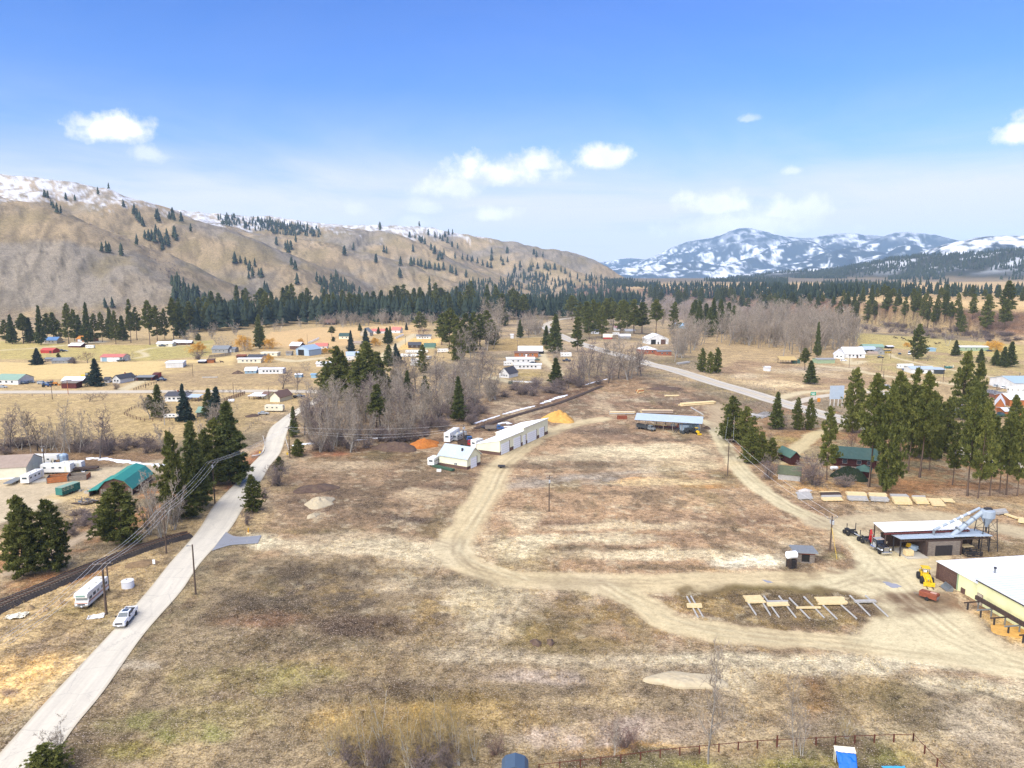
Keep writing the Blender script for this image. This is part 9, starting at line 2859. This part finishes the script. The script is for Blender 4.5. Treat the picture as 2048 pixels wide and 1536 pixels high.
def sign(name,label,px,py,top,wpx,m,hfrac=0.55,legs=1,yaw=0.0,cat='sign',back=None):
 p=gp(px,py)
 d=math.hypot(p.x,p.y)
 ev=ray(px,top)
 h=CAM_H+ev.z*d/math.hypot(ev.x,ev.y)-p.z
 w=metres(p,wpx)
 t=thing(name,label,cat,(p.x,p.y,p.z),yaw)
 MB().box((0,0,h*(1-hfrac)),(w,0.06,h*hfrac)).build('board',m,t)
 for k in range(legs):
  x=0 if legs==1 else(-0.42+0.84*k/(legs-1))*w
  MB().box((x,0.09,-0.2),(0.12 if legs<3 else 0.25,0.1,h+0.1)).build('post',B['grey_wood']if legs<3 else B['rv_white'],t)
 return t,w,h
M_SIGNG=mat('sign_green',A(30,156,116),0.4,0.03)
t,w,h=sign('road_sign','green road direction sign at the highway junction',1626,797,784,11,M_SIGNG,0.52,2,0.0)
for k in range(2):
 MB().box((-w*0.02,-0.045,h*(0.78-0.2*k)),(w*(0.72-0.18*k),0.02,h*0.07)).build('legend',B['door_white'],t)
t,w,h=sign('road_sign','orange diamond warning sign below the green sign',1637,809,796,6,B['amber'],0.6,1,0.0)
t,w,h=sign('billboard','big grey billboard seen from behind between the pines',1672,812,771,30,B['grey_metal_roof'],0.66,4,0.1,'billboard')
sign('marker_post','small white marker board on the earth mound by the rails',308,1130,1119,5,B['door_white'],0.8,1)
sign('road_marker','yellow road marker at the right guardrail',575,914,905,3,B['yellow_paint'],0.5,1,cat='road marker')
sign('road_marker','yellow road marker at the left guardrail',520,911,903,3,B['yellow_paint'],0.5,1,cat='road marker')
p=gp(497,1067)
t=thing('stump','yellow gas riser post on a pale concrete foot by the road','riser',(p.x,p.y,p.z))
MB().tube((0,0,0),(0,0,1.4),0.14,0.12).build('post',B['yellow_paint'],t)
MB().box((0.1,-0.2,-0.1),(0.9,0.7,0.35),0.3).build('foot',B['pale_wood'],t)
MB().box((0.0,-0.1,0.5),(0.35,0.3,0.35),0.4).build('meter',B['amber'],t)
p=gp(1668,941)
t=thing('propane_tank','white propane tank beside the dark red house','propane tank',(p.x,p.y,p.z),0.1)
MB().lathe([(0.1,-1.25),(0.45,-1.1),(0.55,-0.85),(0.55,0.85),(0.45,1.1),(0.1,1.25)],(0,0,0.85),14,axis='x').build('tank',B['door_white'],t)
for x in(-0.7,0.7):
 MB().box((x,0,0),(0.15,0.6,0.4)).build('saddle',B['concrete'],t)
p=gp(463,805)
t=thing('propane_tank','white propane tank behind the tallest roadside pine','propane tank',(p.x,p.y,p.z),0.1)
MB().lathe([(0.1,-1.6),(0.6,-1.35),(0.75,-1.0),(0.75,1.0),(0.6,1.35),(0.1,1.6)],(0,0,1.0),14,axis='x').build('tank',B['door_white'],t)
for x in(-0.9,0.9):
 MB().box((x,0,0),(0.15,0.8,0.4)).build('saddle',B['concrete'],t)
def beast(kind):
 """standing or grazing cow / horse, one skinned body"""
 cow=kind=='cow'
 J=[(0,0,1.02),(0.55,0,1.06),(0.85,0,1.08),(1.12,0,1.0 if cow else 1.35),(1.32,0,0.62 if cow else 1.62),(1.45,0,0.35 if cow else 1.52),(1.58,0,0.2 if cow else 1.38),(-0.5,0,1.06),(-0.8,0,1.05),(-0.95,0,0.85),(-1.0,0,0.5)]
 E=[(0,1),(1,2),(2,3),(3,4),(4,5),(5,6),(0,7),(7,8),(8,9),(9,10)]
 Rr=[0.40,0.38,0.30,0.2,0.15,0.12,0.07,0.36,0.28,0.04,0.03]if cow else[0.33,0.34,0.30,0.2,0.14,0.11,0.07,0.32,0.28,0.07,0.05]
 for sx,at_,kx in((0.75,2,0.0),(-0.75,8,-0.06)):
  for s in(-1,1):
   b=len(J)
   J+=[(sx,s*0.24,0.72),(sx+kx,s*0.24,0.38),(sx+0.02,s*0.24,0.04)]
   Rr+=[0.13,0.07,0.07]
   E+=[(at_,b),(b,b+1),(b+1,b+2)]
 me=bpy.data.meshes.new(kind)
 me.from_pydata(J,E,[])
 o=bpy.data.objects.new(kind,me)
 COL.objects.link(o)
 sk=o.modifiers.new('skin','SKIN')
 for v,r_ in zip(me.skin_vertices[0].data,Rr):
  v.radius=(r_,r_)
 me.skin_vertices[0].data[0].use_root=True
 o.modifiers.new('sub','SUBSURF').levels=1
 bpy.context.view_layer.update()
 dg=bpy.context.evaluated_depsgraph_get()
 out=bpy.data.meshes.new_from_object(o.evaluated_get(dg))
 bpy.data.objects.remove(o)
 out.name=kind
 out.materials.clear()
 out.materials.append(B['black_wood']if cow else mat('horse_hide',A(70,50,42),0.8,0.15))
 return out
COW,HORSE=beast('cow'),beast('horse')
for px,py,me,nm,lab,grp,yw in[(1788,676,COW,'cow','leftmost of four black cows under the bank','black cattle under the bank',0.2),(1793,678,COW,'cow','second from left of four black cows under the bank','black cattle under the bank',2.6),(1803,677,COW,'cow','third from left of four black cows under the bank','black cattle under the bank',0.5),(1808,679,COW,'cow','rightmost of four black cows under the bank','black cattle under the bank',3.0),(1872,689,HORSE,'horse','left dark horse near the pale blue shed',None,3.3),(1878,688,HORSE,'horse','right dark horse near the pale blue shed',None,0.2),(444,726,HORSE,'horse','dark horse standing left of the cream trailer home',None,3.1)]:
 p=gp(px,py)
 o=bpy.data.objects.new(nm,me)
 o.location,o.rotation_euler,o.scale=p,(0,0,yw),(1.15,)*3
 COL.objects.link(o)
 tag(o,lab,nm,grp)
def ground_cover():
 rg=np.random.RandomState(12)
 def spread(n,rmax,keep):
  az=rg.uniform(-0.70,0.70,n)
  r=74*(rmax/74)**rg.uniform(0,1,n)**1.0
  x,y=r*np.sin(az),r*np.cos(az)
  k=keep(x,y)
  return x[k],y[k]
 ia=lambda x,y:np.clip(np.interp(np.arctan2(x,y),_az,np.arange(len(_az))).round().astype(int),0,len(_az)-1)*len(_rr)+np.clip(np.interp(np.hypot(x,y),_rr,np.arange(len(_rr))).round().astype(int),0,len(_rr)-1)
 L,R=[at(*p)for p in cl],[at(*p)for p in cr]
 def offroad(x,y):
  i=ia(x,y)
  ok=(CLS[i]==0)&(DET[i]>0.6)
  d,w=seg_dist(x,y,[((a.x+b.x)/2,(a.y+b.y)/2,(b-a).xy.length/2+0.3)for a,b in zip(L,R)])
  return ok&(d>4.2)
 clump=lambda x,y:rg.rand(len(x))<sstep(0.42,0.62,N2.f(x,y,2.6,3))*0.9+0.06
 x,y=spread(60000,230,lambda x,y:offroad(x,y)&clump(x,y))
 z=GZ[ia(x,y)]
 n=len(x)
 P=np.stack([x,y,z],1)
 nb=3
 c=np.repeat(P,nb,0)+np.concatenate([rg.normal(0,0.12,(n*nb,2)),np.full((n*nb,1),-0.03)],1)
 h=np.repeat(rg.uniform(0.16,0.42,n),nb)[:,None]*rg.uniform(0.6,1.2,(n*nb,1))
 lean=rg.normal(0,0.6,(n*nb,2))*h
 a=rg.uniform(0,PI,n*nb)
 s=np.stack([np.cos(a),np.sin(a),np.zeros(n*nb)],1)*rg.uniform(0.03,0.07,(n*nb,1))
 top=c+np.concatenate([lean,h],1)
 V=np.stack([c-s,c+s,top],1).reshape(-1,3)
 F=np.arange(len(V)).reshape(-1,3)
 col=TINT[ia(x,y)]*np.array([1.12,1.06,0.95])*rg.uniform(0.75,1.35,(n,1))
 me=faces_mesh('dry_grass',V,F,None,M_GRASS)
 at_=me.attributes.new('tint','FLOAT_COLOR','POINT')
 at_.data.foreach_set('color',np.concatenate([np.repeat(col,nb*3,0),np.ones((len(V),1))],1).astype(np.float32).ravel())
 o=bpy.data.objects.new('dry_grass',me)
 o['kind']='stuff'
 o['label']='short dry grass tufts over the near ground'
 COL.objects.link(o)
 lf=lambda x,y:offroad(x,y)&(rg.rand(len(x))<sstep(0.42,0.62,N3.f(x,y,11,3))*sstep(-25,25,x)*0.85+0.08)
 x,y=spread(30000,170,lf)
 z=GZ[ia(x,y)]
 n=len(x)
 a=rg.uniform(0,2*PI,n)
 sz=rg.uniform(0.04,0.10,n)
 V=[]
 for k in range(4):
  t_=a+k*PI/2
  V.append(np.stack([x+sz*np.cos(t_)*(1.0 if k%2 else 0.6),y+sz*np.sin(t_)*(1.0 if k%2 else 0.6),z+0.05+rg.uniform(0,0.09,n)],1))
 V=np.stack(V,1).reshape(-1,3)
 F=np.arange(len(V)).reshape(-1,4)
 col=np.array([A(206,186,168),A(188,160,138),A(224,210,196),A(170,132,104)])[rg.randint(0,4,n)]*rg.uniform(0.8,1.15,(n,1))
 me=faces_mesh('fallen_leaves',V,F,None,M_GRASS)
 at_=me.attributes.new('tint','FLOAT_COLOR','POINT')
 at_.data.foreach_set('color',np.concatenate([np.repeat(col,4,0),np.ones((len(V),1))],1).astype(np.float32).ravel())
 o=bpy.data.objects.new('fallen_leaves',me)
 o['kind']='stuff'
 o['label']='pale fallen leaves and stones strewn over the near ground'
 COL.objects.link(o)
M_GRASS=bpy.data.materials.new('dry_blades')
M_GRASS.use_nodes=True
_q=NT(M_GRASS.node_tree)
_q.l.new(_q.node('ShaderNodeAttribute',_attribute_name='tint').outputs['Color'],_q.n['Principled BSDF'].inputs['Base Color'])
_q.n['Principled BSDF'].inputs['Roughness'].default_value=0.9
_q.n['Principled BSDF'].inputs['Specular IOR Level'].default_value=0.1
ground_cover()
def to_px(v):
 y=v.y*math.cos(PITCH)-(v.z-CAM_H)*math.sin(PITCH)
 z=v.y*math.sin(PITCH)+(v.z-CAM_H)*math.cos(PITCH)
 return 1024+FOC*v.x/y,768-FOC*z/y
LM=[(25,690,'left picture edge'),(98,685,'blue roofed house'),(168,682,'orange roofed house'),(182,696,'white travel trailer'),(240,688,'red roofed garage'),(328,692,'cream drive house'),(375,690,'brown two roofed house'),(430,690,'white birches'),(490,690,'large golden willow'),(545,680,'right golden willow'),(590,695,'brown barn'),(659,648,'tan roofed forest house'),(730,665,'grey gabled house'),(790,662,'red roofed cottages'),(847,675,'striped trailer home'),(905,690,'massive dark pine'),(972,685,'broad middle pine'),(1024,672,'white upright shed'),(1060,665,'village cottonwoods'),(1098,626,'light blue far house'),(1112,700,'tall highway fir'),(1155,700,'narrow highway pine'),(1190,665,'white highway cottage'),(1215,675,'red highway shed'),(1235,658,'mauve roofed house'),(1260,664,'low tan shed'),(1316,685,'two doored white barn'),(1348,665,'lone barn pine'),(1364,655,'far blue roofed barn'),(1420,745,'three highway pines'),(1430,665,'fir clump'),(1537,740,'tiny white shed'),(1577,725,'tan roofed pavilion'),(1634,712,'very slim fir'),(1690,712,'white farmhouse'),(1745,690,'pale green roofed shed'),(1833,715,'big dark pine'),(1865,700,'pale blue shed'),(1895,690,'tall meadow tree'),(1947,698,'green mobile home'),(1985,700,'pale orange trees'),(2012,640,'far right terrace pine'),(585,915,'road bend pole'),(597,910,'guardrail pine'),(676,800,'left creek pine'),(733,800,'tallest creek pine'),(753,856,'long trunked creek pine'),(790,895,'dark soil mound'),(815,800,'pointed creek fir'),(848,888,'orange bark pile'),(905,878,'motor coach'),(918,842,'slim shed fir'),(1005,750,'dark roofed white house'),(1055,735,'long white mobile home'),(830,725,'storage meadow trailers'),(545,800,'cream road house'),(1112,769,'dark ditch fir'),(1255,760,'big spreading tree'),(1180,768,'grey thicket tree'),(20,930,'cream edge shed'),(90,938,'transformer pole'),(129,928,'blue upright tank'),(200,920,'left snow strip'),(265,965,'green barn'),(318,834,'farmstead fir'),(434,842,'ragged spruce'),(467,789,'pale hedge pole'),(180,1005,'scrap heap'),(700,1520,'left of the thicket'),(1030,1540,'blue garden shed')]
NOUN={'pines along the foot of the hill':'tall pines','pines in the belt under the hill':'belt pines','pines of the village grove':'village pines','firs left of the grey wood':'dark firs','pines on the terrace bank':'bank pines','pines across the terrace':'terrace pines','leafless trees along the creek':'leafless creek trees','pale bare trees before the creek grove':'pale many stemmed trees','leafless trees by the middle pines':'tall leafless trees','leafless trees in the village':'grey leafless trees','leafless thicket by the highway':'leafless thicket trees','leafless trees behind the cream shed':'dark stemmed leafless trees','grey cottonwood wood':'grey wood cottonwoods','pale leafless trees under the hill':'pale leafless trees','bushes along the creek':'brown creek bushes','bushes along the ditch':'purplish ditch bushes','bushes behind the cream shed':'purplish shed side bushes','low bushes by the railway':'low railway bushes','bushes at the foot of the bank':'bank foot bushes','hedge trees along the gravel road':'round hedge trees','ochre willow thicket':'ochre willow clumps','dark brush in the foreground thicket':'dark thicket brushes','cars in the lot by the barn':'white lot cars','tussocks on the railway bank':'railway bank tussocks'}
ORD=['leftmost','second','third','fourth','fifth','sixth','seventh','eighth','ninth','tenth','eleventh','twelfth','thirteenth','fourteenth','fifteenth','sixteenth','seventeenth','eighteenth','nineteenth','twentieth']
ORD+=['twenty '+w for w in['first']+ORD[1:9]]
buckets={}
for o in list(COL.objects):
 g=o.get('group')
 if g in NOUN and o.parent is None:
  x,y=to_px(Vector(o.location))
  i=min(range(len(LM)),key=lambda k:abs(LM[k][0]-x)+1.6*abs(LM[k][1]-y))
  if NOUN[g]in('ochre willow clumps','dark thicket brushes','white lot cars','railway bank tussocks'):
   i=-1
  elif abs(LM[i][0]-x)>14:
   side='left of' if x<LM[i][0]else 'right of'
  else:
   side='behind' if y<LM[i][1]else 'before'
  buckets.setdefault((g,i,'' if i<0 else side),[]).append((x,y,o))
for(g,i,side),L in buckets.items():
 L.sort(key=lambda t:t[0])
 where={'ochre willow clumps':'in the foreground thicket','dark thicket brushes':'under the foreground thicket','white lot cars':'beside the pale blue barn','railway bank tussocks':'left of the motorhome'}.get(NOUN[g])if i<0 else side+' the '+LM[i][2]
 for k,(x,y,o)in enumerate(L):
  n=len(L)
  if n==1:
   s=NOUN[g][:-1]if not NOUN[g].endswith(('shes',))else NOUN[g][:-2]
   o['label']='the only one of the '+NOUN[g]+' '+where
  else:
   a='rightmost' if k==n-1 else(ORD[k]+(' from left' if k else '')if k<len(ORD)else 'one right of middle')
   o['label']=a+' of the '+NOUN[g]+' '+where
